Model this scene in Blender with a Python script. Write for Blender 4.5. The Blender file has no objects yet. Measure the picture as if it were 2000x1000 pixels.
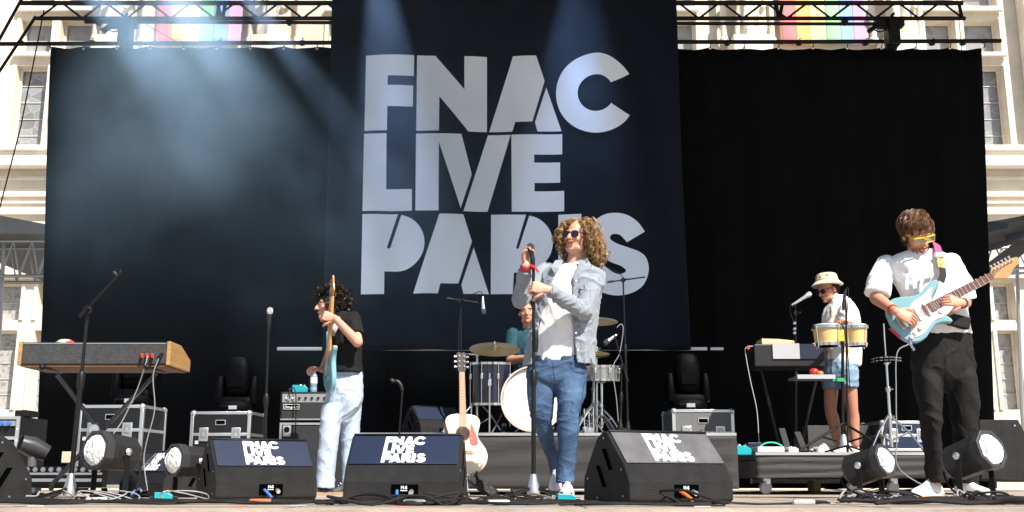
import bpy, bmesh, math, random
import numpy as np
from mathutils import Vector, Matrix, noise
random.seed(7)
V = Vector
S = bpy.context.scene
COL = S.collection
R = math.radians

# ------------------------------------------------------------------ camera
FOC = 2060.0                       # focal length in pixels of a 2000 px wide frame
PITCH = math.atan(440 / FOC)       # the horizon lies 440 px below the middle
CAMZ = 0.107                       # lens just above the stage floor (z = 0)
cam = bpy.data.cameras.new('camera')
cam.sensor_width = 36.0
cam.lens = 36.0 * FOC / 2000
cam.clip_start = 0.05
cam.clip_end = 2000
camo = bpy.data.objects.new('camera', cam)
COL.objects.link(camo)
camo.location = (0, 0, CAMZ)
camo.rotation_euler = (math.pi / 2 + PITCH, 0, 0)
S.camera = camo

# ------------------------------------------------------------------ light
SUN_EL, SUN_AZ = R(48), R(36)      # sun high behind the camera, to its right
to_sun = V((math.sin(SUN_AZ) * math.cos(SUN_EL), -math.cos(SUN_AZ) * math.cos(SUN_EL), math.sin(SUN_EL)))
w = bpy.data.worlds.new('World')
S.world = w
w.use_nodes = True
nt = w.node_tree
sky = nt.nodes.new('ShaderNodeTexSky')
sky.sky_type = 'NISHITA'
sky.sun_disc = False
sky.sun_elevation = SUN_EL
sky.sun_rotation = math.atan2(to_sun.x, to_sun.y)
bg = nt.nodes['Background']
nt.links.new(sky.outputs[0], bg.inputs[0])
bg.inputs[1].default_value = 0.068
sun = bpy.data.lights.new('sun', 'SUN')
sun.energy = 5.0
sun.angle = R(0.53)
sun.color = (1.0, 0.93, 0.83)
suno = bpy.data.objects.new('sun', sun)
COL.objects.link(suno)
suno.location = (8, -12, 18)
suno.rotation_euler = to_sun.to_track_quat('Z', 'Y').to_euler()
S.view_settings.view_transform = 'Standard'
S.view_settings.look = 'None'
S.view_settings.exposure = 0.85
S.view_settings.gamma = 1.0
S.view_settings.use_curve_mapping = False
S.render.engine = 'CYCLES'
S.cycles.use_denoising = True
S.cycles.max_bounces = 6
S.cycles.volume_bounces = 0
S.cycles.volume_step_rate = 2.0
S.cycles.sample_clamp_indirect = 6

# ------------------------------------------------------------------ helpers
CP, SP = math.cos(PITCH), math.sin(PITCH)
def P(u, v, Y):
    """point at depth Y (metres up-stage of the lens) on the sight line of photo point u, v"""
    up = (500 - v) / FOC
    k = Y / (CP - up * SP)
    return V(((u - 1000) / FOC * k, Y, CAMZ + (SP + up * CP) * k))
def ppm(v, Y):
    return FOC * (CP - (500 - v) / FOC * SP) / Y
def floor_at(u, Y):
    return V((P(u, 940, Y).x, Y, 0))

MATS = {}
def mat(name, col, rough=0.55, metal=0.0, bump=0.0, bscale=60, var=0.0, vscale=4, spec=0.5, coat=0.0, sheen=0.0,
        stretch=None, trans=0.0, alpha=1.0, col2=None):
    if name in MATS: return MATS[name]
    m = bpy.data.materials.new(name)
    m.use_nodes = True
    t = m.node_tree
    b = t.nodes['Principled BSDF']
    b.inputs['Base Color'].default_value = (*col, 1)
    b.inputs['Roughness'].default_value = rough
    b.inputs['Metallic'].default_value = metal
    b.inputs['Specular IOR Level'].default_value = spec
    b.inputs['Coat Weight'].default_value = coat
    b.inputs['Sheen Weight'].default_value = sheen
    b.inputs['Transmission Weight'].default_value = trans
    b.inputs['Alpha'].default_value = alpha
    tc = t.nodes.new('ShaderNodeTexCoord')
    mp = t.nodes.new('ShaderNodeMapping')
    t.links.new(tc.outputs['Object'], mp.inputs[0])
    if stretch: mp.inputs['Scale'].default_value = stretch
    if var or col2:
        n = t.nodes.new('ShaderNodeTexNoise')
        n.inputs['Scale'].default_value = vscale
        n.inputs['Detail'].default_value = 6
        n.inputs['Roughness'].default_value = 0.6
        t.links.new(mp.outputs[0], n.inputs['Vector'])
        r = t.nodes.new('ShaderNodeValToRGB')
        r.color_ramp.elements[0].position = 0.3
        r.color_ramp.elements[1].position = 0.7
        c2 = col2 or tuple(min(1, c * (1 + var)) for c in col)
        c1 = col if col2 else tuple(c * (1 - var) for c in col)
        r.color_ramp.elements[0].color = (*c1, 1)
        r.color_ramp.elements[1].color = (*c2, 1)
        t.links.new(n.outputs[0], r.inputs[0])
        t.links.new(r.outputs[0], b.inputs['Base Color'])
    if bump:
        n2 = t.nodes.new('ShaderNodeTexNoise')
        n2.inputs['Scale'].default_value = bscale
        n2.inputs['Detail'].default_value = 4
        t.links.new(mp.outputs[0], n2.inputs['Vector'])
        bn = t.nodes.new('ShaderNodeBump')
        bn.inputs['Strength'].default_value = bump
        bn.inputs['Distance'].default_value = 0.02
        t.links.new(n2.outputs[0], bn.inputs['Height'])
        t.links.new(bn.outputs[0], b.inputs['Normal'])
    MATS[name] = m
    return m

def catmull(pts, k):
    """smooth a polyline of equal-length tuples, k samples a span"""
    pts = [np.array(p, float) for p in pts]
    out = []
    for i in range(len(pts) - 1):
        p0 = pts[i - 1] if i else pts[0] * 2 - pts[1]
        p1, p2 = pts[i], pts[i + 1]
        p3 = pts[i + 2] if i + 2 < len(pts) else pts[-1] * 2 - pts[-2]
        for j in range(k):
            t = j / k
            out.append(0.5 * (2 * p1 + (p2 - p0) * t + (2 * p0 - 5 * p1 + 4 * p2 - p3) * t * t + (3 * p1 - p0 - 3 * p2 + p3) * t ** 3))
    out.append(pts[-1])
    return out
def catclosed(pts, k):
    n = len(pts)
    pts = [np.array(p, float) for p in pts]
    out = []
    for i in range(n):
        p0, p1, p2, p3 = pts[i - 1], pts[i], pts[(i + 1) % n], pts[(i + 2) % n]
        for j in range(k):
            t = j / k
            out.append(0.5 * (2 * p1 + (p2 - p0) * t + (2 * p0 - 5 * p1 + 4 * p2 - p3) * t * t + (3 * p1 - p0 - 3 * p2 + p3) * t ** 3))
    return out

class MB:
    """collects one mesh"""
    def __init__(s): s.v = []; s.f = []
    def add(s, vs, fs):
        o = len(s.v)
        s.v += [V(p) for p in vs]
        s.f += [tuple(i + o for i in f) for f in fs]
        return s
    def box(s, c, d, M=None):
        x, y, z = d[0] / 2, d[1] / 2, d[2] / 2
        vs = [V(q) for q in ((-x,-y,-z),(x,-y,-z),(x,y,-z),(-x,y,-z),(-x,-y,z),(x,-y,z),(x,y,z),(-x,y,z))]
        if M is not None: vs = [M @ q for q in vs]
        vs = [q + V(c) for q in vs]
        return s.add(vs, ((0,3,2,1),(4,5,6,7),(0,1,5,4),(1,2,6,5),(2,3,7,6),(3,0,4,7)))
    def b2(s, a, b):
        return s.box([(a[i] + b[i]) / 2 for i in range(3)], [abs(b[i] - a[i]) for i in range(3)])
    def tube(s, pts, r, n=8, cap=True, k=0, flat=1.0, ref=None, rnd=False):
        pts = [V(p) for p in pts]
        rs = list(r) if hasattr(r, '__len__') else [r] * len(pts)
        if k:
            q = catmull([(*p, a) for p, a in zip(pts, rs)], k)
            pts = [V(p[:3]) for p in q]; rs = [max(p[3], 1e-4) for p in q]
        if rnd:
            d0 = (pts[0] - pts[1]).normalized(); d1 = (pts[-1] - pts[-2]).normalized()
            ang = (25, 50, 72)
            a0 = [(pts[0] + d0 * rs[0] * math.sin(R(g)), rs[0] * math.cos(R(g))) for g in reversed(ang)]
            a1 = [(pts[-1] + d1 * rs[-1] * math.sin(R(g)), rs[-1] * math.cos(R(g))) for g in ang]
            pts = [a[0] for a in a0] + pts + [a[0] for a in a1]
            rs = [a[1] for a in a0] + rs + [a[1] for a in a1]
        vs, fs = [], []
        up = V(ref) if ref is not None else None
        m = len(pts)
        for i, p in enumerate(pts):
            t = (pts[min(i + 1, m - 1)] - pts[max(i - 1, 0)])
            if t.length < 1e-9: t = V((0, 0, 1))
            t.normalize()
            if up is None: up = V((0, 0, 1)) if abs(t.z) < 0.9 else V((1, 0, 0))
            a = up - t * up.dot(t)
            if a.length < 1e-6: a = t.orthogonal()
            a.normalize()
            if ref is None: up = a
            b = t.cross(a)
            for j in range(n):
                g = 2 * math.pi * j / n
                vs.append(p + a * (rs[i] * math.cos(g) * flat) + b * (rs[i] * math.sin(g)))
        for i in range(m - 1):
            for j in range(n):
                j2 = (j + 1) % n
                fs.append((i * n + j, i * n + j2, (i + 1) * n + j2, (i + 1) * n + j))
        if cap:
            fs.append(tuple(reversed(range(n))))
            fs.append(tuple((m - 1) * n + j for j in range(n)))
        return s.add(vs, fs)
    def bar(s, a, b, w, h, up=(0, 0, 1)):
        a, b = V(a), V(b)
        t = (b - a).normalized()
        u = V(up) - t * V(up).dot(t)
        if u.length < 1e-6: u = t.orthogonal()
        u.normalize()
        x = t.cross(u)
        vs = [p + x * (i * w / 2) + u * (j * h / 2) for p in (a, b) for i, j in ((-1,-1),(1,-1),(1,1),(-1,1))]
        return s.add(vs, ((0,3,2,1),(4,5,6,7),(0,1,5,4),(1,2,6,5),(2,3,7,6),(3,0,4,7)))
    def lathe(s, prof, M=None, n=24):
        """prof: (radius, height) pairs about the local z axis"""
        M = M or Matrix()
        vs, fs = [], []
        for r, z in prof:
            for j in range(n):
                g = 2 * math.pi * j / n
                vs.append(M @ V((r * math.cos(g), r * math.sin(g), z)))
        for i in range(len(prof) - 1):
            for j in range(n):
                j2 = (j + 1) % n
                fs.append((i * n + j, i * n + j2, (i + 1) * n + j2, (i + 1) * n + j))
        if prof[0][0] > 1e-6: fs.append(tuple(reversed(range(n))))
        if prof[-1][0] > 1e-6: fs.append(tuple((len(prof) - 1) * n + j for j in range(n)))
        return s.add(vs, fs)
    def prism(s, poly, z0, z1, M=None):
        """poly in the local xy plane, extruded from z0 to z1"""
        M = M or Matrix()
        n = len(poly)
        ar = sum(poly[i][0] * poly[(i + 1) % n][1] - poly[(i + 1) % n][0] * poly[i][1] for i in range(n))
        if ar < 0: poly = list(reversed(poly))
        vs = [M @ V((p[0], p[1], z0)) for p in poly] + [M @ V((p[0], p[1], z1)) for p in poly]
        fs = [tuple(reversed(range(n))), tuple(range(n, 2 * n))] + [(i, (i + 1) % n, n + (i + 1) % n, n + i) for i in range(n)]
        return s.add(vs, fs)
    def ball(s, c, r, M=None, nu=16, nv=10):
        r = r if hasattr(r, '__len__') else (r, r, r)
        M = M or Matrix()
        vs, fs = [], []
        for i in range(1, nv):
            a = math.pi * i / nv
            for j in range(nu):
                g = 2 * math.pi * j / nu
                vs.append(V((r[0] * math.sin(a) * math.cos(g), r[1] * math.sin(a) * math.sin(g), -r[2] * math.cos(a))))
        vs += [V((0, 0, -r[2])), V((0, 0, r[2]))]
        vs = [M @ (q + V(c)) for q in vs]
        for i in range(nv - 2):
            for j in range(nu):
                j2 = (j + 1) % nu
                fs.append((i * nu + j, i * nu + j2, (i + 1) * nu + j2, (i + 1) * nu + j))
        b, t = len(vs) - 2, len(vs) - 1
        for j in range(nu):
            j2 = (j + 1) % nu
            fs.append((j2, j, b))
            fs.append(((nv - 2) * nu + j, (nv - 2) * nu + j2, t))
        return s.add(vs, fs)
    def loft(s, rings):
        n = len(rings[0])
        vs = [p for r in rings for p in r]
        fs = []
        for i in range(len(rings) - 1):
            for j in range(n):
                j2 = (j + 1) % n
                fs.append((i * n + j, i * n + j2, (i + 1) * n + j2, (i + 1) * n + j))
        fs.append(tuple(reversed(range(n))))
        fs.append(tuple((len(rings) - 1) * n + j for j in range(n)))
        return s.add(vs, fs)
    def grid(s, rows, thick=None):
        """rows of equal length; open sheet"""
        n = len(rows[0])
        return s.add([p for r in rows for p in r], [(i * n + j, i * n + j + 1, (i + 1) * n + j + 1, (i + 1) * n + j)
                     for i in range(len(rows) - 1) for j in range(n - 1)])
    def mesh(s, name):
        me = bpy.data.meshes.new(name)
        me.from_pydata([tuple(p) for p in s.v], [], s.f)
        me.update()
        return me

def root_loc(o):
    while o.parent: o = o.parent
    return o.location
def thing(name, label, cat, loc=(0, 0, 0), group=None, rz=0.0):
    o = bpy.data.objects.new(name, None)
    o.empty_display_size = 0.1
    COL.objects.link(o)
    o.location = loc
    o.rotation_euler = (0, 0, rz)
    o['label'] = label; o['category'] = cat
    if group: o['group'] = group
    return o
def finish(o, mats, smooth, bevel, recalc=True):
    me = o.data
    for m in (mats if isinstance(mats, (list, tuple)) else [mats]): me.materials.append(m)
    bm = bmesh.new(); bm.from_mesh(me)
    if recalc: bmesh.ops.recalc_face_normals(bm, faces=bm.faces)
    bm.to_mesh(me); bm.free()
    if smooth:
        for p in me.polygons: p.use_smooth = True
        if smooth != 'all':
            me.set_sharp_from_angle(angle=R(40))
    if bevel:
        b = o.modifiers.new('bevel', 'BEVEL')
        b.width = bevel; b.segments = 2; b.limit_method = 'ANGLE'; b.angle_limit = R(35)
def part(name, mb, m, parent=None, smooth=True, bevel=0.0, world=True, label=None):
    """one mesh object; world=True: the vertices are scene coordinates and the parent only has a location"""
    me = mb.mesh(name)
    if parent is not None and world:
        L = root_loc(parent)
        for q in me.vertices: q.co -= L
    o = bpy.data.objects.new(name, me)
    COL.objects.link(o)
    if parent is not None: o.parent = parent
    if label: o['label'] = label
    finish(o, m, smooth, bevel)
    return o
def solo(name, mb, m, label, cat, group=None, smooth=True, bevel=0.0, loc=None):
    """a thing that is one mesh"""
    me = mb.mesh(name)
    if loc is None:
        xs = [p.co for p in me.vertices]
        loc = V((sum(p.x for p in xs) / len(xs), sum(p.y for p in xs) / len(xs), min(p.z for p in xs)))
    for q in me.vertices: q.co -= V(loc)
    o = bpy.data.objects.new(name, me)
    COL.objects.link(o)
    o.location = loc
    o['label'] = label; o['category'] = cat
    if group: o['group'] = group
    finish(o, m, smooth, bevel)
    return o
def setting(name, mb, m, kind='structure', smooth=False, bevel=0):
    me = mb.mesh(name)
    o = bpy.data.objects.new(name, me)
    COL.objects.link(o)
    o['kind'] = kind
    finish(o, m, smooth, bevel)
    return o
def frame(o, x, z):
    """matrix with local x and z axes given, origin o"""
    x = V(x).normalized(); z = V(z); z = (z - x * z.dot(x)).normalized(); y = z.cross(x)
    return Matrix(((x.x, y.x, z.x, o[0]), (x.y, y.y, z.y, o[1]), (x.z, y.z, z.z, o[2]), (0, 0, 0, 1)))
def zaxis(o, d):
    d = V(d).normalized()
    q = V((0, 0, 1)).rotation_difference(d).to_matrix().to_4x4()
    return Matrix.Translation(o) @ q

# ------------------------------------------------------------------ shared materials
M_black = mat('black_metal', (0.007, 0.007, 0.008), 0.35, 0.0, spec=0.35, var=0.3, vscale=20)
M_truss = mat('truss_black', (0.005, 0.005, 0.006), 0.55, 0.0, spec=0.25)
M_chrome = mat('chrome', (0.75, 0.76, 0.78), 0.18, 1.0)
M_alu = mat('aluminium', (0.72, 0.73, 0.75), 0.32, 0.85, bump=0.1, bscale=120)
M_rubber = mat('rubber', (0.009, 0.009, 0.010), 0.7, bump=0.2, bscale=90, spec=0.3)
M_plastic = mat('black_plastic', (0.007, 0.007, 0.008), 0.4, bump=0.15, bscale=200, spec=0.35)
M_cab = mat('cabinet_paint', (0.006, 0.006, 0.0065), 0.55, bump=0.5, bscale=260, col2=(0.017, 0.017, 0.018), vscale=11, spec=0.3)
M_white = mat('white_plastic', (0.8, 0.8, 0.8), 0.4)
M_teal = mat('teal_case', (0.01, 0.32, 0.38), 0.35)
M_orange = mat('orange_plastic', (0.8, 0.16, 0.03), 0.4)
# ================================================================== SETTING
# ---- ground, stage, roof
m = mat('courtyard_paving', (0.30, 0.28, 0.25), 0.85, var=0.25, vscale=0.6, bump=0.3, bscale=20)
setting('ground', MB().add([(-900, -900, -1.3), (900, -900, -1.3), (900, 900, -1.3), (-900, 900, -1.3)], [(0, 1, 2, 3)]), m)
m = mat('stage_plywood', (0.36, 0.30, 0.255), 0.62, var=0.28, vscale=3.0, bump=0.35, bscale=30, stretch=(0.35, 2.5, 1))
stage = setting('stage_floor', MB().b2((-8.5, 4.35, -1.25), (8.5, 13.2, 0.0)), m)
m_gap = mat('panel_joint', (0.03, 0.028, 0.025), 0.8)
for i, y in enumerate((4.6, 5.05, 5.6)):
    part('floor_joint', MB().b2((-8.4, y, -0.004), (8.4, y + 0.006, 0.0012)), m_gap, stage, smooth=False)
for i in range(-5, 6):
    part('floor_joint', MB().b2((i * 1.22 + 0.3, 4.36, -0.004), (i * 1.22 + 0.306, 8.0, 0.0012)), m_gap, stage, smooth=False)
m_roof = mat('roof_tarpaulin', (0.012, 0.012, 0.013), 0.8)
roof = thing('stage_roof', 'black tarpaulin roof over the rear of the stage, above the picture', 'roof', (0, 10, 6.6))
part('tarpaulin', MB().b2((-9, 6.95, 6.6), (9.6, 13.4, 6.66)), m_roof, roof, smooth=False)
for x in (-8.9, 9.5):
    for y in (7.05, 13.3):
        part('post', MB().tube([(x, y, -1.29), (x, y, 6.598)], 0.07, 10), M_truss, roof)

# ---- stone palace facade behind the stage
FY = 26.0
def ZF(v): return P(1000, v, FY).z
m_stone = mat('pale_stone', (0.71, 0.64, 0.53), 0.85, var=0.16, vscale=1.3, bump=0.35, bscale=14)
m_stone2 = mat('pale_stone_trim', (0.76, 0.71, 0.62), 0.8, var=0.12, vscale=2.0, bump=0.25, bscale=18)
def glass_mat(name, col, scale, hexa=False):
    m = mat(name, col, 0.16, spec=0.7)
    t = m.node_tree; b = t.nodes['Principled BSDF']
    tc = t.nodes.new('ShaderNodeTexCoord')
    vo = t.nodes.new('ShaderNodeTexVoronoi'); vo.feature = 'DISTANCE_TO_EDGE'
    vo.inputs['Scale'].default_value = scale
    vo.inputs['Randomness'].default_value = 0.12 if hexa else 0.9
    t.links.new(tc.outputs['Object'], vo.inputs['Vector'])
    r = t.nodes.new('ShaderNodeValToRGB')
    r.color_ramp.elements[0].position = 0.02; r.color_ramp.elements[0].color = (0.40, 0.39, 0.37, 1)
    r.color_ramp.elements[1].position = 0.05; r.color_ramp.elements[1].color = (*col, 1)
    t.links.new(vo.outputs['Distance'], r.inputs[0])
    vc = t.nodes.new('ShaderNodeTexVoronoi'); vc.inputs['Scale'].default_value = scale
    vc.inputs['Randomness'].default_value = 0.12 if hexa else 0.9
    t.links.new(tc.outputs['Object'], vc.inputs['Vector'])
    mx = t.nodes.new('ShaderNodeMix'); mx.data_type = 'RGBA'; mx.blend_type = 'MULTIPLY'
    mx.inputs[0].default_value = 0.08 if hexa else 0.4
    t.links.new(r.outputs[0], mx.inputs[6]); t.links.new(vc.outputs['Color'], mx.inputs[7])
    hs = t.nodes.new('ShaderNodeHueSaturation'); hs.inputs['Saturation'].default_value = 0.25
    t.links.new(mx.outputs[2], hs.inputs['Color'])
    t.links.new(hs.outputs[0], b.inputs['Base Color'])
    return m
m_glassU = glass_mat('leaded_glass_upper', (0.30, 0.33, 0.37), 4.5)
m_glassM = glass_mat('leaded_glass_main', (0.20, 0.25, 0.32), 3.2)
m_glassL = glass_mat('leaded_glass_round', (0.24, 0.24, 0.23), 7.5, True)
m_lead = mat('lead_bar', (0.5, 0.48, 0.45), 0.6)

facade = thing('palace_facade', 'pale stone palace front with tall mullioned windows behind the stage', 'building', (0, FY, -1.3))
zs = dict(up1=ZF(38), up0=ZF(105), mn1=ZF(128), mn0=ZF(291), lw1=ZF(552), lwm1=ZF(625), lwm0=ZF(645), lw0=ZF(800))
bays = [[(-12.98, -12.14), (-11.92, -11.08)], [(-4.85, -4.15), (-3.85, -3.15)], [(3.15, 3.85), (4.15, 4.85)], [(10.9, 11.7), (11.92, 12.86)]]
lows = [[(-13.0, -12.26), (-11.85, -11.1)], [], [], [(11.2, 11.75), (12.02, 12.56)]]
holes = []
for b, l in zip(bays, lows):
    for x0, x1 in b:
        holes += [(x0, x1, zs['up0'], zs['up1']), (x0, x1, zs['mn0'], zs['mn1']), (x0, x1, zs['up1'] + 0.35, zs['up1'] + 2.2)]
    for x0, x1 in l:
        holes += [(x0, x1, zs['lwm1'], zs['lw1']), (x0, x1, zs['lw0'], zs['lwm0'])]
# wall: columns of masonry between the openings, cut as boxes on the grid of all hole edges
xs = sorted({-24.0, 24.0} | {h[0] for h in holes} | {h[1] for h in holes})
zz = sorted({-1.3, 19.0} | {h[2] for h in holes} | {h[3] for h in holes})
wall = MB()
for i in range(len(xs) - 1):
    run = None
    for k in range(len(zz) - 1):
        cx, cz = (xs[i] + xs[i + 1]) / 2, (zz[k] + zz[k + 1]) / 2
        solid = not any(h[0] < cx < h[1] and h[2] < cz < h[3] for h in holes)
        if solid:
            run = (run[0], zz[k + 1]) if run else (zz[k], zz[k + 1])
        if run and (not solid or k == len(zz) - 2):
            wall.b2((xs[i], FY, run[0]), (xs[i + 1], FY + 0.9, run[1])); run = None
part('wall', wall, m_stone, facade, smooth=False)
for (x0, x1, z0, z1) in holes:
    g = m_glassU if z0 >= zs['up0'] - 0.01 else (m_glassM if z0 > 8 else m_glassL)
    wn = part('window', MB().b2((x0 - 0.01, FY + 0.34, z0 - 0.01), (x1 + 0.01, FY + 0.36, z1 + 0.01)), g, facade, smooth=False)
    nb = 1 if z1 - z0 < 1.2 else 4
    for k in range(1, nb + 1):
        z = z0 + (z1 - z0) * k / (nb + 1)
        part('glazing_bar', MB().b2((x0, FY + 0.318, z - 0.012), (x1, FY + 0.336, z + 0.012)), m_lead, wn, smooth=False)
    fr = MB()
    for a, b_ in (((x0, z0), (x0 + 0.05, z1)), ((x1 - 0.05, z0), (x1, z1)), ((x0 + 0.051, z1 - 0.05), (x1 - 0.051, z1))):
        fr.b2((a[0], FY + 0.25, a[1]), (b_[0], FY + 0.315, b_[1]))
    part('frame', fr, m_stone2, wn, smooth=False)
    # moulded stone surround standing proud of the wall
    for xa, xb in ((x0 - 0.09, x0 - 0.003), (x1 + 0.003, x1 + 0.09)):
        part('surround', MB().b2((xa, FY - 0.05, z0), (xb, FY - 0.002, z1)), m_stone2, wn, smooth=False)
for x0, x1 in ((-24, -5.7), (-5.69, 5.69), (5.7, 24)):
    c = MB(); c.b2((x0, FY - 0.34, ZF(300)), (x1, FY - 0.003, ZF(289) - 0.02)); c.b2((x0, FY - 0.24, ZF(318)), (x1, FY - 0.003, ZF(300) - 0.003)); c.b2((x0, FY - 0.42, ZF(332)), (x1, FY - 0.003, ZF(318) - 0.003))
    part('ledge', c, m_stone2, facade, smooth=False, bevel=0.015)
    c = MB(); c.b2((x0, FY - 0.09, ZF(385)), (x1, FY - 0.003, ZF(378))); c.b2((x0, FY - 0.06, ZF(398)), (x1, FY - 0.003, ZF(394)))
    c.b2((x0, FY - 0.1, ZF(352)), (x1, FY - 0.003, ZF(347))); c.b2((x0, FY - 0.12, ZF(420)), (x1, FY - 0.003, ZF(414)))
    part('string_course', c, m_stone2, facade, smooth=False)
    c = MB(); c.b2((x0, FY - 0.2, ZF(545)), (x1, FY - 0.003, ZF(535)))
    part('string_course', c, m_stone2, facade, smooth=False)
for (bx) in bays:
    for za, zb in ((zs['up0'] - 0.12, zs['up0'] - 0.004), (zs['up1'] + 0.18, zs['up1'] + 0.32)):
        part('transom', MB().b2((bx[0][0] - 0.1, FY - 0.16, za), (bx[1][1] + 0.1, FY - 0.052, zb)), m_stone2, facade, smooth=False, bevel=0.02)
for lx, sgn in ((-14.1, -1), (13.9, 1)):
    c = MB(); c.b2((lx - 0.55, FY - 0.45, ZF(289)), (lx + 0.55, FY - 0.003, 18.9))
    part('pilaster', c, m_stone2, facade, smooth=False, bevel=0.03)
    c = MB(); c.b2((lx - 0.6, FY - 0.5, -1.3), (lx + 0.6, FY - 0.003, ZF(420) - 0.02))
    part('pilaster', c, m_stone, facade, smooth=False, bevel=0.03)

# statues in niches between the bays
def statue(x, label, seed):
    rn = random.Random(seed)
    z0 = ZF(96); t = thing('statue', label, 'statue', (x, FY - 0.55, z0), 'stone statues on the palace front')
    ped = MB().b2((x - 0.5, FY - 0.85, z0 - 0.5), (x + 0.5, FY - 0.003, z0 + 0.05))
    part('pedestal', ped, m_stone2, t, smooth=False, bevel=0.03)
    b = MB()
    rings = []
    prof = [(0.0, .36, .30), (.25, .40, .33), (.6, .36, .30), (.95, .31, .26), (1.2, .27, .22), (1.45, .33, .25), (1.65, .3, .2), (1.75, .11, .11)]
    for h, a, d in [tuple(q) for q in catmull(prof, 4)]:
        ring = []
        for j in range(40):
            g = 2 * math.pi * j / 40
            f = 1 + 0.11 * math.sin(7 * g + 2.2 * h + seed) * (1 if h < 1.25 else 0.35) + 0.05 * math.sin(13 * g - 3 * h)
            ring.append(V((x + a * f * math.cos(g) + 0.06 * math.sin(2 * h), FY - 0.45 + d * f * math.sin(g), z0 + 0.05 + h)))
        rings.append(ring)
    b.loft(rings)
    b.ball((x + 0.02, FY - 0.5, z0 + 1.98), (0.13, 0.15, 0.18))
    b.tube([(x - 0.3, FY - 0.5, z0 + 1.6), (x - 0.46, FY - 0.6, z0 + 1.2), (x - 0.12, FY - 0.85, z0 + 1.05)], [0.11, 0.09, 0.06], 10, rnd=True)
    b.tube([(x + 0.3, FY - 0.5, z0 + 1.6), (x + 0.48, FY - 0.55, z0 + 1.15), (x + 0.3, FY - 0.8, z0 + 0.8)], [0.11, 0.09, 0.06], 10, rnd=True)
    part('figure', b, m_stone, t)
    for sx in (-0.62, 0.62):
        c = MB().lathe([(0.12, 0), (0.12, 0.1), (0.085, 0.14), (0.08, 2.2), (0.12, 2.26), (0.15, 2.4)], Matrix.Translation((x + sx, FY - 0.3, z0 + 0.05)), 14)
        part('column', c, m_stone2, t)
statue(-6.2, 'draped stone statue beside the violet edge of the left rainbow flag', 1)
statue(6.15, 'pale draped stone statue beside the red edge of the right rainbow flag', 2)
statue(-10.25, 'stone statue at far left between window and rainbow flag', 3)
statue(10.05, 'stone statue at far right between rainbow flag and window', 4)

# rainbow flags hanging on the front
rain = [('red', (0.85, 0.20, 0.22)), ('orange', (0.90, 0.45, 0.16)), ('yellow', (0.92, 0.84, 0.42)), ('green', (0.32, 0.72, 0.36)),
        ('blue', (0.28, 0.45, 0.85)), ('violet', (0.74, 0.46, 0.78))]
def flag(us, label):
    t = thing('rainbow_flag', label, 'flag', (P(us[0], 60, FY).x, FY - 0.2, ZF(92)), 'rainbow flags on the palace front')
    for i, (cn, c) in enumerate(rain):
        x0, x1 = P(us[i], 60, FY - 0.2).x, P(us[i + 1], 60, FY - 0.2).x
        rows = []
        for k in range(25):
            z = ZF(92) + 0.18 * k
            rows.append([V((x0 + (x1 - x0) * j / 8, FY - 0.2 + 0.05 * math.sin(5.5 * (x0 + (x1 - x0) * j / 8) + 0.25 * z), z)) for j in range(9)])
        o = part('stripe', MB().grid(rows), mat('flag_' + cn, c, 0.8), t, label=cn + ' stripe')
        so = o.modifiers.new('thick', 'SOLIDIFY'); so.thickness = 0.006
flag((303, 333, 360, 388, 416, 444, 470), 'rainbow flag hanging between statues at left, washed pale by sun')
flag((1525, 1555, 1582, 1612, 1642, 1668, 1692), 'rainbow flag hanging between statues at right of the banner')
m_pole = mat('flag_pole_bronze', (0.25, 0.17, 0.10), 0.5)
solo('flag_pole', MB().tube([(P(1518, 60, FY).x, FY - 0.3, ZF(96)), (P(1518, 60, FY).x, FY - 0.3, 14.8)], 0.045, 10), m_pole,
     'bronze pole along the red edge of the right rainbow flag', 'pole')

# ---- side canopies with trusses
m_canL = mat('canopy_grey', (0.27, 0.28, 0.29), 0.7, var=0.15, vscale=2)
m_alud = mat('truss_aluminium', (0.42, 0.43, 0.45), 0.4, 0.6)
def truss_between(t, a, b, h, n, rad, m, deep=0.0, bm=None):
    """flat or box truss from a to b, hanging h below; chords and braces are parts"""
    a, b = V(a), V(b)
    offs = [V((0, 0, 0))] + ([V((0, deep, 0))] if deep else [])
    for o in offs:
        for dz in (0, -h):
            part('chord', MB().tube([a + o + V((0, 0, dz)), b + o + V((0, 0, dz))], rad, 8), m, t)
        for i in range(n):
            p = a + (b - a) * (i / n); q = a + (b - a) * ((i + 0.5) / n); r = a + (b - a) * ((i + 1) / n)
            part('brace', MB().tube([p + o, q + o + V((0, 0, -h))], rad * 0.55, 6), bm or m, t)
            part('brace', MB().tube([q + o + V((0, 0, -h)), r + o], rad * 0.55, 6), bm or m, t)
YC = 15.0
t = thing('side_canopy', 'grey sloping canopy on an aluminium truss left of the black backdrop', 'canopy', P(20, 520, YC), 'canopies beside the stage')
c = MB()
A = [P(-140, 395, YC), P(110, 442, YC), P(110, 468, YC + 2), P(-140, 440, YC + 2)]
c.add([A[0], A[1], A[1] + V((0, 0, -0.12)), A[0] + V((0, 0, -0.12)), P(-140, 455, YC), P(110, 458, YC)], [(0, 1, 5, 4)])
part('tarpaulin', c, m_canL, t, smooth=False).modifiers.new('thick', 'SOLIDIFY').thickness = 0.02
c = MB().add([P(-140, 456, YC + 0.02), P(110, 459, YC + 0.02), P(110, 560, YC + 2.5), P(10, 470, YC + 2.5)], [(0, 1, 2, 3)])
part('lining', c, mat('canopy_lining', (0.17, 0.18, 0.185), 0.8), t, smooth=False).modifiers.new('thick', 'SOLIDIFY').thickness = 0.02
truss_between(t, P(-120, 471, YC + 0.1), P(100, 471, YC + 0.1), 0.52, 6, 0.024, m_alud, deep=0.5)
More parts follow.
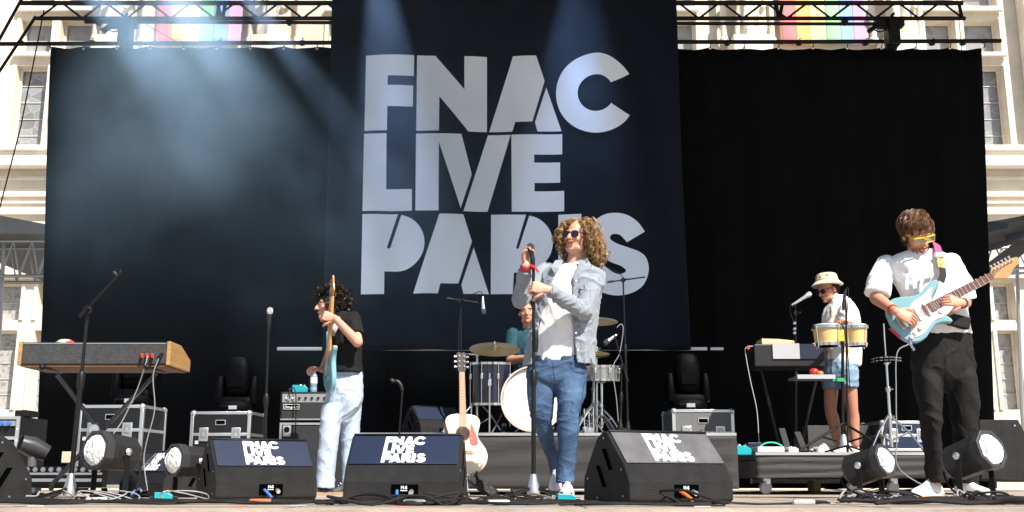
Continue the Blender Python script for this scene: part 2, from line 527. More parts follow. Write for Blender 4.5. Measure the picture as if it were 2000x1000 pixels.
for u_ in (8,):
    part('leg', MB().tube([P(u_, 475, YC + 0.3), P(u_ - 8, 640, YC + 0.3), floor_at(u_ - 30, YC + 0.3) + V((0, 0, -1.3))], 0.03, 8), m_alud, t)
t = thing('side_canopy', 'dark creased canopy on a truss right of the black backdrop', 'canopy', P(1970, 520, YC), 'canopies beside the stage')
rows = []
for i in range(6):
    f = i / 5
    rows.append([P(1905 + 30 * j + 0 * f, 435 - j * 4.5 + f * (62 - 4 * j), YC) + V((0, 0.08 * math.sin(9 * f + j), 0)) for j in range(8)])
part('tarpaulin', MB().grid(rows), mat('canopy_dark', (0.10, 0.10, 0.097), 0.75, bump=0.5, bscale=4, stretch=(1, 1, 6)), t).modifiers.new('thick', 'SOLIDIFY').thickness = 0.02
part('rafter', MB().bar(P(1925, 535, YC + 0.2), P(2080, 415, YC + 0.2), 0.1, 0.2), mat('canopy_dark', (0, 0, 0)), t, smooth=False)
truss_between(t, P(1900, 475, YC + 0.4), P(2100, 470, YC + 0.4), 0.4, 5, 0.024, m_alud, deep=0.4)
part('leg', MB().tube([P(1985, 480, YC + 0.5), P(1996, 800, YC + 0.5), floor_at(2000, YC + 0.5) + V((0, 0, -1.3))], 0.03, 8), m_alud, t)

# ---- black backdrop of two drops, hung from a pipe with eyelets
BY = 12.0
m_drop = mat('black_serge', (0.0035, 0.0038, 0.0042), 0.95, spec=0.1, var=0.2, vscale=1.5)
def drop(u0, u1, ub0, ub1, v0, label, sd):
    t = thing('backdrop', label, 'curtain', (P((u0 + u1) / 2, 940, BY).x, BY, 0), 'black drops behind the band')
    rows = []
    n = 70
    dy = 0.06 if sd else 0
    zt = P(1000, v0, BY).z
    for k in range(26):
        f = k / 25
        z = zt * (1 - f) + 0.03 * f
        row = []
        for j in range(n + 1):
            g = j / n
            xt, xb = P(u0, v0, BY).x * (1 - g) + P(u1, v0, BY).x * g, P(ub0, 930, BY).x * (1 - g) + P(ub1, 930, BY).x * g
            x = xt * (1 - f) + xb * f
            sag = 0.022 * abs(math.sin(math.pi * j / 5)) * max(0, 1 - f * 12)
            row.append(V((x, BY + dy + 0.02 * math.sin(9 * x + sd) * (0.3 + f) + 0.012 * math.sin(23 * x + 2 * f), z - sag)))
        rows.append(row)
    o = part('cloth', MB().grid(rows), m_drop, t)
    o.modifiers.new('thick', 'SOLIDIFY').thickness = 0.004
    for j in range(0, n + 1, 5):
        x = P(u0, v0, BY).x * (1 - j / n) + P(u1, v0, BY).x * j / n
        part('eyelet', MB().lathe([(0.012, -0.004), (0.018, 0), (0.012, 0.004)], zaxis((x, BY - 0.012, zt - 0.03), (0, -1, 0)), 10), M_white, t)
        part('tie', MB().tube([(x, BY - 0.015, zt - 0.03), (x + 0.01, BY - 0.03, zt + 0.03), (x, BY + 0.03, zt + 0.05)], 0.006, 5), M_truss, t)
drop(99, 1010, 70, 1010, 91, 'black drop left of the lettered banner, grey with drifting smoke', 0)
drop(985, 1921, 985, 1952, 90, 'pure black drop right of the lettered banner', 2)
t = thing('backdrop_pipe', 'long black pipe the drops are tied to', 'pipe', P(1000, 83, BY))
part('tube', MB().tube([P(-30, 86, BY), P(500, 84, BY), P(1000, 82, BY), P(1500, 82, BY), P(1955, 80, BY)], 0.026, 10), M_truss, t)
for u_ in (40, 180, 430, 590, 1420, 1560, 1690, 1820, 1880):
    part('clamp', MB().lathe([(0.03, -0.03), (0.038, 0), (0.03, 0.03)], zaxis(P(u_, 84, BY), (1, 0, 0)), 10), M_truss, t)
    a = P(u_, 79, BY)
    part('knot', MB().tube([a, a + V((0.012, -0.03, 0.02)), a + V((0.03, -0.02, 0.008))], 0.005, 5), M_truss, t)

# ---- lighting truss across the top
YT = 11.75
t = thing('lighting_truss', 'black box truss running along the top of the stage', 'truss', P(1000, 20, YT))
za = (8, 35)
for dy in (0.0,):
    for v_, r_ in ((6, 0.03), (36, 0.026)):
        u0, u1 = (30, 1885) if v_ > 20 else (40, 1880)
        part('chord', MB().tube([P(u0 if v_ < 20 else 70, v_, YT) + V((0, dy, 0.03 if dy else 0)), P(u1, v_, YT) + V((0, dy, 0.03 if dy else 0))], r_, 8), M_truss, t)
us = list(range(75, 1890, 86))
for i, u_ in enumerate(us[:-1]):
    for dy in (0.0,):
        o = V((0, 0, 0))
        part('brace', MB().tube([P(u_, 36, YT) + o, P(u_ + 38, 7, YT) + o], 0.014, 6), M_truss, t)
        part('brace', MB().tube([P(u_ + 48, 7, YT) + o, P(u_ + 86, 36, YT) + o], 0.014, 6), M_truss, t)
for u_ in (425, 428, 440, 1515, 1528, 1873):
    part('connector', MB().tube([P(u_, 7, YT), P(u_ + (6 if u_ % 2 else -5), 36, YT)], 0.022, 6), M_truss, t)
t = thing('lighting_pipe', 'black pipe clamped under the lighting truss', 'pipe', P(1000, 44, YT))
part('tube', MB().tube([P(166, 43, YT), P(1745, 47, YT)], 0.022, 8), M_truss, t)
for u_ in (193, 565, 1250, 1650):
    part('clamp', MB().lathe([(0.02, -0.05), (0.045, 0), (0.02, 0.05)], zaxis(P(u_, 42, YT), (0, 0, 1)), 8), M_truss, t)
def hoist(u, label):
    t = thing('chain_hoist', label, 'hoist', P(u, 95, YT), 'chain hoists hanging from the truss')
    x = P(u, 60, YT)
    part('body', MB().box(P(u, 66, YT), (0.14, 0.2, 0.34)), M_truss, t, bevel=0.02)
    part('beam', MB().box(P(u - 6, 46, YT), (0.34, 0.12, 0.1)), M_truss, t, bevel=0.01)
    part('hook', MB().tube([P(u, 38, YT), P(u, 30, YT), P(u + 4, 26, YT)], 0.018, 6), M_truss, t)
    part('chain_bag', MB().loft([[P(u, vv, YT) + V((a * math.cos(g), a * math.sin(g), 0)) for g in [k * math.pi / 5 for k in range(10)]] for vv, a in ((78, .05), (84, .07), (96, .065), (99, .03))]), M_truss, t)
    part('cable', MB().tube([P(u - 4, 52, YT), P(u - 22, 62, YT), P(u - 36, 58, YT), P(u - 44, 64, YT)], 0.008, 5, k=4), M_truss, t)
    part('connector', MB().bar(P(u - 46, 62, YT), P(u - 30, 50, YT), 0.05, 0.05), M_truss, t)
hoist(246, 'black chain hoist hanging from the truss above the left drop')
hoist(1742, 'black chain hoist hanging from the truss above the right drop')
def roof_brace(a, b, label):
    solo('tower_brace', MB().tube([a, b], 0.018, 8), M_truss, label, 'brace', 'slanting braces of the left roof tower')
roof_brace(P(48, -12, YT - 0.4), P(-25, 120, YT - 0.4), 'black slanting brace at far left, the outer of the two')
roof_brace(P(70, 32, YT), P(-30, 183, YT), 'black slanting brace at far left, the inner of the two')
solo('steel_cable', MB().tube([P(86, 20, YT), P(40, 250, YT), P(-30, 520, YT)], 0.008, 5), M_truss, 'thin dark cable slanting down across the left window', 'cable')
solo('red_rope', MB().tube([P(285, 48, YT), P(345, 82, YT)], 0.006, 5), mat('rope_red', (0.25, 0.03, 0.02), 0.8), 'thin red rope slanting down across the left rainbow flag', 'rope')

# ---- navy banner with the festival lettering
NY = 11.4
m_navy = mat('banner_navy', (0.0040, 0.0060, 0.0135), 0.8, spec=0.2, var=0.12, vscale=1.2, bump=0.08, bscale=6)
m_let = mat('banner_lettering', (0.80, 0.85, 0.92), 0.75, spec=0.2, var=0.04, vscale=1.5)
def bfold(x, z):
    return 0.03 * math.sin(3.1 * x + 0.5 * z) + 0.014 * math.sin(7.7 * x - 0.9 * z + 1) + 0.006 * math.sin(13 * x + 2.1 * z) * (1 + math.sin(1.3 * z + x)) + 0.03 * max(0, x - 0.9) * math.sin(11 * x + 1.4 * z)
def arc(cx, cy, r, a0, a1, n=24):
    return [(cx + r * math.cos(R(a0 + (a1 - a0) * i / n)), cy - r * math.sin(R(a0 + (a1 - a0) * i / n))) for i in range(n + 1)]
def smooth_open(pts, k=4): return [tuple(p) for p in catmull(pts, k)]
LOGO = [
 ('F', [(715.1,109),(809.2,109),(808.4,149.7),(758,149.7),(757.7,168),(807.4,168),(806.6,209.2),(757.2,209.2),(756.2,256),(711.7,256)]),
 ('N', [(814.9,109),(850.3,109),(906.9,174.1),(906.9,109),(950.9,109),(950.9,256),(914.7,256),(858.3,188.7),(857.5,256),(813.1,256)]),
 ('A', [(1001.9,109),(1047.1,109),(1063.7,158.5),(1039.6,237.3),(1006.5,237.3),(1000.6,256),(955.1,256)]),
 ('A', [(1066.9,171),(1096.7,256.6),(1049.7,256.6),(1044.8,239.1)]),
 ('C', arc(1163.6,183.5,77.8,32,329.5,48) + [(1194.2,204)] + arc(1163.6,183.2,35.7,-32,-325,30)),
 ('L', [(711.2,261.6),(755.6,261.6),(754.5,370),(804.9,370),(804.9,412.4),(708,412.4)]),
 ('IV', [(812.8,261.6),(901.2,261.6),(921.3,339.6),(899.8,406.8),(857.5,278.1),(856.9,412.4),(811.6,412.4)]),
 ('V', [(952.9,262),(997.4,262),(952.1,412.4),(905.1,412.4)]),
 ('E', [(998.6,262),(1098,262.3),(1098,301.5),(1043.2,301.5),(1043.2,317.1),(1093.9,317.1),(1094,356.4),(1043.9,356.4),(1043.9,372.8),(1101.8,372.8),(1101.8,412.6),(999.6,412.6)]),
 ('P', [(708,418.5),(777.1,418.5),(756.1,481),(756.6,484.6),(759,485.9),(762.3,483),(783.9,420)] + arc(774.3,474.8,55.4,72,-88,24) + [(750.8,530),(750,574.2),(704.1,574.2)]),
 ('A', [(858.6,418.5),(904.8,418.5),(921.6,471.2),(895.3,554),(860.6,554),(855.5,574.2),(807.4,574.2)]),
 ('A', [(925.2,482.9),(954.9,574.2),(905.4,574.2),(901.2,556.6)]),
 ('R', [(959,418.5),(1027.3,418.5),(1008.3,482),(1009,484.8),(1010.8,485.7),(1013.3,483.6),(1033.8,420)] + arc(1025.4,473.5,54.4,70,-42,18) + [(1090,574.2),(1040,574.2),(1012,532),(1003.8,532),(1001.3,574.2),(958.5,574.2)]),
 ('I', [(1090.6,419),(1135.1,419),(1135.1,574.2),(1090.6,574.2)]),
 ('S', smooth_open([(1259.7,452.1),(1246,434),(1226,421),(1202,416.6),(1178,421),(1159,436),(1151,458),(1154,479),(1168,496),(1190,511),(1212,520),(1222,528.6),(1217,534.4),(1206,535.6),(1192,529),(1179,517)]) +
       smooth_open([(1144,541),(1158,560),(1180,573),(1208,577.6),(1236,572),(1257,556),(1267,528),(1262,504),(1248,492),(1226,484),(1206,477),(1194,470),(1191,464),(1195,458.6),(1203,457.7),(1212,461),(1224.2,474)])),
]
banner = thing('festival_banner', 'navy banner lettered FNAC LIVE PARIS hanging behind the singer', 'banner', (P(990, 680, NY).x, NY, P(990, 680, NY).z))
rows = []
zt, zb = P(1000, -60, NY).z, P(1000, 684, NY).z
for k in range(61):
    f = k / 60; z = zt + (zb - zt) * f
    xl = P(650 * (1 - f) + 628 * f, -60 * (1 - f) + 678 * f, NY).x; xr = P(1318 * (1 - f) + 1349 * f, -60 * (1 - f) + 678 * f, NY).x
    rows.append([V((xl + (xr - xl) * j / 120, NY + bfold(xl + (xr - xl) * j / 120, z), z)) for j in range(121)])
o = part('cloth', MB().grid(rows), m_navy, banner)
o.modifiers.new('thick', 'SOLIDIFY').thickness = 0.003
o.modifiers[-1].offset = 1 if False else -1
def letter_mesh(name, poly3, m, parent, cell, fold, world=True, ztwo=True):
    bm = bmesh.new()
    bm.faces.new([bm.verts.new(p) for p in poly3])
    bm.normal_update()
    bmesh.ops.triangulate(bm, faces=bm.faces[:], ngon_method='EAR_CLIP')
    if cell:
        x0, x1 = min(p.x for p in poly3), max(p.x for p in poly3)
        z0, z1 = min(p.z for p in poly3), max(p.z for p in poly3)
        x = x0 + cell
        while x < x1:
            bmesh.ops.bisect_plane(bm, geom=bm.verts[:] + bm.edges[:] + bm.faces[:], plane_co=(x, 0, 0), plane_no=(1, 0, 0)); x += cell
        z = z0 + cell * 3
        while z < z1:
            bmesh.ops.bisect_plane(bm, geom=bm.verts[:] + bm.edges[:] + bm.faces[:], plane_co=(0, 0, z), plane_no=(0, 0, 1)); z += cell * 3
        for q in bm.verts: q.co.y += fold(q.co.x, q.co.z)
    me = bpy.data.meshes.new(name)
    bm.to_mesh(me); bm.free()
    if world:
        L = root_loc(parent)
        for q in me.vertices: q.co -= L
    o = bpy.data.objects.new(name, me); COL.objects.link(o); o.parent = parent
    me.materials.append(m)
    for p in me.polygons: p.use_smooth = True
    return o
for ch, poly in LOGO:
    letter_mesh('letter', [P(u_, v_, NY - 0.014) for u_, v_ in poly], m_let, banner, 0.045, bfold)
m_pipew = mat('white_pipe', (0.85, 0.87, 0.88), 0.4)
pz = P(1000, 679, NY).z
t = thing('banner_pipe', 'white bottom pipe sticking out both sides of the banner', 'pipe', (0, NY + 0.03, pz))
part('tube', MB().tube([V((P(538, 679, NY).x, NY + 0.1, pz)), V((P(1384, 677, NY).x, NY + 0.1, pz))], 0.019, 10), m_pipew, t)
part('tube', MB().tube([V((P(1391, 677, NY).x, NY + 0.1, pz)), V((P(1416, 677, NY).x, NY + 0.1, pz))], 0.016, 10), m_pipew, t)

# ---- risers
m_skirt = mat('riser_skirt', (0.026, 0.026, 0.028), 0.75, var=0.12, vscale=3, bump=0.35, bscale=4, stretch=(0.5, 1, 4), sheen=0.1)
m_deck = mat('riser_deck', (0.05, 0.048, 0.046), 0.6, var=0.2, vscale=8)
def riser(u0, u1, Y0, Y1, vtop, vbot, label, wheels):
    x0, x1 = P(u0, 900, Y0).x, P(u1, 900, Y0).x
    z1, z0 = P(1000, vtop, Y0).z, max(P(1000, vbot, Y0).z, 0.02)
    t = thing('riser', label, 'riser', ((x0 + x1) / 2, (Y0 + Y1) / 2, 0))
    part('deck', MB().b2((x0, Y0, z1 - 0.06), (x1, Y1, z1)), m_deck, t, smooth=False, bevel=0.005)
    part('edge_trim', MB().b2((x0, Y0 - 0.012, z1 - 0.024), (x1, Y0 - 0.002, z1 - 0.002)), M_alu, t, smooth=False)
    rows = []
    n = 60
    for k in range(14):
        z = z1 - 0.026 + (z0 - z1 + 0.026) * k / 13
        rows.append([V((x0 + (x1 - x0) * j / n, Y0 - 0.006 + 0.006 * math.sin(k * 1.3 + 0.09 * j + 1.5 * noise.noise(V((j * .08, k * .2, 0)))) - 0.004 * k / 13, z)) for j in range(n + 1)])
    part('skirt', MB().grid(rows), m_skirt, t).modifiers.new('thick', 'SOLIDIFY').thickness = 0.004
    part('side_skirt', MB().b2((x0 - 0.006, Y0 + 0.002, z0), (x0 + 0.0, Y1, z1 - 0.07)), m_skirt, t, smooth=False)
    part('side_skirt', MB().b2((x1, Y0 + 0.002, z0), (x1 + 0.006, Y1, z1 - 0.07)), m_skirt, t, smooth=False)
    part('beam', MB().b2((x0 + 0.02, Y0 + 0.05, z0 + 0.02), (x1 - 0.02, Y0 + 0.1, z1 - 0.07)), M_black, t, smooth=False)
    for uw in wheels:
        xw = P(uw, 950, Y0 + 0.12).x
        cst = part('caster', MB().b2((xw - 0.03, Y0 + 0.09, 0.085), (xw + 0.03, Y0 + 0.15, max(z0 + 0.06, 0.13))), M_alu, t, bevel=0.006)
        part('wheel', MB().lathe([(0.02, -0.02), (0.05, -0.02), (0.056, -0.012), (0.056, 0.012), (0.05, 0.02), (0.02, 0.02)], zaxis((xw - 0.01, Y0 + 0.11, 0.058), (0.45, -1, 0)), 20), mat('grey_wheel', (0.30, 0.33, 0.36), 0.45), cst)
    return z1
ZR1 = riser(700, 1440, 8.55, 11.2, 845, 955, 'low black-skirted riser under the drum kit', (1012, 1090, 1395))
ZR2 = riser(1476, 2010, 8.7, 11.2, 883, 934, 'rolling black-skirted riser under the percussion, on grey casters', (1497, 1667, 1745))
# ================================================================== STAGE GEAR
def copy_tree(o, parent=None, label=None):
    c = o.copy(); COL.objects.link(c); c.parent = parent
    if label: c['label'] = label
    for ch in list(o.children): copy_tree(ch, c)
    return c
def put(o, loc, rz=0.0, sc=1.0):
    o.location = loc; o.rotation_euler = (0, 0, rz); o.scale = (sc, sc, sc); return o

# ---- floor monitor wedges
m_grille = mat('wedge_grille', (0.005, 0.013, 0.042), 0.38, spec=0.5, bump=0.25, bscale=500)
m_print = mat('wedge_print', (0.85, 0.85, 0.87), 0.6)
m_dark = mat('recess_black', (0.0015, 0.0015, 0.0015), 0.95, spec=0.0)
def logo_on(t, o, x, y, z, width, m, lift):
    """the lettering laid on a face: o = middle, x right, y up, z outward"""
    k = width / 560.0
    cx, cy = 985.0, 342.0
    for ch, poly in LOGO:
        letter_mesh('letter', [V(o) + V(x) * ((u_ - cx) * k) + V(y) * ((cy - v_) * k) + V(z) * lift for u_, v_ in poly], m, t, 0, None, world=False)
SEG = {'M': [[(0, 0), (0, 5), (.8, 5), (2, 2.6), (3.2, 5), (4, 5), (4, 0), (3.2, 0), (3.2, 3.6), (2.3, 1.6), (1.7, 1.6), (.8, 3.6), (.8, 0)]],
       '4': [[(2.4, 0), (2.4, 1.1), (0, 1.1), (0, 1.8), (2.2, 5), (3.2, 5), (3.2, 1.9), (4, 1.9), (4, 1.1), (3.2, 1.1), (3.2, 0)]]}
def wedge(label, loc, rz, W=0.58, sc=1.0, logo=True, flip=False):
    t = thing('monitor_wedge', label, 'speaker', loc, 'floor monitor wedges', rz)
    t.scale = (sc, sc, sc)
    # profile: y towards the back, z up; the front is at y = 0
    pr = [(0.03, 0), (0.0, 0.02), (0.0, 0.105), (0.045, 0.185), (0.195, 0.335), (0.235, 0.345), (0.30, 0.31), (0.43, 0.13), (0.44, 0.02), (0.42, 0)]
    n = len(pr)
    b = MB()
    b.add([(-W / 2, y, z) for y, z in pr] + [(W / 2, y, z) for y, z in pr],
          [tuple(range(n)), tuple(reversed(range(n, 2 * n)))] + [(i, n + i, n + (i + 1) % n, (i + 1) % n) for i in range(n)])
    part('cabinet', b, M_cab, t, smooth=False, bevel=0.008, world=False)
    d = V((0, 0.15, 0.15)).normalized(); nn = V((0, -1, 1)).normalized()
    c0 = V((0, 0.12, 0.26))
    g = MB().box(c0 + nn * 0.004, (W - 0.03, 0.205, 0.008), Matrix((V((1, 0, 0)), d, nn)).transposed())
    part('grille', g, m_grille if not flip else mat('wedge_grille_glare', (0.065, 0.065, 0.075), 0.45, spec=1.0, bump=0.25, bscale=300, var=0.4, vscale=9), t, world=False, bevel=0.002)  # flip: sun glare on the grille is put into a paler base colour
    part('grille_lip', MB().box(c0 + d * 0.112 + nn * 0.004, (W - 0.02, 0.012, 0.014), Matrix((V((1, 0, 0)), d, nn)).transposed()), M_black, t, world=False, bevel=0.002)
    if logo:
        logo_on(t, c0, (1, 0, 0), d, nn, 0.225, m_print, 0.0095)
    # connector bay
    bay = part('connector_panel', MB().box((0.02, -0.001, 0.062), (0.135, 0.006, 0.06)), m_dark, t, world=False, smooth=False)
    for i, ch in enumerate('M4'):
        for poly in SEG[ch]:
            part('letter', MB().prism([(p[0] * 0.0035 + 0.002 + i * 0.0175, p[1] * 0.0035 + 0.068) for p in poly], -0.0005, 0.0005, Matrix.Translation((0.0, -0.0055, 0)) @ Matrix.Rotation(R(90), 4, 'X')), M_white, bay, world=False, smooth=False)
    part('bar', MB().box((0.0165, -0.006, 0.062), (0.034, 0.001, 0.004)), M_white, bay, world=False, smooth=False)
    part('plug', MB().tube([(-0.018, -0.004, 0.06), (-0.012, -0.045, 0.045), (0.005, -0.075, 0.02)], 0.008, 10), mat('plug_blue', (0.06, 0.18, 0.6), 0.4) if not flip else M_orange, bay, world=False)
    part('plug', MB().tube([(0.055, -0.004, 0.058), (0.055, -0.03, 0.05)], 0.012, 10), M_alu, bay, world=False)
    # slotted handles in both cheeks
    for s in (-1, 1):
        for y0, z0 in ((0.15, 0.16), (0.21, 0.08)):
            q = [(y0, z0), (y0 + 0.035, z0), (y0 + 0.095, z0 + 0.1), (y0 + 0.06, z0 + 0.1)]
            h = MB().add([(s * (W / 2 + 0.0015), a, z) for a, z in q] + [(s * (W / 2 - 0.02), a, z) for a, z in q], [(0, 1, 2, 3), (4, 5, 6, 7), (0, 1, 5, 4), (1, 2, 6, 5), (2, 3, 7, 6), (3, 0, 4, 7)])
            part('handle_slot', h, m_dark, t, world=False, smooth=False)
        for y0, z0 in ((0.07, 0.16), (0.23, 0.31), (0.39, 0.12), (0.06, 0.04), (0.3, 0.03)):
            part('screw', MB().lathe([(0.005, 0), (0.005, 0.002)], zaxis((s * W / 2, y0, z0), (s, 0, 0)), 8), M_alu, t, world=False)
    return t
wedge('tilted floor wedge left of centre, just right of the small floor lamp', floor_at(523, 6.05) , R(29))
wedge('floor wedge between the bassist and the acoustic guitar', floor_at(783, 5.36), R(-3))
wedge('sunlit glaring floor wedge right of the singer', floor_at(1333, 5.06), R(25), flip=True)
wedge('black floor wedge cut off by the left picture edge', floor_at(-150, 5.5), R(-30), sc=0.98)
wedge('smaller floor wedge hidden behind the two left floor lamps', floor_at(275, 7.3), R(-38), sc=0.9)

# ---- octagonal floor lamps
m_lens = mat('lamp_lens', (0.9, 0.9, 0.88), 0.25, bump=1.0, bscale=40, spec=0.6)
def par_lamp(label, c, aim, side, r=0.105, L=0.26):
    """c: middle of the lens, aim: direction the lens looks, side: yoke axis"""
    aim = V(aim).normalized()
    base = V((c.x - aim.x * L * 0.5, c.y - aim.y * L * 0.5, 0))
    t = thing('floor_lamp', label, 'stage lamp', base, 'octagonal floor lamps')
    Mx = frame(c, V(side), aim)
    def octo(rr, z): return [Mx @ V((rr * math.cos(R(22.5 + 45 * k)) / math.cos(R(22.5)), rr * math.sin(R(22.5 + 45 * k)) / math.cos(R(22.5)), z)) for k in range(8)]
    part('housing', MB().loft([octo(0.062, -L), octo(0.09, -L + 0.03), octo(r * 0.98, -0.05), octo(r, -0.045)]), mat('lamp_housing', (0.018, 0.018, 0.018), 0.45, bump=0.2, bscale=100), t, smooth=False, bevel=0.004)
    fr = part('lens_frame', MB().loft([octo(r * 1.05, -0.045), octo(r * 1.05, 0.006), octo(r * 0.86, 0.008), octo(r * 0.84, -0.02)]), mat('lamp_frame', (0.05, 0.05, 0.053), 0.4, 0.3), t, smooth=False, bevel=0.003)
    prof = [(0.0, 0.022), (0.03, 0.021), (0.06, 0.016), (r * 0.8, 0.006), (r * 0.86, 0.0)]
    part('lens', MB().lathe(list(reversed(prof)), Mx, 28), m_lens, t)
    for k in range(5):       # pressed ribs of the lens
        x = -0.06 + 0.03 * k
        hh = math.sqrt(max(0.0, (r * 0.8) ** 2 - x * x))
        part('lens_rib', MB().tube([Mx @ V((x, -hh, 0.006)), Mx @ V((x, 0, 0.021)), Mx @ V((x, hh, 0.006))], 0.003, 5, k=3), m_lens, fr)
    pv = Mx @ V((0, 0, -L * 0.42))
    sx = V((Mx[0][0], Mx[1][0], 0)).normalized()
    for s in (-1, 1):
        a = pv + sx * (s * (r + 0.03))
        part('yoke_arm', MB().bar(a + V((0, 0, 0.02)), V((a.x, a.y, 0.035)), 0.035, 0.006, up=sx), M_black, t, smooth=False, bevel=0.002)
    part('yoke_base', MB().bar(V((pv.x, pv.y, 0.03)) - sx * (r + 0.033), V((pv.x, pv.y, 0.03)) + sx * (r + 0.033), 0.04, 0.008), M_black, t, smooth=False)
    for s in (-1, 1):
        part('knob', MB().lathe([(0.018, 0), (0.02, 0.008), (0.012, 0.016), (0.0, 0.018)], zaxis(pv + sx * (s * (r + 0.033)), sx * s), 14), M_alu, t)
    # tripod-like flat foot
    f = V((-sx.y, sx.x, 0))
    for a_ in (-0.7, 0.7):
        part('foot', MB().bar(V((pv.x, pv.y, 0.02)) - f * 0.13 + sx * a_ * 0.1, V((pv.x, pv.y, 0.02)) + f * 0.13 + sx * a_ * 0.1, 0.03, 0.012), M_black, t, smooth=False)
    tail = Mx @ V((0, 0, -L))
    part('power_lead', MB().tube([tail, tail - aim * 0.05 + V((0, 0, -0.03)), V((tail.x + 0.02, tail.y + 0.02, 0.05)), V((pv.x + 0.05, pv.y + 0.1, 0.012))], 0.006, 6, k=5), M_rubber, t)
    return t
par_lamp('largest left floor lamp, lens aimed left, below the keyboard', P(186, 879, 5.75), (-0.50, -0.86, 0.08), (0.86, -0.50, 0.0), r=0.098)
par_lamp('smaller left floor lamp beside the left wedge', P(340, 899, 6.4), (-0.62, -0.78, 0.06), (0.78, -0.62, 0.0), r=0.092, L=0.24)
par_lamp('smaller right floor lamp at the guitarist\'s side, aimed right', P(1729, 899, 6.1), (0.66, -0.75, 0.28), (0.75, 0.66, 0.0), r=0.088, L=0.25)
par_lamp('largest right floor lamp at the guitarist\'s feet', P(1936, 877, 5.6), (0.46, -0.88, 0.30), (0.88, 0.46, 0.0), r=0.096, L=0.28)

# ---- flight cases and moving-head lights
m_case = mat('case_laminate', (0.008, 0.009, 0.011), 0.45, bump=0.3, bscale=150, var=0.2, vscale=10, spec=0.35)
def flight_case(label, loc, rz, W=0.585, D=0.55, H=0.77, lid=0.22, m=m_case):
    t = thing('flight_case', label, 'flight case', loc, 'flight cases at the back of the stage', rz)
    e = 0.028
    part('panel', MB().b2((-W / 2 + 0.004, -D / 2 + 0.004, 0.05), (W / 2 - 0.004, D / 2 - 0.004, H - 0.004)), m, t, smooth=False, world=False)
    for sx in (-1, 1):
        for sy in (-1, 1):
            x, y = sx * (W / 2 - e / 2), sy * (D / 2 - e / 2)
            part('edge', MB().box((x, y, (H + 0.05) / 2), (e + 0.004, e + 0.004, H - 0.05)), M_alu, t, world=False, bevel=0.003)
            part('corner', MB().ball((sx * (W / 2 - 0.02), sy * (D / 2 - 0.02), H - 0.02), 0.032), M_alu, t, world=False)
    for sy in (-1, 1):
        for z in (H - e / 2, H - lid, 0.05 + e / 2):
            part('edge', MB().box((0, sy * (D / 2 - 0.008), z), (W - 2 * e - 0.006, 0.02, e)), M_alu, t, world=False, bevel=0.003)
    for sx in (-1, 1):
        for z in (H - e / 2, H - lid):
            part('edge', MB().box((sx * (W / 2 - 0.008), 0, z), (0.02, D - 2 * e - 0.006, e)), M_alu, t, world=False, bevel=0.003)
    for x in (-W * 0.27, W * 0.27):
        l = part('latch', MB().box((x, -D / 2 - 0.004, H - lid), (0.09, 0.01, 0.13)), M_alu, t, world=False, bevel=0.004)
        part('latch_dish', MB().box((x, -D / 2 - 0.0105, H - lid + 0.005), (0.06, 0.003, 0.085)), mat('latch_grey', (0.4, 0.44, 0.46), 0.35, 0.7), l, world=False, bevel=0.001)
        part('latch_wing', MB().prism([(-0.02, -0.02), (0.02, -0.02), (0.0, 0.025)], 0, 0.004, Matrix.Translation((x, -D / 2 - 0.0125, H - lid)) @ Matrix.Rotation(R(90), 4, 'X')), M_alu, l, world=False)
    h = part('handle_dish', MB().box((0, -D / 2 + 0.0015, H - lid * 0.48), (0.1, 0.008, 0.05)), M_alu, t, world=False, smooth=False)
    part('hole', MB().box((0, -D / 2 - 0.003, H - lid * 0.48), (0.085, 0.003, 0.036)), m_dark, h, world=False, smooth=False)
    part('tag', MB().box((-W / 2 + 0.07, -D / 2 + 0.0015, H - lid - 0.075), (0.03, 0.006, 0.03)), M_white, t, world=False, smooth=False)
    for sx in (-1, 1):
        for sy in (-1, 1):
            part('caster', MB().tube([(sx * (W / 2 - 0.08) - 0.02, sy * (D / 2 - 0.08), 0.026), (sx * (W / 2 - 0.08) + 0.02, sy * (D / 2 - 0.08), 0.026)], 0.026, 10), M_rubber, t, world=False)
    return t
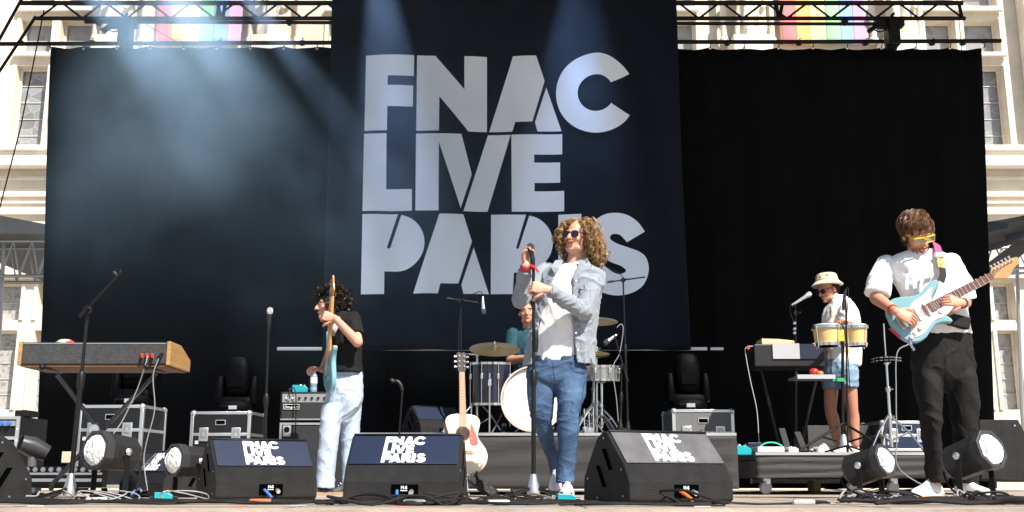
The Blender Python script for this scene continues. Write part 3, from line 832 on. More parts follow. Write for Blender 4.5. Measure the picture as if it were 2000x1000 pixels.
def moving_head(label, loc, rz, sc=1.0):
    t = thing('moving_head_light', label, 'stage light', loc, 'moving head lights on cases', rz)
    t.scale = (sc,) * 3
    m_mh = mat('moving_head_shell', (0.0015, 0.0018, 0.0025), 0.55, bump=0.1, bscale=80, spec=0.05)
    def rr(w, d, z, n=20):
        return [V((w * (abs(math.cos(g)) ** 0.6) * math.copysign(1, math.cos(g)), d * (abs(math.sin(g)) ** 0.6) * math.copysign(1, math.sin(g)), z)) for g in [2 * math.pi * k / n for k in range(n)]]
    part('base', MB().loft([rr(.19, .17, 0.0), rr(.2, .18, .02), rr(.19, .17, .09), rr(.15, .14, .12)]), m_mh, t, world=False)
    part('display', MB().box((0, -0.178, 0.05), (0.09, 0.01, 0.04)), mat('display_grey', (0.35, 0.37, 0.4), 0.3), t, world=False)
    yk = MB()
    for s in (-1, 1):
        rings = []
        for w_, d_, z in ((.045, .1, .1), (.045, .12, .2), (.04, .1, .34), (.03, .07, .4)):
            rings.append([q + V((s * 0.19, 0, 0)) for q in rr(w_, d_, z)])
        yk.loft(rings)
    yk.loft([rr(.21, .12, .1), rr(.22, .12, .14), rr(.2, .1, .17)])
    part('yoke', yk, m_mh, t, world=False)
    part('head', MB().loft([rr(.09, .08, .18), rr(.125, .12, .22), rr(.14, .135, .35), rr(.13, .13, .5), rr(.11, .11, .58), rr(.085, .085, .61)]), m_mh, t, world=False)
    part('vent', MB().box((0, -0.134, 0.34), (0.16, 0.01, 0.12)), MATS['moving_head_shell'], t, world=False)
    part('handle', MB().tube([(-0.12, -0.15, 0.06), (-0.12, -0.2, 0.06), (-0.05, -0.21, 0.06)], 0.008, 6), M_black, t, world=False)
    return t
for (u_, Y_, rz_, la, lb) in ((232, 9.7, R(-3), 'flight case under the keyboard, behind the floor lamps', 'moving head light on the case under the keyboard'),
                          (441, 10.6, R(-2), 'black flight case behind the left tilted wedge', 'moving head light on the case behind the left tilted wedge'),
                          (1366, 10.3, R(2), 'grey sunlit flight case behind the glaring right wedge', 'moving head light on the case behind the glaring right wedge')):
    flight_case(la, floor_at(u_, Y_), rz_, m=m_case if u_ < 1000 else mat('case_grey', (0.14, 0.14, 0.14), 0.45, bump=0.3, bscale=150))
    moving_head(lb, floor_at(u_ + (22 if u_ < 300 else 15 if u_ < 1000 else -18), Y_) + V((0, 0, 0.772)), rz_, 0.9)
flight_case('flight case on the percussion riser behind the tambourine stand', V((P(1750, 850, 10.6).x, 10.6, ZR2)), R(2), W=0.5, H=0.34, lid=0.14, m=mat('case_blue', (0.012, 0.02, 0.06), 0.4))

# ---- bass rig
def cloth_panel(name, mb, m, t): return part(name, mb, m, t, smooth=False)
m_grillcloth = mat('amp_grille_cloth', (0.014, 0.016, 0.02), 0.6, bump=0.5, bscale=300)
m_silver = mat('amp_panel_silver', (0.30, 0.31, 0.32), 0.4, 0.3)
YA = 9.3
def px_box(u0, u1, v0, v1, Y, d):
    a, b = P(u0, v1, Y), P(u1, v0, Y)
    return MB().b2((a.x, Y, a.z), (b.x, Y + d, b.z))
t = thing('bass_cabinet', 'tall black bass speaker cabinet with round logo badge', 'speaker', floor_at(612, YA + 0.2))
x0, x1, zt = P(543, 860, YA).x, P(683, 860, YA).x, P(600, 823, YA).z
part('box', MB().b2((x0, YA, 0.0), (x1, YA + 0.4, zt)), M_cab, t, smooth=False, bevel=0.01)
part('grille', MB().b2((x0 + 0.035, YA - 0.012, 0.05), (x1 - 0.035, YA - 0.002, zt - 0.04)), m_grillcloth, t, smooth=False)
for a, b in (((x0 + 0.012, 0.02), (x0 + 0.03, zt - 0.012)), ((x1 - 0.03, 0.02), (x1 - 0.012, zt - 0.012)), ((x0 + 0.031, zt - 0.03), (x1 - 0.031, zt - 0.012))):
    part('piping', MB().b2((a[0], YA - 0.01, a[1]), (b[0], YA - 0.0015, b[1])), M_alu, t, smooth=False)
bd = part('badge', px_box(552, 568, 831, 852, YA - 0.018, 0.005), mat('badge_silver', (0.5, 0.5, 0.5), 0.4, 0.3), t, smooth=False)
bc = P(560, 839, YA - 0.02)
part('logo_ring', MB().lathe([(0.012, -0.002), (0.026, -0.002), (0.026, 0.001), (0.012, 0.001), (0.012, -0.002)], zaxis(bc, (0, -1, 0)), 20), M_black, bd)
part('logo_ring', MB().lathe([(0.0, 0.0015), (0.007, 0.0015), (0.007, -0.002)], zaxis(bc, (0, -1, 0)), 14), M_black, bd)
t = thing('bass_amplifier', 'silver-panelled bass amplifier head with script nameplate', 'amplifier', P(612, 820, YA + 0.2))
x1 = P(680, 790, YA).x; x0 = P(547, 790, YA).x; zb, zt2 = zt + 0.004, P(600, 765, YA).z
part('box', MB().b2((x0, YA, zb), (x1, YA + 0.36, zt2)), M_cab, t, smooth=False, bevel=0.012)
zp = P(600, 786, YA).z
pn = part('control_panel', MB().b2((x0 + 0.02, YA - 0.012, zp), (x1 - 0.02, YA - 0.002, zt2 - 0.02)), m_silver, t, smooth=False)
part('grille', MB().b2((x0 + 0.02, YA - 0.012, zb + 0.02), (x1 - 0.02, YA - 0.002, zp - 0.004)), m_grillcloth, t, smooth=False)
part('trim', MB().b2((x0 + 0.012, YA - 0.014, zb + 0.008), (x1 - 0.012, YA - 0.002, zb + 0.019)), M_alu, t, smooth=False)
for i in range(9):
    x = x0 + 0.06 + 0.055 * i
    part('knob', MB().lathe([(0.011, 0), (0.011, 0.01), (0.009, 0.014), (0, 0.014)], zaxis((x, YA - 0.012, (zp + zt2 - 0.02) / 2), (0, -1, 0)), 12), M_black if i > 1 else M_white, pn)
np_ = part('nameplate', px_box(554, 584, 790, 799, YA - 0.018, 0.005), m_dark, t, smooth=False)
sc_pts = [(556, 797), (559, 792), (560, 797), (562, 794), (563, 797), (565, 794), (567, 797), (569, 794), (569, 799), (570, 795), (573, 796), (574, 793), (576, 797), (579, 794), (582, 796)]
part('script', MB().tube([P(a, b, YA - 0.021) for a, b in sc_pts], 0.0022, 5, k=3), M_white, np_)
for q in (((554, 790), (584, 790)), ((554, 799), (584, 799)), ((554, 790), (554, 799)), ((584, 790), (584, 799))):
    part('border', MB().tube([P(*q[0], YA - 0.021), P(*q[1], YA - 0.021)], 0.002, 5), M_white, np_)
part('lead', MB().tube([P(566, 778, YA - 0.03), P(565, 768, YA - 0.05), P(570, 757, YA), P(577, 765, YA - .05), P(578, 800, YA - 0.06), P(577, 845, YA - 0.05)], 0.005, 6, k=5), M_rubber, t)
# bottle of water
def lathe_thing(name, label, cat, loc): return thing(name, label, cat, loc)
bl = V((P(607, 765, YA).x, YA + 0.12, zt2 + 0.001))
t = thing('water_bottle', 'clear water bottle with blue cap on the bass amplifier', 'bottle', bl)
m_pet = mat('bottle_water', (0.45, 0.62, 0.80), 0.08, trans=0.5, spec=0.6)
hb = P(607, 722, YA).z - bl.z
k_ = hb / 0.235
part('body', MB().lathe([(0.028, 0), (0.031, 0.006), (0.031, 0.05), (0.029, 0.055), (0.031, 0.06), (0.029, 0.08), (0.031, 0.085), (0.031, 0.17), (0.026, 0.19), (0.013, 0.212), (0.012, 0.222)], Matrix.Translation(bl) @ Matrix.Diagonal((1, 1, k_, 1)), 20), m_pet, t)
part('label_band', MB().lathe([(0.0318, 0.1), (0.0318, 0.16)], Matrix.Translation(bl) @ Matrix.Diagonal((1, 1, k_, 1)), 20), M_white, t)
part('cap', MB().lathe([(0.0145, 0.213), (0.0145, 0.234), (0.0, 0.235)], Matrix.Translation(bl) @ Matrix.Diagonal((1, 1, k_, 1)), 14), mat('cap_blue', (0.02, 0.12, 0.65), 0.35), t)
def pedal(label, loc, rz, m=M_teal, s=1.0, grp='teal effect pedals and boxes'):
    t = thing('effect_pedal', label, 'pedal', loc, grp, rz)
    t.scale = (s, s, s)
    part('case', MB().prism([(-.06, 0), (.06, 0), (.06, .04), (.03, .055), (-.06, .06)], -.037, .037, Matrix.Rotation(R(90), 4, 'X')), m, t, world=False, smooth=False, bevel=0.004)
    part('knob', MB().lathe([(.01, .058), (.01, .07), (0, .07)], Matrix.Translation((-.03, -.012, 0)), 10), M_black, t, world=False)
    part('knob', MB().lathe([(.01, .055), (.01, .067), (0, .067)], Matrix.Translation((0.0, .014, 0)), 10), M_white, t, world=False)
    part('jack', MB().tube([(-.06, 0, .025), (-.095, 0, .025)], .01, 8), M_black, t, world=False)
    part('jack', MB().tube([(.06, 0, .025), (.095, 0, .025)], .01, 8), M_black, t, world=False)
    part('footswitch', MB().lathe([(.009, .05), (.009, .066), (0, .067)], Matrix.Translation((.035, 0, 0)), 10), M_chrome, t, world=False)
    return t
pedal('teal box on the left end of the bass amplifier', V((P(581, 765, YA).x, YA + 0.12, zt2 + 0.001)), 0.1, s=1.1)
pedal('teal pedal right in front of the singer\'s front shoe', floor_at(1105, 5.5), R(8), s=0.78)
pedal('teal box on the floor between the two left floor lamps', floor_at(322, 6.0), R(12), s=0.8)
pedal('teal box hanging at the corner of the percussion riser', V((P(1446, 880, 8.85).x, 8.85, ZR2 - 0.02)), R(20), s=1.3)

# ---- microphone stands
M_mic = mat('microphone_body', (0.02, 0.02, 0.022), 0.35)
M_ball = mat('microphone_grille', (0.55, 0.56, 0.58), 0.4, 0.7, bump=0.6, bscale=400)
M_balld = mat('microphone_grille_dark', (0.06, 0.06, 0.065), 0.5, 0.5, bump=0.6, bscale=400)
def mic(mb_parent, p, d, ball=M_ball, body=M_mic, L=0.17):
    d = V(d).normalized(); p = V(p)
    part('microphone', MB().lathe([(0.009, -L), (0.011, -L + 0.01), (0.0155, -0.035), (0.019, -0.012), (0.019, -0.008)], zaxis(p, d), 16), body, mb_parent)
    part('microphone_head', MB().lathe([(0.018, -0.012), (0.024, 0.0), (0.0255, 0.016), (0.021, 0.034), (0.01, 0.042), (0, 0.044)], zaxis(p, d), 16), ball, mb_parent)
def mic_stand(label, base, top, boom=None, clip=True, legs=3, foot='tripod', legr=0.28, lrot=0.3, rod=0.011, m=M_black, grp='microphone stands', split=0.55):
    """base: floor point, top: head of the upright, boom: (rear end, front end)"""
    base, top = V(base), V(top)
    t = thing('microphone_stand', label, 'microphone stand', base, grp)
    mid = base + (top - base) * split
    part('lower_tube', MB().tube([base + V((0, 0, 0.06)), mid], rod * 1.25, 10), m, t)
    part('upper_tube', MB().tube([mid, top], rod * 0.85, 10), m, t)
    part('clutch', MB().lathe([(rod * 1.5, -0.05), (rod * 1.9, -0.02), (rod * 1.9, 0.03), (rod * 1.3, 0.05)], zaxis(mid, top - base), 12), M_plastic, t)
    part('hub', MB().lathe([(rod * 3.4, 0.03), (rod * 3.6, 0.05), (rod * 2.4, 0.1), (rod * 1.5, 0.15)], zaxis(base, (0, 0, 1)), 14), M_alu if foot == 'cone' else M_plastic, t)
    for k in range(legs):
        g = lrot + 2 * math.pi * k / legs
        e = base + V((math.cos(g) * legr, math.sin(g) * legr, 0.012))
        l = part('leg', MB().tube([base + V((0, 0, 0.07)), e], rod * 0.95, 8), m, t)
        part('rubber_foot', MB().tube([e + (base - e).normalized() * 0.05, e - (base - e).normalized() * 0.01], rod * 1.4, 8, rnd=True), M_rubber, l)
    if boom:
        a, b = V(boom[0]), V(boom[1])
        part('boom', MB().tube([a, b], rod * 0.8, 8), m, t)
        part('boom_grip', MB().tube([a, a + (b - a) * 0.16], rod * 1.25, 8), M_plastic, t)
        part('boom_joint', MB().lathe([(0.02, -0.02), (0.024, 0), (0.02, 0.02)], zaxis(top, (0, 1, 0)), 12), m, t)
        part('joint_knob', MB().tube([top, top + V((0.03, -0.05, 0.0))], 0.009, 8), m, t)
    return t
# left front boom stand, empty clip
bY = 5.9
t = mic_stand('boom stand with empty clip standing before the keyboard', floor_at(138, bY), P(172, 604, bY), (P(155, 619, bY - .02), P(223, 546, bY - .02)), legs=3, legr=0.3, lrot=0.25, foot='cone', split=0.62)
part('clip', MB().tube([P(223, 546, bY - .02), P(228, 538, bY - .02), P(223, 530, bY - .02), P(227, 526, bY - .02)], 0.01, 8, k=3), M_plastic, t)
part('clip', MB().tube([P(228, 538, bY - .02), P(234, 534, bY - .02), P(235, 526, bY - .02)], 0.008, 8, k=3), M_plastic, t)
# bassist vocal mic
bY = 8.0
t = mic_stand('straight stand with silver-headed microphone left of the bassist', floor_at(515, bY), P(525, 634, bY), legs=3, lrot=0.9)
mic(t, P(527, 611, bY), (0.03, -0.1, 1), L=0.13)
part('lead', MB().tube([P(526, 630, bY), P(519, 660, bY + .02), P(522, 720, bY + .02), P(517, 800, bY + .02), P(521, 870, bY + .03), P(512, 950, bY + .03)], 0.004, 6, k=5), M_rubber, t)
# singer stand
SY = 6.58
t = mic_stand('straight stand gripped by the singer', floor_at(1042, SY), P(1042, 512, SY), legs=3, legr=0.22, lrot=-0.35, foot='cone', rod=0.0115, split=0.5)
mic(t, P(1037, 488, SY - 0.01), (-0.15, -0.25, 0.9), M_balld, L=0.1)
part('second_clutch', MB().lathe([(0.014, -0.08), (0.018, -0.05), (0.018, 0.04), (0.013, 0.06)], zaxis(P(1046, 662, SY), (0, 0, 1)), 12), M_plastic, t)
part('clip', MB().lathe([(0.013, -0.03), (0.017, 0), (0.013, 0.025)], zaxis(P(1040, 508, SY), (0, 0, 1)), 12), M_plastic, t)
# small stand behind the middle wedge
bY = 8.2
t = mic_stand('low thin stand with clip behind the middle wedge', floor_at(772, bY), P(786, 762, bY), None, rod=0.008, legr=0.2, split=0.4)
part('clip', MB().tube([P(786, 762, bY), P(783, 752, bY), P(776, 744, bY), P(768, 745, bY), P(764, 740, bY)], 0.013, 8, k=3), M_plastic, t)
# drum overheads
bY = 9.2
def on_r1(u, Y): return V((P(u, 900, Y).x, Y, ZR1))
t = mic_stand('overhead microphone stand left of the drums, above the acoustic guitar', on_r1(899, bY), P(900, 588, bY), (P(873, 583, bY), P(934, 591, bY)), rod=0.009, legr=0.25)
mic(t, P(944, 606, bY), (0.05, -0.05, -1), M_balld, M_alu, 0.12)
part('lead', MB().tube([P(943, 585, bY), P(940, 570, bY), P(925, 574, bY), P(905, 583, bY), P(896, 640, bY), P(897, 740, bY)], 0.004, 6, k=5), M_rubber, t)
t = mic_stand('tall overhead microphone stand right of the drums', on_r1(1228, 9.6), P(1217, 547, 9.6), (P(1186, 551, 9.6), P(1260, 541, 9.6)), rod=0.009, legr=0.25)
part('lead', MB().tube([P(1220, 545, 9.6), P(1208, 533, 9.6), P(1190, 525, 9.6), P(1180, 518, 9.6)], 0.004, 6, k=5), M_rubber, t)
t = mic_stand('short angled stand with drum microphone right of the singer', on_r1(1213, 9.3), P(1214, 716, 9.3), (P(1226, 745, 9.3), P(1200, 655, 9.3)), rod=0.009, legr=0.22)
mic(t, P(1186, 667, 9.3), (-0.6, -0.3, -0.45), M_balld, M_alu, 0.12)
part('lead', MB().tube([P(1205, 640, 9.3), P(1213, 633, 9.3), P(1217, 645, 9.3), P(1210, 690, 9.3), P(1197, 720, 9.3), P(1204, 780, 9.3), P(1208, 830, 9.3)], 0.004, 6, k=5), mat('lead_grey', (0.25, 0.25, 0.26), 0.5), t)

# ---- drum kit
def hoop(t, M, r, z, m=M_chrome, h=0.02):
    return part('hoop', MB().lathe([(r, z - h / 2), (r + 0.009, z - h / 2), (r + 0.009, z + h / 2), (r, z + h / 2), (r, z - h / 2)], M, 32), m, t)
m_shell = mat('drum_shell_dark', (0.01, 0.012, 0.03), 0.22, coat=0.5)
m_head = mat('drum_head_white', (0.8, 0.82, 0.85), 0.35)
def drum(name, label, c, axis, r, h, shell, top, lugs=8, group='drums of the kit', bottom=None, hm=M_chrome):
    """c middle of the upper head, axis points out of it"""
    axis = V(axis).normalized()
    t = thing(name, label, 'drum', V(c) - axis * h, group)
    M = zaxis(V(c), axis)
    part('shell', MB().lathe([(r, -h), (r, 0)], M, 36), shell, t)
    part('head', MB().lathe([(r + 0.003, -0.003), (r * 0.97, 0.004), (0.0, 0.005)], M, 36), top, t)
    hoop(t, M, r, 0.0, hm); hoop(t, M, r, -h, hm)
    for k in range(lugs):
        g = 2 * math.pi * (k + 0.5) / lugs
        x, y = math.cos(g), math.sin(g)
        part('tension_rod', MB().tube([M @ V((x * (r + 0.013), y * (r + 0.013), 0.012)), M @ V((x * (r + 0.013), y * (r + 0.013), -h - 0.01))], 0.004, 6), M_chrome, t)
        lg = part('lug', MB().box(M @ V((x * (r + 0.011), y * (r + 0.011), -h * 0.32)), (0.022, 0.022, 0.05), M.to_3x3()), M_chrome, t, bevel=0.005)
    return t, M
KY = 9.0
kc = P(1042, 779, KY)
t, M = drum('bass_drum', 'white-headed bass drum behind the singer', kc, (-0.16, -1, 0.03), 0.268, 0.42, m_shell, m_head, 8, hm=m_shell)
part('rim', MB().lathe([(0.266, 0.004), (0.279, 0.004), (0.279, 0.03), (0.266, 0.03), (0.266, 0.004)], M, 40), mat('rim_pale', (0.62, 0.55, 0.48), 0.4), t)
for s in (-1, 1):
    part('spur', MB().tube([kc + V((s * 0.25, 0.15, -0.1)), V((kc.x + s * 0.36, kc.y + 0.02, ZR1 + 0.01))], 0.009, 8), M_chrome, t)
tc = P(958, 711, 9.15)
t, M = drum('floor_tom', 'dark floor tom left of the bass drum', tc, (0, -0.06, 1), 0.172, 0.345, m_shell, m_head, 8)
for k in range(3):
    g = 0.5 + 2.1 * k
    a = tc + V((0.195 * math.cos(g), 0.195 * math.sin(g), -0.1))
    part('leg', MB().tube([a, V((a.x, a.y, ZR1 + 0.01))], 0.008, 8), M_chrome, t)
    part('bracket', MB().box(a + V((0, 0, -0.08)), (0.03, 0.03, 0.06)), M_chrome, t, bevel=0.004)
t, M = drum('snare_drum', 'small chrome snare drum at the right of the kit', P(1174, 717, 9.5), (0, -0.05, 1), 0.155, 0.12, mat('snare_steel', (0.5, 0.5, 0.52), 0.25, 0.9), m_head, 8)
t, M = drum('rack_tom', 'dark rack tom half hidden behind the singer\'s legs', P(1092, 735, 9.35), (0, -0.35, 1), 0.14, 0.2, m_shell, m_head, 6)
m_brass = mat('cymbal_bronze', (0.36, 0.29, 0.15), 0.34, 0.9, bump=0.15, bscale=90, col2=(0.26, 0.20, 0.10), vscale=8)
def cymbal(label, c, r, tilt, stand_u, Yv, col=m_brass, bell=True, sbase=None, hats=False, base=None):
    nrm = V(tilt).normalized()
    t = thing('cymbal', label, 'cymbal', c, 'cymbals of the kit')
    M = zaxis(c, nrm)
    part('plate', MB().lathe([(r, -0.018), (r * 0.98, -0.0165), (r * 0.6, -0.005), (r * 0.22, 0.002), (r * 0.17, 0.014), (r * 0.08, 0.022), (0.006, 0.023), (0.006, 0.021), (r * 0.6, -0.007), (r, -0.02), (r, -0.018)], M, 40), col, t)
    part('wing_nut', MB().lathe([(0.006, 0.02), (0.012, 0.035), (0.006, 0.05), (0, 0.06)], M, 10), M_chrome, t)
    if hats:
        part('plate', MB().lathe([(r, -0.03), (r * 0.6, -0.042), (r * 0.2, -0.05), (r, -0.032), (r, -0.03)], M, 40), col, t)
    return t
def cymbal_stand(label, base, top, arm=None, rod=0.012):
    base, top = V(base), V(top)
    t = thing('cymbal_stand', label, 'stand', base, 'chrome stands of the kit')
    n = [0.0, 0.4, 0.7, 1.0]
    for i in range(3):
        a, b = base + V((0, 0, 0.05 if i == 0 else 0)) + (top - base) * n[i], base + (top - base) * n[i + 1]
        part('tube', MB().tube([a, b], rod * (1.25 - 0.25 * i), 10), M_chrome, t)
        part('clutch', MB().lathe([(rod * 1.4, -0.02), (rod * 1.9, 0), (rod * 1.4, 0.02)], zaxis(b, top - base), 10), M_chrome, t)
        part('wing_bolt', MB().tube([b, b + V((0.03, -0.03, 0))], 0.007, 8), M_chrome, t)
    hub = base + V((0, 0, 0.32))
    for k in range(3):
        g = -0.5 + 2.094 * k
        e = base + V((0.26 * math.cos(g), 0.26 * math.sin(g), 0.012))
        l = part('leg', MB().tube([hub, base + V((0.15 * math.cos(g), 0.15 * math.sin(g), 0.17)), e], 0.01, 8), M_chrome, t)
        part('rubber_foot', MB().tube([e + V((0, 0, 0.03)), e + V((0, 0, -0.002))], 0.014, 8), M_rubber, l)
        part('strut', MB().tube([base + V((0, 0, 0.1)), base + V((0.15 * math.cos(g), 0.15 * math.sin(g), 0.17))], 0.007, 6), M_chrome, t)
    if arm:
        part('arm', MB().tube([V(arm[0]), V(arm[1])], 0.009, 8), M_chrome, t)
    return t
cy1 = P(966, 678, 9.2)
cymbal('large bronze cymbal over the floor tom', cy1, 0.222, (0.02, -0.42, 1), 965, 9.2)
cymbal_stand('chrome stand with arm behind the acoustic guitar headstock', on_r1(932, 9.35), P(932, 692, 9.35), (P(891, 692, 9.35), P(965, 692, 9.3)))
solo('cymbal_tilter', MB().tube([P(966, 692, 9.25), P(966, 668, 9.2)], 0.008, 8), M_chrome, 'chrome rod through the cymbal over the floor tom', 'rod')
cy2 = P(1164, 624, 9.8)
cymbal('bronze cymbal above the singer\'s hip at right', cy2, 0.205, (0.0, -0.36, 1), 1160, 9.8)
cymbal_stand('tall chrome stand right of the singer, under the right cymbal', on_r1(1159, 9.8), P(1160, 622, 9.8))
cymbal('hi-hat cymbals low at the right of the kit', P(1163, 687, 9.6), 0.13, (0, -0.26, 1), 1163, 9.6, hats=True)
cymbal_stand('chrome hi-hat stand right of the singer', on_r1(1166, 9.62), P(1165, 682, 9.6))
t = thing('snare_stand', 'low chrome tripod under the snare drum', 'stand', on_r1(1176, 9.5), 'chrome stands of the kit')
part('tube', MB().tube([on_r1(1176, 9.5) + V((0, 0, 0.08)), P(1175, 745, 9.5)], 0.013, 8), M_chrome, t)
for k in range(3):
    g = 0.9 + 2.094 * k
    part('leg', MB().tube([on_r1(1176, 9.5) + V((0, 0, 0.2)), on_r1(1176, 9.5) + V((0.24 * math.cos(g), 0.24 * math.sin(g), 0.01))], 0.01, 8), M_chrome, t)
    part('basket_arm', MB().tube([P(1175, 748, 9.5), P(1175, 741, 9.5) + V((0.15 * math.cos(g), 0.15 * math.sin(g), 0.02))], 0.008, 8), M_chrome, t)
    part('clamp', MB().lathe([(0.018, -0.02), (0.022, 0), (0.018, 0.02)], zaxis(on_r1(1176, 9.5) + V((0, 0, 0.12 + 0.08 * k)), (0, 0, 1)), 10), M_chrome, t)
t = thing('hi_hat_pedal', 'chrome hi-hat pedal beside the stands right of the singer', 'pedal', on_r1(1150, 9.2))
part('footboard', MB().box(on_r1(1150, 9.2) + V((0, 0, 0.05)), (0.08, 0.26, 0.012), Matrix.Rotation(R(12), 3, 'X')), M_alu, t)
part('frame', MB().tube([on_r1(1142, 9.32), on_r1(1142, 9.32) + V((0, 0, 0.24)), on_r1(1160, 9.32) + V((0, 0, 0.24)), on_r1(1160, 9.32)], 0.009, 8), M_chrome, t)
for k in range(3):
    part('leg', MB().tube([on_r1(1151, 9.32) + V((0, 0, 0.22)), on_r1(1120 + 32 * k, 9.2 + 0.1 * k) + V((0, 0, 0.01))], 0.008, 8), M_chrome, t)
t = thing('drum_pedal', 'chrome bass drum pedal behind the bass drum', 'pedal', on_r1(1080, 9.35))
part('footboard', MB().box(on_r1(1080, 9.4) + V((0, 0, 0.04)), (0.09, 0.26, 0.012), Matrix.Rotation(R(10), 3, 'X')), M_alu, t)
part('frame', MB().tube([on_r1(1070, 9.3), on_r1(1070, 9.3) + V((0, 0, 0.2)), on_r1(1090, 9.3) + V((0, 0, 0.2)), on_r1(1090, 9.3)], 0.01, 8), M_chrome, t)
t = thing('drum_stool', 'black drum stool under the drummer', 'stool', on_r1(1040, 9.75))
part('cushion', MB().lathe([(0.15, 0.4), (0.17, 0.42), (0.17, 0.47), (0.15, 0.49), (0, 0.49)], Matrix.Translation(on_r1(1040, 9.75)), 24), M_rubber, t)
part('post', MB().tube([on_r1(1040, 9.75) + V((0, 0, 0.02)), on_r1(1040, 9.75) + V((0, 0, 0.41))], 0.015, 8), M_chrome, t)
for k in range(3):
    g = 0.5 + 2.094 * k
    part('leg', MB().tube([on_r1(1040, 9.75) + V((0, 0, 0.2)), on_r1(1040, 9.75) + V((0.24 * math.cos(g), 0.24 * math.sin(g), 0.01))], 0.01, 8), M_chrome, t)
wedge('black monitor wedge on the drum riser behind the acoustic guitar', V((P(868, 900, 9.6).x, 9.35, ZR1)), R(35), sc=0.78, logo=False)

# ---- keyboard on its X stand
KB = 6.7
m_tolex = mat('keyboard_tolex', (0.060, 0.064, 0.070), 0.75, bump=0.9, bscale=220, var=0.25, vscale=40)
m_oak = mat('keyboard_wood', (0.38, 0.22, 0.085), 0.45, var=0.25, vscale=6, stretch=(1, 1, 8))
a, b = P(33, 714, KB), P(336, 672, KB)
xl, xr = a.x, P(333, 690, KB).x
z0, z1 = P(200, 711, KB).z, P(200, 668, KB).z
kd = 0.42
t = thing('electric_piano', 'grey vintage keyboard with wooden ends, its back to the crowd', 'keyboard', V(((xl + xr) / 2, KB + kd / 2, z0)))
part('case', MB().prism([(0, z0), (0, z1), (kd, z1 - 0.06), (kd, z0)], xl + 0.025, xr - 0.025, Matrix(((0, 0, 1, 0), (1, 0, 0, KB), (0, 1, 0, 0), (0, 0, 0, 1)))), m_tolex, t, smooth=False, bevel=0.006)
for xa in (xl, xr - 0.024):
    part('end_cheek', MB().prism([(-0.008, z0 - 0.008), (-0.008, z1 + 0.004), (kd * 0.5, z1 + 0.004), (kd + 0.01, z1 - 0.07), (kd + 0.01, z0 - 0.008)], xa, xa + 0.0245, Matrix(((0, 0, 1, 0), (1, 0, 0, KB), (0, 1, 0, 0), (0, 0, 0, 1)))), m_oak, t, smooth=False, bevel=0.004)
part('lid_seam', MB().b2((xl + 0.03, KB - 0.003, z1 - 0.012), (xr - 0.03, KB - 0.0005, z1 - 0.008)), M_alu, t, smooth=False)
part('bottom_board', MB().b2((xl + 0.02, KB + 0.01, z0 - 0.016), (xr - 0.02, KB + kd - 0.01, z0 - 0.002)), mat('bottom_ply', (0.14, 0.07, 0.03), 0.6), t, smooth=False)
for i, u_ in enumerate((277, 287, 297)):
    part('plug', MB().tube([P(u_, 693, KB), P(u_ + 1, 696, KB - 0.04)], 0.011, 10), mat('plug_red', (0.5, 0.05, 0.04), 0.4), t)
part('plug', MB().tube([P(316, 692, KB), P(310, 700, KB - 0.05)], 0.012, 8), M_black, t)
m_lead = mat('lead_grey', (0.2, 0.2, 0.2), 0.5)
part('lead', MB().tube([P(288, 696, KB - .04), P(284, 712, KB - .06), P(268, 760, KB - .03), P(240, 820, KB - .05), P(218, 852, KB - 0.1)], 0.0035, 6, k=6), m_lead, t)
part('lead', MB().tube([P(310, 700, KB - .05), P(299, 735, KB - .06), P(302, 800, KB - .05), P(287, 860, KB - .05), P(281, 900, KB - .05), P(288, 958, KB - .1)], 0.0035, 6, k=6), m_lead, t)
t = thing('keyboard_stand', 'black folding X stand under the grey keyboard', 'stand', floor_at(195, KB + 0.2))
def xleg(p, q, Y, lab=None):
    d = V((0, Y, 0))
    part('leg', MB().bar(p, q, 0.022, 0.036, up=(0, 1, 0)), mat('stand_enamel', (0.012, 0.012, 0.014), 0.2, spec=0.6), t, smooth=False, bevel=0.003)
for dy in (0.05, 0.13):
    xleg(P(112, 732, KB + dy), P(282, 955, KB + dy), 0)
for dy in (0.16, 0.24):
    xleg(P(306, 728, KB + dy), P(100, 948, KB + dy), 0)
part('pivot', MB().lathe([(0.03, -0.01), (0.034, 0.0), (0.03, 0.012), (0.0, 0.014)], zaxis(P(184, 839, KB + 0.03), (0, -1, 0)), 16), M_alu, t)
for u_, v_ in ((82, 717), (287, 717)):
    part('support_arm', MB().tube([P(u_, v_, KB - 0.05), P(u_ + 38, v_ + 9, KB + 0.4)], 0.014, 10), M_black, t)
    part('end_cap', MB().ball(P(u_, v_, KB - 0.05), 0.019), M_plastic, t)
for u_ in (100, 282):
    part('foot_bar', MB().tube([P(u_, 953, KB - 0.12), P(u_, 955, KB + 0.42)], 0.016, 10), M_black, t)
hb = P(124, 668, KB + 0.12)
t = thing('knitted_cap', 'small red, cream and green ball-shaped cap on the keyboard', 'cap', V((hb.x, KB + 0.15, z1 - 0.02)))
for i, (cn, c) in enumerate((('green', (0.05, 0.35, 0.15)), ('cream', (0.8, 0.7, 0.5)), ('red', (0.75, 0.06, 0.04)))):
    rings = []
    g0, g1 = math.pi * (1 - i / 3), math.pi * (1 - (i + 1) / 3)
    rows = [[V((hb.x + 0.075 * math.sin(e) * math.cos(g0 + (g1 - g0) * k / 6), KB + 0.15 - 0.062 * math.cos(e), z1 - 0.012 + 0.05 * math.sin(e) * math.sin(g0 + (g1 - g0) * k / 6))) for k in range(7)] for e in [math.pi * q / 12 for q in range(13)]]
    part('panel', MB().grid(rows), mat('cap_' + cn, c, 0.8), t, label=cn + ' panel')

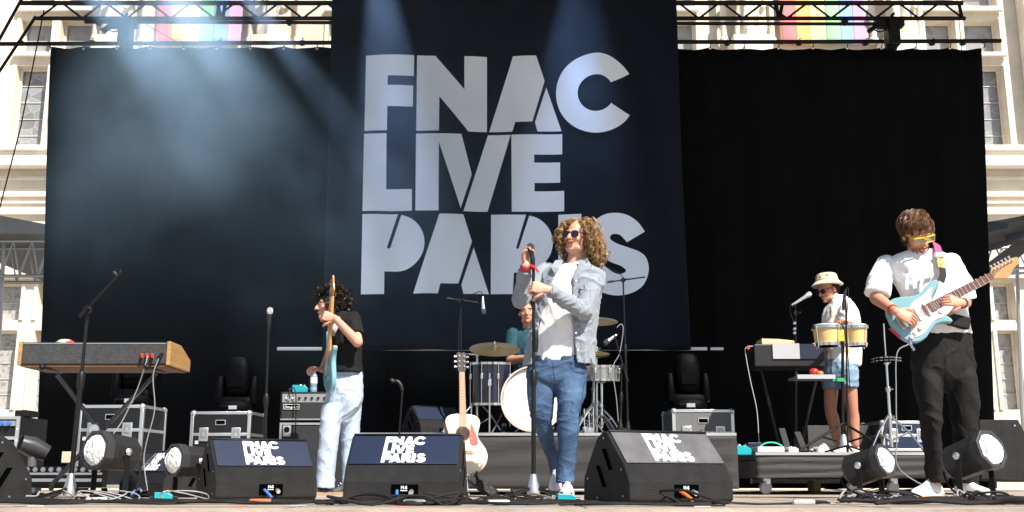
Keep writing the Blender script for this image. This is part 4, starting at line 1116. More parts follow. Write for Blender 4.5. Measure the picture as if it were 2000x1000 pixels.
# ---- acoustic guitar on a stand
def acoustic():
    D = 8.15
    bot, nut = P(906, 926, D - 0.05), P(902, 727, D + 0.12)
    ax = (nut - bot).normalized()
    L = (nut - bot).length
    s = L / 0.86
    nrm = V((0.25, -1, 0.15))
    M = frame(bot, ax, nrm) @ Matrix.Scale(s, 4)
    half = [(0, 0), (0.012, 0.1), (0.06, 0.168), (0.14, 0.2), (0.21, 0.185), (0.285, 0.135), (0.33, 0.122), (0.39, 0.138), (0.44, 0.143), (0.48, 0.118), (0.497, 0.06), (0.5, 0.0)]
    hs = [tuple(p) for p in catmull(half, 4)]
    hs[0] = (0, 0)
    out = hs + [(x, -y) for x, y in reversed(hs[1:-1])]
    t = thing('acoustic_guitar', 'pale acoustic guitar with red pickguard leaning on a stand', 'guitar', bot)
    m_top = mat('spruce_top', (0.80, 0.70, 0.50), 0.28, var=0.06, vscale=20, stretch=(1, 14, 14), coat=0.3)
    m_side = mat('guitar_side', (0.50, 0.20, 0.08), 0.35)
    part('body', MB().prism(out, -0.1, -0.002, M), m_side, t, bevel=0.004)
    part('top', MB().prism([(x * 0.985 + 0.004, y * 0.98) for x, y in out], -0.002, 0.002, M), m_top, t, smooth=False)
    part('binding', MB().prism([(x * 1.004, y * 1.006) for x, y in out], -0.012, -0.003, M), mat('binding_cream', (0.7, 0.62, 0.5), 0.4), t, smooth=False)
    def disc(cx, cy, r0, r1, z): return MB().lathe([(r1, z), (r0, z)] if r0 else [(r1, z), (0, z)], M @ Matrix.Translation((cx, cy, 0)), 28)
    part('rosette', disc(0.335, 0, 0.05, 0.062, 0.0032), mat('rosette_brown', (0.2, 0.08, 0.03), 0.4), t, smooth=False)
    part('sound_hole', disc(0.335, 0, 0, 0.05, 0.0036), mat('sound_hole_dark', (0.10, 0.045, 0.02), 0.8), t, smooth=False)
    pg = catclosed([(0.345, -0.058), (0.40, -0.062), (0.415, -0.075), (0.36, -0.095), (0.30, -0.118), (0.245, -0.118), (0.235, -0.075), (0.26, -0.055), (0.30, -0.052)], 4)
    part('pickguard', MB().prism([tuple(p) for p in pg], 0.0022, 0.004, M), mat('pickguard_red', (0.42, 0.05, 0.05), 0.3, col2=(0.62, 0.16, 0.13), vscale=35), t, smooth=False)
    part('bridge', MB().prism([(0.165, -0.08), (0.165, 0.08), (0.19, 0.07), (0.195, 0.03), (0.195, -0.03), (0.19, -0.07)], 0.002, 0.01, M), mat('bridge_wood', (0.30, 0.16, 0.09), 0.5), t, smooth=False)
    part('saddle', MB().prism([(0.188, -0.04), (0.188, 0.04), (0.191, 0.04), (0.191, -0.04)], 0.01, 0.014, M), M_white, t, smooth=False)
    nk = part('neck', MB().prism([(0.44, -0.028), (0.44, 0.028), (0.86, 0.022), (0.86, -0.022)], -0.02, 0.004, M), m_side, t, smooth=False, bevel=0.003)
    fb = part('fingerboard', MB().prism([(0.39, -0.029), (0.39, 0.029), (0.86, 0.022), (0.86, -0.022)], 0.0042, 0.009, M), mat('fingerboard_pale', (0.55, 0.33, 0.18), 0.5), t, smooth=False)
    for k in range(1, 15):
        x = 0.86 - 0.645 * (1 - 2 ** (-k / 12))
        part('fret', MB().prism([(x - 0.001, -0.024), (x - 0.001, 0.024), (x + 0.001, 0.024), (x + 0.001, -0.024)], 0.009, 0.0105, M), M_chrome, fb, smooth=False)
    hd = part('headstock', MB().prism([(0.86, -0.024), (0.86, 0.024), (0.88, 0.036), (1.03, 0.04), (1.04, 0.02), (1.03, 0.0), (1.04, -0.02), (1.03, -0.04), (0.88, -0.036)], -0.018, 0.0, M), mat('headstock_black', (0.03, 0.02, 0.015), 0.25), t, smooth=False, bevel=0.002)
    for k in range(3):
        for sg in (-1, 1):
            part('tuner', MB().tube([M @ V((0.91 + 0.045 * k, sg * 0.03, -0.01)), M @ V((0.91 + 0.045 * k, sg * 0.062, -0.012))], [0.004, 0.011], 8), M_chrome, hd)
            part('string_post', MB().lathe([(0.005, 0), (0.005, 0.012)], M @ Matrix.Translation((0.91 + 0.045 * k, sg * 0.02, 0)), 8), M_chrome, hd)
    for k in range(6):
        y0 = -0.03 + 0.012 * k; y1 = -0.018 + 0.0072 * k
        part('string', MB().tube([M @ V((0.19, y0, 0.014)), M @ V((0.86, y1, 0.012))], 0.0009, 4), M_chrome, t)
    t2 = thing('guitar_stand', 'small black stand under the acoustic guitar', 'stand', V((bot.x, bot.y + 0.08, 0)))
    part('post', MB().tube([V((bot.x, bot.y + 0.2, 0.02)), M @ V((0.72, 0.0, -0.1))], 0.009, 8), M_black, t2)
    for sg in (-1, 1):
        part('cradle', MB().tube([M @ V((0.15, sg * 0.1, -0.13)), M @ V((-0.012, sg * 0.1, -0.11)), M @ V((-0.014, sg * 0.1, 0.02)), M @ V((0.02, sg * 0.1, 0.03))], 0.008, 8), M_rubber, t2)
        part('leg', MB().tube([M @ V((0.1, sg * 0.1, -0.12)), V((bot.x + sg * 0.16, bot.y - 0.05, 0.01))], 0.009, 8), M_black, t2)
    part('leg', MB().tube([V((bot.x, bot.y + 0.2, 0.15)), V((bot.x, bot.y + 0.35, 0.01))], 0.009, 8), M_black, t2)
acoustic()

# ---- percussion corner on the right riser
def on_r2(u, Y): return V((P(u, 900, Y).x, Y, ZR2))
BYN = 9.1
m_bongo = mat('bongo_maple', (0.75, 0.53, 0.22), 0.35, var=0.12, vscale=12, stretch=(6, 6, 1))
m_skin = mat('bongo_skin', (0.75, 0.68, 0.55), 0.5)
def bongo(u, r, label):
    c = P(u, 636, BYN)
    t = thing('bongo', label, 'drum', c + V((0, 0, -0.19)), 'pair of bongos')
    h = c.z - P(u, 676, BYN).z
    M = Matrix.Translation(c)
    part('shell', MB().lathe([(r * 0.8, -h), (r * 0.93, -h * 0.6), (r, -0.02)], M, 32), m_bongo, t)
    part('head', MB().lathe([(r, -0.01), (r * 0.95, 0.006), (0, 0.008)], M, 32), m_skin, t)
    part('hoop', MB().lathe([(r + 0.002, -0.032), (r + 0.012, -0.032), (r + 0.012, -0.004), (r + 0.002, -0.004), (r + 0.002, -0.032)], M, 32), M_chrome, t)
    part('hoop', MB().lathe([(r * 0.83, -h - 0.002), (r * 0.83 + 0.012, -h - 0.002), (r * 0.86 + 0.012, -h + 0.024), (r * 0.86, -h + 0.024), (r * .83, -h - .002)], M, 32), M_chrome, t)
    for k in range(4):
        g = -1.57 + 0.6 + 1.57 * k
        x, y = math.cos(g), math.sin(g)
        part('tension_rod', MB().tube([M @ V((x * (r + 0.014), y * (r + 0.014), -0.01)), M @ V((x * (r * 0.86 + 0.016), y * (r * 0.86 + 0.016), -h - 0.02))], 0.005, 6), M_chrome, t)
    return t
bongo(1614, 0.118, 'left, larger bongo on the percussion stand')
bongo(1670, 0.098, 'right, smaller bongo on the percussion stand')
t = thing('bongo_stand', 'black tripod stand carrying the bongos and the tray', 'stand', on_r2(1648, BYN))
part('post', MB().tube([on_r2(1648, BYN) + V((0, 0, 0.1)), P(1646, 668, BYN)], 0.014, 10), M_black, t)
part('clamp', MB().box(P(1642, 656, BYN - 0.02), (0.05, 0.05, 0.1)), mat('clamp_yellow', (0.55, 0.5, 0.05), 0.5), t, bevel=0.006)
for u_, v_, Y_ in ((1560, 872, 8.85), (1735, 878, 8.85), (1655, 868, 9.5)):
    part('leg', MB().tube([P(1648, 826, BYN), V((P(u_, v_, Y_).x, Y_, ZR2 + 0.015))], 0.011, 8), M_black, t)
    part('strut', MB().tube([P(1648, 866, BYN), (P(1648, 826, BYN) + V((P(u_, v_, Y_).x, Y_, ZR2 + 0.015))) / 2], 0.008, 8), M_black, t)
part('hub', MB().lathe([(0.05, 0), (0.045, 0.03), (0.02, 0.1)], Matrix.Translation(P(1648, 872, BYN)), 14), M_alu, t)
t = thing('microphone_stand', 'thin stand with its small microphone rising in front of the bongos', 'microphone stand', on_r2(1658, 8.95), 'microphone stands')
part('tube', MB().tube([on_r2(1657, 8.95), P(1652, 585, 8.95)], 0.008, 8), M_black, t)
part('microphone', MB().tube([P(1647, 606, 8.95), P(1648, 592, 8.95), P(1651, 566, 8.95)], [0.012, 0.016, 0.012], 10), M_mic, t)
part('lead', MB().tube([P(1652, 566, 8.95), P(1656, 562, 8.95), P(1657, 575, 8.95), P(1654, 640, 8.95), P(1660, 760, 8.95)], 0.004, 6, k=5), M_rubber, t)
for k in range(3):
    g = 0.4 + 2.09 * k
    part('leg', MB().tube([on_r2(1657, 8.95) + V((0, 0, 0.06)), on_r2(1657, 8.95) + V((0.2 * math.cos(g), 0.2 * math.sin(g), 0.01))], 0.008, 8), M_black, t)
# small tray with shakers
a, b = P(1557, 733, 9.0), P(1632, 745, 9.0)
t = thing('percussion_tray', 'flat grey tray clamped to the bongo stand', 'tray', V(((a.x + b.x) / 2, 9.15, b.z)))
part('board', MB().b2((a.x, 9.0, a.z - 0.022), (b.x, 9.3, a.z)), mat('tray_grey', (0.2, 0.2, 0.21), 0.5), t, smooth=False, bevel=0.004)
part('lip', MB().b2((a.x, 8.994, a.z - 0.03), (b.x, 8.999, a.z + 0.006)), M_alu, t, smooth=False)
part('clamp', MB().bar(V((b.x - 0.02, 9.05, a.z - 0.03)), P(1647, 742, BYN), 0.03, 0.03), mat('clamp_green', (0.03, 0.3, 0.12), 0.5), t)
solo('egg_shaker', MB().ball(V((P(1590, 725, 9.1).x, 9.1, a.z + 0.036)), (0.042, 0.036, 0.036)), mat('shaker_red', (0.72, 0.02, 0.03), 0.25, coat=0.4), 'shiny red ball shaker on the grey tray', 'shaker')
solo('egg_shaker', MB().ball(V((P(1602, 729, 9.06).x, 9.06, a.z + 0.022)), (0.028, 0.022, 0.021)), mat('shaker_orange', (0.8, 0.22, 0.02), 0.3), 'small orange egg shaker beside the red one', 'shaker')
# keyboard station behind
KY2 = 9.5
a, b = P(1472, 672, KY2), P(1612, 716, KY2)
t = thing('synthesizer', 'black synthesizer with grey sheet on its end, behind the bongos', 'keyboard', V(((a.x + b.x) / 2, KY2 + 0.2, b.z)))
part('case', MB().b2((a.x, KY2, b.z), (b.x, KY2 + 0.4, a.z)), mat('synth_black', (0.006, 0.006, 0.008), 0.5), t, smooth=False, bevel=0.01)
q0, q1 = P(1508, 671, KY2), P(1562, 701, KY2)
part('end_sheet', MB().b2((q0.x, KY2 - 0.012, q1.z), (q1.x, KY2 - 0.003, q0.z)), mat('sheet_grey', (0.42, 0.43, 0.45), 0.5), t, smooth=False)
part('side_sheet', MB().b2((q1.x + 0.002, KY2 - 0.012, q1.z), (P(1608, 700, KY2).x, KY2 - 0.003, q0.z - 0.005)), mat('sheet_navy', (0.008, 0.012, 0.04), 0.5), t, smooth=False)
part('lead', MB().tube([P(1470, 676, KY2), P(1458, 678, KY2 - .02), P(1456, 690, KY2 - .02), P(1466, 745, KY2 - .02), P(1478, 800, KY2 - .02), P(1482, 855, KY2 - .02), V((P(1484, 880, KY2).x, KY2, ZR2 + 0.01))], 0.004, 6, k=6), mat('lead_pale', (0.5, 0.5, 0.5), 0.5), t)
part('plug', MB().lathe([(0.016, 0), (0.016, 0.03), (0, 0.03)], zaxis(P(1460, 680, KY2 - 0.02), (0, -1, 0)), 10), mat('plug_red', (0, 0, 0)), t)
for u_ in (1485, 1600):
    part('leg', MB().tube([P(u_, 716, KY2 + 0.2), V((P(u_ + (40 if u_ < 1550 else -40), 880, KY2 + 0.2).x, KY2 + 0.2, ZR2 + 0.01))], 0.014, 8), M_black, t)
part('stand_bar', MB().tube([P(1478, 720, KY2 + 0.2), P(1608, 720, KY2 + 0.2)], 0.014, 8), M_black, t)
q0, q1 = P(1484, 660, KY2 + 0.1), P(1548, 671, KY2 + 0.1)
solo('wooden_box', MB().prism([(q0.x, a.z + 0.001), (q1.x, a.z + 0.001), (q1.x, a.z + 0.035), ((q0.x + q1.x) / 2, a.z + 0.05), (q0.x, a.z + 0.055)], KY2 + 0.03, KY2 + 0.25, Matrix(((1, 0, 0, 0), (0, 0, 1, 0), (0, 1, 0, 0), (0, 0, 0, 1)))), mat('pale_wood', (0.62, 0.48, 0.28), 0.5), 'flat pale wooden box on top of the black synthesizer', 'box', smooth=False, bevel=0.004)
# vocal microphone of the percussionist
t = mic_stand('stand holding the percussionist\'s silver microphone', on_r2(1556, 9.55), P(1554, 612, 9.55), (P(1554, 612, 9.55), P(1552, 594, 9.5)), rod=0.009, legr=0.24)
mic(t, P(1577, 577, 9.5), (1.0, -0.1, 0.62), M_ball, mat('microphone_silver', (0.6, 0.62, 0.65), 0.3, 0.5), 0.17)
part('lead', MB().tube([P(1548, 596, 9.5), P(1543, 600, 9.5), P(1545, 615, 9.52), P(1553, 635, 9.52)], 0.004, 6, k=5), M_rubber, t)
for v_ in (632, 643, 651):
    part('joint_knob', MB().lathe([(0.012, 0), (0.014, 0.02), (0, 0.024)], zaxis(P(1552, v_, 9.53), (-0.3, -1, 0.1)), 10), M_chrome, t)
# tambourine on chrome stand
TB = 9.0
t = cymbal_stand('chrome tripod stand carrying the jingle ring', on_r2(1743, TB), P(1731, 708, TB), rod=0.014)
t['group'] = 'percussion stands'
tz = P(1731, 703, TB)
t = thing('jingle_ring', 'ring of small chrome jingles on a rod, left of the guitarist', 'tambourine', tz)
part('rod', MB().tube([P(1731, 712, TB), P(1726, 632, TB)], 0.005, 8), M_alu, t)
part('frame', MB().lathe([(0.085, -0.02), (0.1, -0.02), (0.1, 0.02), (0.085, 0.02), (0.085, -0.02)], Matrix.Translation(tz), 28), M_rubber, t)
for k in range(16):
    g = 2 * math.pi * k / 16
    for dz in (-0.012, 0.012):
        part('jingle', MB().lathe([(0.024, -0.003), (0.026, 0.0), (0.012, 0.005), (0, 0.003)], Matrix.Translation(tz + V((0.1 * math.cos(g), 0.1 * math.sin(g), dz))), 10), M_chrome, t)
# things lying on the riser
def box_thing(name, label, cat, u0, u1, v0, v1, Y, d, m, group=None, rest=None, bevel=0.004):
    mb = px_box(u0, u1, v0, v1, Y, d)
    if rest is not None:
        lo = min(p.z for p in mb.v)
        for p in mb.v: p.z += rest - lo
    return solo(name, mb, m, label, cat, group, smooth=False, bevel=bevel)
t = thing('pedal_board', 'white pedal board with green lead at the riser\'s left corner', 'pedal board', V((P(1505, 875, 8.85).x, 8.9, ZR2)))
mb = px_box(1480, 1532, 869, 880, 8.8, 0.25)
lo = min(p.z for p in mb.v)
for p in mb.v: p.z += ZR2 + 0.001 - lo
part('board', mb, mat('board_white', (0.62, 0.66, 0.66), 0.4), t, smooth=False, bevel=0.004)
part('lead', MB().tube([P(1484, 872, 8.9), P(1497, 865, 8.9), P(1515, 865, 8.9), P(1528, 871, 8.9)], 0.006, 6, k=5), mat('lead_green', (0.05, 0.5, 0.35), 0.5), t)
box_thing('stage_box', 'small navy stage box at the left end of the percussion riser', 'box', 1462, 1488, 858, 880, 9.3, 0.14, mat('box_navy', (0.01, 0.015, 0.05), 0.4), rest=ZR2 + 0.001)
box_thing('drum_pad', 'grey sound panel standing behind the percussionist\'s legs', 'panel', 1580, 1703, 822, 884, 10.6, 0.2, mat('panel_grey', (0.055, 0.052, 0.05), 0.7, bump=0.4, bscale=60, var=0.2), rest=ZR2 + 0.001)
for i, (u_, la) in enumerate(((1548, 'white power adapter on the riser edge, left one'), (1600, 'white power adapter at the riser edge by the bongo stand leg'))):
    t = pedal(la, on_r2(u_, 8.85), R(15 + 30 * i), M_white, 0.75, 'white boxes on the percussion riser')
for (u_, u2, la) in ((1527, 1540, 'left dark slat leaning on the percussion riser'), (1557, 1572, 'right dark slat leaning on the percussion riser')):
    solo('slat', MB().bar(V((P(u2, 880, 9.0).x, 9.0, ZR2 + 0.012)), P(u_, 838 if u_ < 1550 else 845, 9.25), 0.05, 0.02), mat('slat_dark', (0.03, 0.03, 0.03), 0.6), la, 'slat', 'slats leaning on the riser', smooth=False)
box_thing('wood_block', 'pale wooden block under the percussion riser', 'block', 1590, 1603, 941, 966, 9.6, 0.2, mat('pale_wood', (0, 0, 0)), rest=0.001)
box_thing('wood_beam', 'pale beam lying low behind the percussion riser casters', 'beam', 1470, 1640, 936, 944, 11.3, 0.1, mat('beam_white', (0.65, 0.62, 0.58), 0.6))

# ---- dark speaker boxes and racks at the sides
t = thing('side_speaker', 'big dark speaker box behind the largest right floor lamp', 'speaker', floor_at(1945, 7.3))
Ms = Matrix.Rotation(R(-22), 3, 'Z')
c = floor_at(1938, 7.5)
pr = [(-0.02, 0.12), (0.0, 0.52), (0.27, 0.52), (0.37, 0.28), (0.33, 0.10)]
part('cabinet', MB().prism([(x - 0.14, z) for x, z in pr], -0.2, 0.25, Matrix.Translation(c) @ Matrix(((1, 0, 0, 0), (0, 0, 1, 0), (0, 1, 0, 0), (0, 0, 0, 1)))), M_cab, t, smooth=False, bevel=0.008)
part('pole', MB().tube([c + V((0, 0.02, 0.0)), c + V((0, 0.02, 0.14))], 0.02, 8), M_black, t)
part('foot', MB().lathe([(0.14, 0), (0.14, 0.012), (0.03, 0.02)], Matrix.Translation(c + V((0, 0.02, 0))), 20), M_black, t)
part('screw', MB().lathe([(0.006, 0), (0.006, 0.003)], zaxis(c + V((0.1, -0.2, 0.48)), (0, -1, 0)), 8), M_alu, t)
t = thing('equipment_rack', 'black equipment rack with blue knobs at the left edge', 'rack', floor_at(20, 8.4))
x0, x1 = P(-60, 880, 8.4).x, P(34, 880, 8.4).x
zt = P(20, 813, 8.4).z
part('box', MB().b2((x0, 8.4, 0.02), (x1, 8.9, zt)), m_case, t, smooth=False, bevel=0.006)
for z in (zt - 0.012, zt - 0.17, 0.06):
    part('edge', MB().b2((x0, 8.39, z - 0.012), (x1, 8.398, z + 0.012)), M_alu, t, smooth=False)
part('edge', MB().b2((x1 - 0.024, 8.385, 0.03), (x1 + 0.003, 8.398, zt)), M_alu, t, smooth=False)
part('face', MB().b2((x0 + 0.02, 8.386, P(20, 832, 8.4).z), (x1 - 0.03, 8.397, P(20, 822, 8.4).z)), m_silver, t, smooth=False)
for u_ in (4, 17):
    part('knob', MB().lathe([(0.018, 0), (0.018, 0.02), (0, 0.022)], zaxis(P(u_, 827, 8.38), (0, -1, 0)), 14), mat('knob_blue', (0.05, 0.15, 0.6), 0.3), t)
for k in range(6):
    part('screw', MB().lathe([(0.006, 0), (0.006, 0.003)], zaxis(V((x1 - 0.012, 8.384, 0.06 + 0.09 * k)), (0, -1, 0)), 8), M_white, t)
solo('small_speaker', px_box(28, 56, 801, 813, 8.5, 0.2), M_plastic, 'small black box on top of the left rack', 'box', smooth=False, bevel=0.005)
t = thing('rack_lamp', 'dark stage lamp tilted on a short post at far left', 'stage lamp', floor_at(62, 7.8))
part('post', MB().tube([floor_at(62, 7.8) + V((0, 0, 0.01)), P(64, 872, 7.8)], 0.03, 10), mat('post_grey', (0.14, 0.14, 0.145), 0.4, 0.4), t)
part('housing', MB().tube([P(40, 865, 7.75), P(62, 872, 7.8), P(92, 886, 7.85)], [0.06, 0.075, 0.06], 12), mat('lamp_dark', (0.035, 0.035, 0.037), 0.35), t)
part('lens', MB().lathe([(0.06, 0), (0.05, 0.012), (0, 0.016)], zaxis(P(40, 865, 7.75), (-0.9, -0.3, 0.25)), 16), M_plastic, t)
part('base', MB().lathe([(0.12, 0.0), (0.12, 0.02), (0.05, 0.03)], Matrix.Translation(floor_at(62, 7.8)), 20), M_black, t)
# led batten
t = thing('led_batten', 'low LED batten with a row of round white lenses at far left', 'light batten', floor_at(100, 7.45))
x0, x1 = P(28, 930, 7.5).x, P(200, 930, 7.5).x
za, zb = P(100, 938, 7.5).z, P(100, 911, 7.5).z
part('housing', MB().b2((x0, 7.5, za - 0.05), (x1, 7.6, zb)), M_plastic, t, smooth=False, bevel=0.005)
part('rail', MB().b2((x0, 7.49, za - 0.01), (x1, 7.498, za + 0.012)), M_alu, t, smooth=False)
part('rail', MB().b2((x0, 7.49, P(100, 926, 7.5).z - 0.005), (x1, 7.498, P(100, 926, 7.5).z + 0.01)), M_alu, t, smooth=False)
for i in range(11):
    x = x0 + 0.03 + (x1 - x0 - 0.06) * i / 10
    part('lens', MB().lathe([(0.018, 0), (0.015, 0.006), (0, 0.009)], zaxis((x, 7.4995, P(100, 917, 7.5).z), (0, -1, 0)), 14), M_white, t)
box_thing('cream_box', 'cream square box on the floor behind the LED batten', 'box', 119, 139, 882, 904, 7.9, 0.12, mat('cream', (0.55, 0.5, 0.36), 0.5))
# multi-way socket hanging by the acoustic guitar
t = thing('power_strip', 'black four-way socket strip propped under the acoustic guitar', 'power strip', floor_at(945, 7.2))
pa, pb = P(921, 935, 7.1), P(963, 966, 7.05)
pb.z = 0.03
Mx = frame((pa + pb) / 2, pb - pa, V((0.2, -1, 0.5)))
Ls = (pb - pa).length
part('body', MB().box((0, 0, 0), (Ls + 0.04, 0.065, 0.04)).__class__().prism([(-Ls / 2 - .02, -.032), (Ls / 2 + .02, -.032), (Ls / 2 + .02, .032), (-Ls / 2 - .02, .032)], -0.02, 0.02, Mx), M_plastic, t, bevel=0.006)
for k in range(4):
    part('socket', MB().lathe([(0.024, 0.0205), (0.021, 0.0225), (0.019, 0.008), (0, 0.008)], Mx @ Matrix.Translation((-Ls / 2 + 0.02 + k * Ls / 3.4, 0, 0)), 18), M_black, t)
part('lead', MB().tube([pa, pa + V((-0.03, -0.02, 0.03)), P(912, 945, 6.9), P(916, 968, 6.8)], 0.006, 6, k=5), m_lead, t)

# ---- cables on the floor
def cable(pts, r, m, label, group='cables along the stage front', cat='cable'):
    q = [P(u_, v_, Y_) if z_ is None else V((P(u_, v_, Y_).x, Y_, z_)) for u_, v_, Y_, z_ in pts]
    return solo('cable', MB().tube(q, r, 7, k=6, rnd=True), m, label, cat, group)
rng = random.Random(3)
def run(u0, u1, Y, r, m, label, amp=0.05, n=None, zup=0.0, group='cables along the stage front'):
    n = n or max(4, int(abs(u1 - u0) / 55))
    pts = []
    for i in range(n + 1):
        u_ = u0 + (u1 - u0) * i / n
        pts.append((u_, 960, Y + rng.uniform(-amp, amp), r + zup * (0.5 + 0.5 * math.sin(i * 1.7 + Y * 9)) + 0.001))
    return cable(pts, r, m, label, group)
LB = 'black cable in the bundle lying along the stage front'
for i in range(9):
    run(-30 + rng.uniform(-10, 10), 700 + rng.uniform(-250, 60), 4.98 + 0.055 * i, rng.uniform(0.005, 0.009), M_rubber, LB + ', left half', zup=0.008, group='left half of the front cable bundle')
for i in range(8):
    run(640 + rng.uniform(-30, 10), 1160 + rng.uniform(-80, 120), 4.85 + 0.05 * i, rng.uniform(0.005, 0.009), M_rubber, LB + ', between the wedges', zup=0.008, group='middle of the front cable bundle')
for i in range(5):
    run(1100 + rng.uniform(-10, 50), 1380 + rng.uniform(-60, 20), 4.72 + 0.05 * i, rng.uniform(0.004, 0.007), M_rubber, LB + ', before the glaring wedge', zup=0.006, group='cables before the glaring wedge')
for i in range(8):
    run(1630 + rng.uniform(0, 150), 2060, 4.80 + 0.07 * i, rng.uniform(0.007, 0.012), M_rubber, LB + ', thick, at the guitarist\'s feet', zup=0.016, group='thick cables at the guitarist\'s feet')
cable([(1300, 0, 4.9, .006), (1290, 962, 4.9, None), (1310, 958, 4.85, None), (1345, 960, 4.8, None), (1375, 0, 4.75, .006), (1330, 0, 4.7, .006), (1290, 0, 4.72, .006)], 0.006, M_rubber, 'coiled black lead in front of the glaring wedge', 'cables before the glaring wedge')
cable([(1290, 970, 4.85, .02), (1305, 964, 4.8, .04), (1330, 972, 4.8, .006), (1310, 980, 4.75, .006), (1285, 976, 4.8, .012)], 0.005, M_rubber, 'small loop of black lead before the glaring wedge', 'cables before the glaring wedge')
cable([(1345, 965, 4.8, .03), (1420, 0, 4.95, .006), (1500, 0, 5.1, .005), (1560, 0, 5.3, .005)], 0.005, M_rubber, 'thin lone cable running from the glaring wedge to the right')
cable([(660, 0, 4.9, .012), (700, 0, 4.95, .03), (735, 0, 4.98, .05), (770, 0, 4.95, .045), (800, 0, 4.9, .02), (840, 0, 4.86, .01), (905, 0, 4.86, .01)], 0.009, M_rubber, 'thick arched cable before the middle wedge', 'middle of the front cable bundle')
cable([(1040, 0, 6.2, .02), (1010, 0, 6.1, .03), (985, 0, 5.9, .008), (920, 0, 5.6, .008)], 0.006, M_rubber, 'cable trailing left from the singer\'s stand')
cable([(1775, 672, 6.2, None), (1752, 690, 6.2, None), (1750, 760, 6.2, None), (1752, 850, 6.2, None), (1760, 920, 6.2, None), (1785, 0, 6.2, .006), (1830, 0, 6.1, .006)], 0.0035, m_lead, 'grey lead hanging from the teal electric guitar to the floor')
m_wlead = mat('lead_white', (0.36, 0.36, 0.36), 0.5)
for i, (uc, Yc) in enumerate(((200, 5.35), (225, 5.5), (360, 5.65))):
    pts = [(uc + 48 * math.cos(0.4 + k * 0.7 + i), 970, Yc + 0.12 * math.sin(0.4 + k * 0.7 + i), 0.01 + 0.05 * abs(math.sin(k * 0.5))) for k in range(10)]
    cable(pts, 0.003, m_wlead, ('pale looped lead under the largest left floor lamp, front loop', 'pale looped lead behind the front loop under the largest left lamp', 'pale tangled lead under the smaller left floor lamp')[i], 'pale leads under the left floor lamps')
for i, (uc, Yc) in enumerate(((1715, 5.55), (1760, 5.6), (1930, 5.2))):
    pts = [(uc + 40 * math.cos(0.9 + k * 0.8 + i), 970, Yc + 0.1 * math.sin(0.9 + k * 0.8 + i), 0.012 + 0.045 * abs(math.sin(k * 0.6))) for k in range(9)]
    cable(pts, 0.006, M_rubber if i else m_lead, ('grey tangled lead under the smaller right floor lamp', 'black lead looped right of the smaller right floor lamp', 'black lead looped under the largest right floor lamp')[i], 'leads under the right floor lamps')
def connector(label, u, Y, rz, m):
    c = floor_at(u, Y) + V((0, 0, 0.014))
    d = V((math.cos(rz), math.sin(rz), 0))
    t = thing('cable_connector', label, 'connector', floor_at(u, Y), 'cable connectors on the floor')
    part('barrel', MB().lathe([(0.012, -0.06), (0.014, -0.05), (0.014, 0.03), (0.011, 0.04)], zaxis(c, d), 12), m, t)
    part('boot', MB().lathe([(0.01, 0.04), (0.006, 0.1)], zaxis(c, d), 10), M_rubber, t)
connector('silver connector with blue and yellow tape on the floor right of centre', 1572, 4.95, 0.1, M_alu)
connector('big grey connector before the middle wedge', 815, 4.86, -0.1, mat('connector_grey', (0.2, 0.2, 0.22), 0.4))
connector('orange-taped connector before the left tilted wedge', 515, 5.05, 0.0, mat('tape_dull_orange', (0.38, 0.12, 0.04), 0.6))
connector('white connector on the floor left of the singer\'s stand', 978, 4.9, 0.2, M_alu)
connector('white connector under the largest left floor lamp', 195, 5.5, 0.5, M_white)
rn2 = random.Random(17)
for (ua, ub, Ya, Yb, nn, la, gr) in ((20, 160, 5.3, 5.9, 4, 'tangled black lead on the floor at far left', 'tangled leads at far left'),
        (640, 900, 4.75, 5.0, 5, 'tangled black lead before the middle wedge', 'tangled leads before the middle wedge'),
        (905, 1075, 5.2, 6.2, 6, 'tangled black lead between acoustic guitar and singer', 'tangled leads left of the singer'),
        (1640, 1780, 5.3, 5.9, 6, 'tangled black lead under the smaller right floor lamp', 'tangled leads under the smaller right lamp'),
        (1870, 1990, 5.0, 5.5, 4, 'tangled black lead under the largest right floor lamp', 'tangled leads under the largest right lamp'),
        (1440, 1800, 9.2, 10.4, 5, 'black lead lying beneath the percussion riser', 'leads beneath the percussion riser')):
    for q in range(nn):
        pts = []
        uu, yy = rn2.uniform(ua, ub), rn2.uniform(Ya, Yb)
        for k in range(9):
            uu += rn2.uniform(-0.28, 0.34) * (ub - ua); yy += rn2.uniform(-0.3, 0.3) * (Yb - Ya)
            uu = min(max(uu, ua), ub); yy = min(max(yy, Ya), Yb)
            pts.append((uu, 960, yy, 0.006 + max(0, rn2.gauss(0.012, 0.02))))
        cable(pts, rn2.uniform(0.003, 0.0065), M_rubber if rn2.random() < 0.8 else m_lead, la, gr)
# tape scraps on the front edge
for u_, Y_, c, la in ((470, 4.62, (0.6, 0.15, 0.06), 'orange tape scrap left of centre'), (785, 4.60, (0.75, 0.25, 0.2), 'pale red tape scrap below the middle wedge'), (1010, 4.7, (0.1, 0.55, 0.7), 'cyan tape scrap below the singer\'s stand'), (585, 4.75, (0.3, 0.6, 0.8), 'blue tape scrap below the bassist'), (1370, 4.62, (0.8, 0.8, 0.8), 'white tape scrap below the glaring wedge'), (75, 4.7, (0.8, 0.78, 0.74), 'white paper scrap at far left of the floor')):
    c0 = floor_at(u_, Y_)
    solo('tape_scrap', MB().b2((c0.x - 0.035, c0.y - 0.008, 0.0015), (c0.x + 0.035, c0.y + 0.008, 0.0035)), mat('tape_' + la.split()[0] + la.split()[1], c, 0.6), la, 'tape', 'tape scraps on the stage floor', smooth=False)
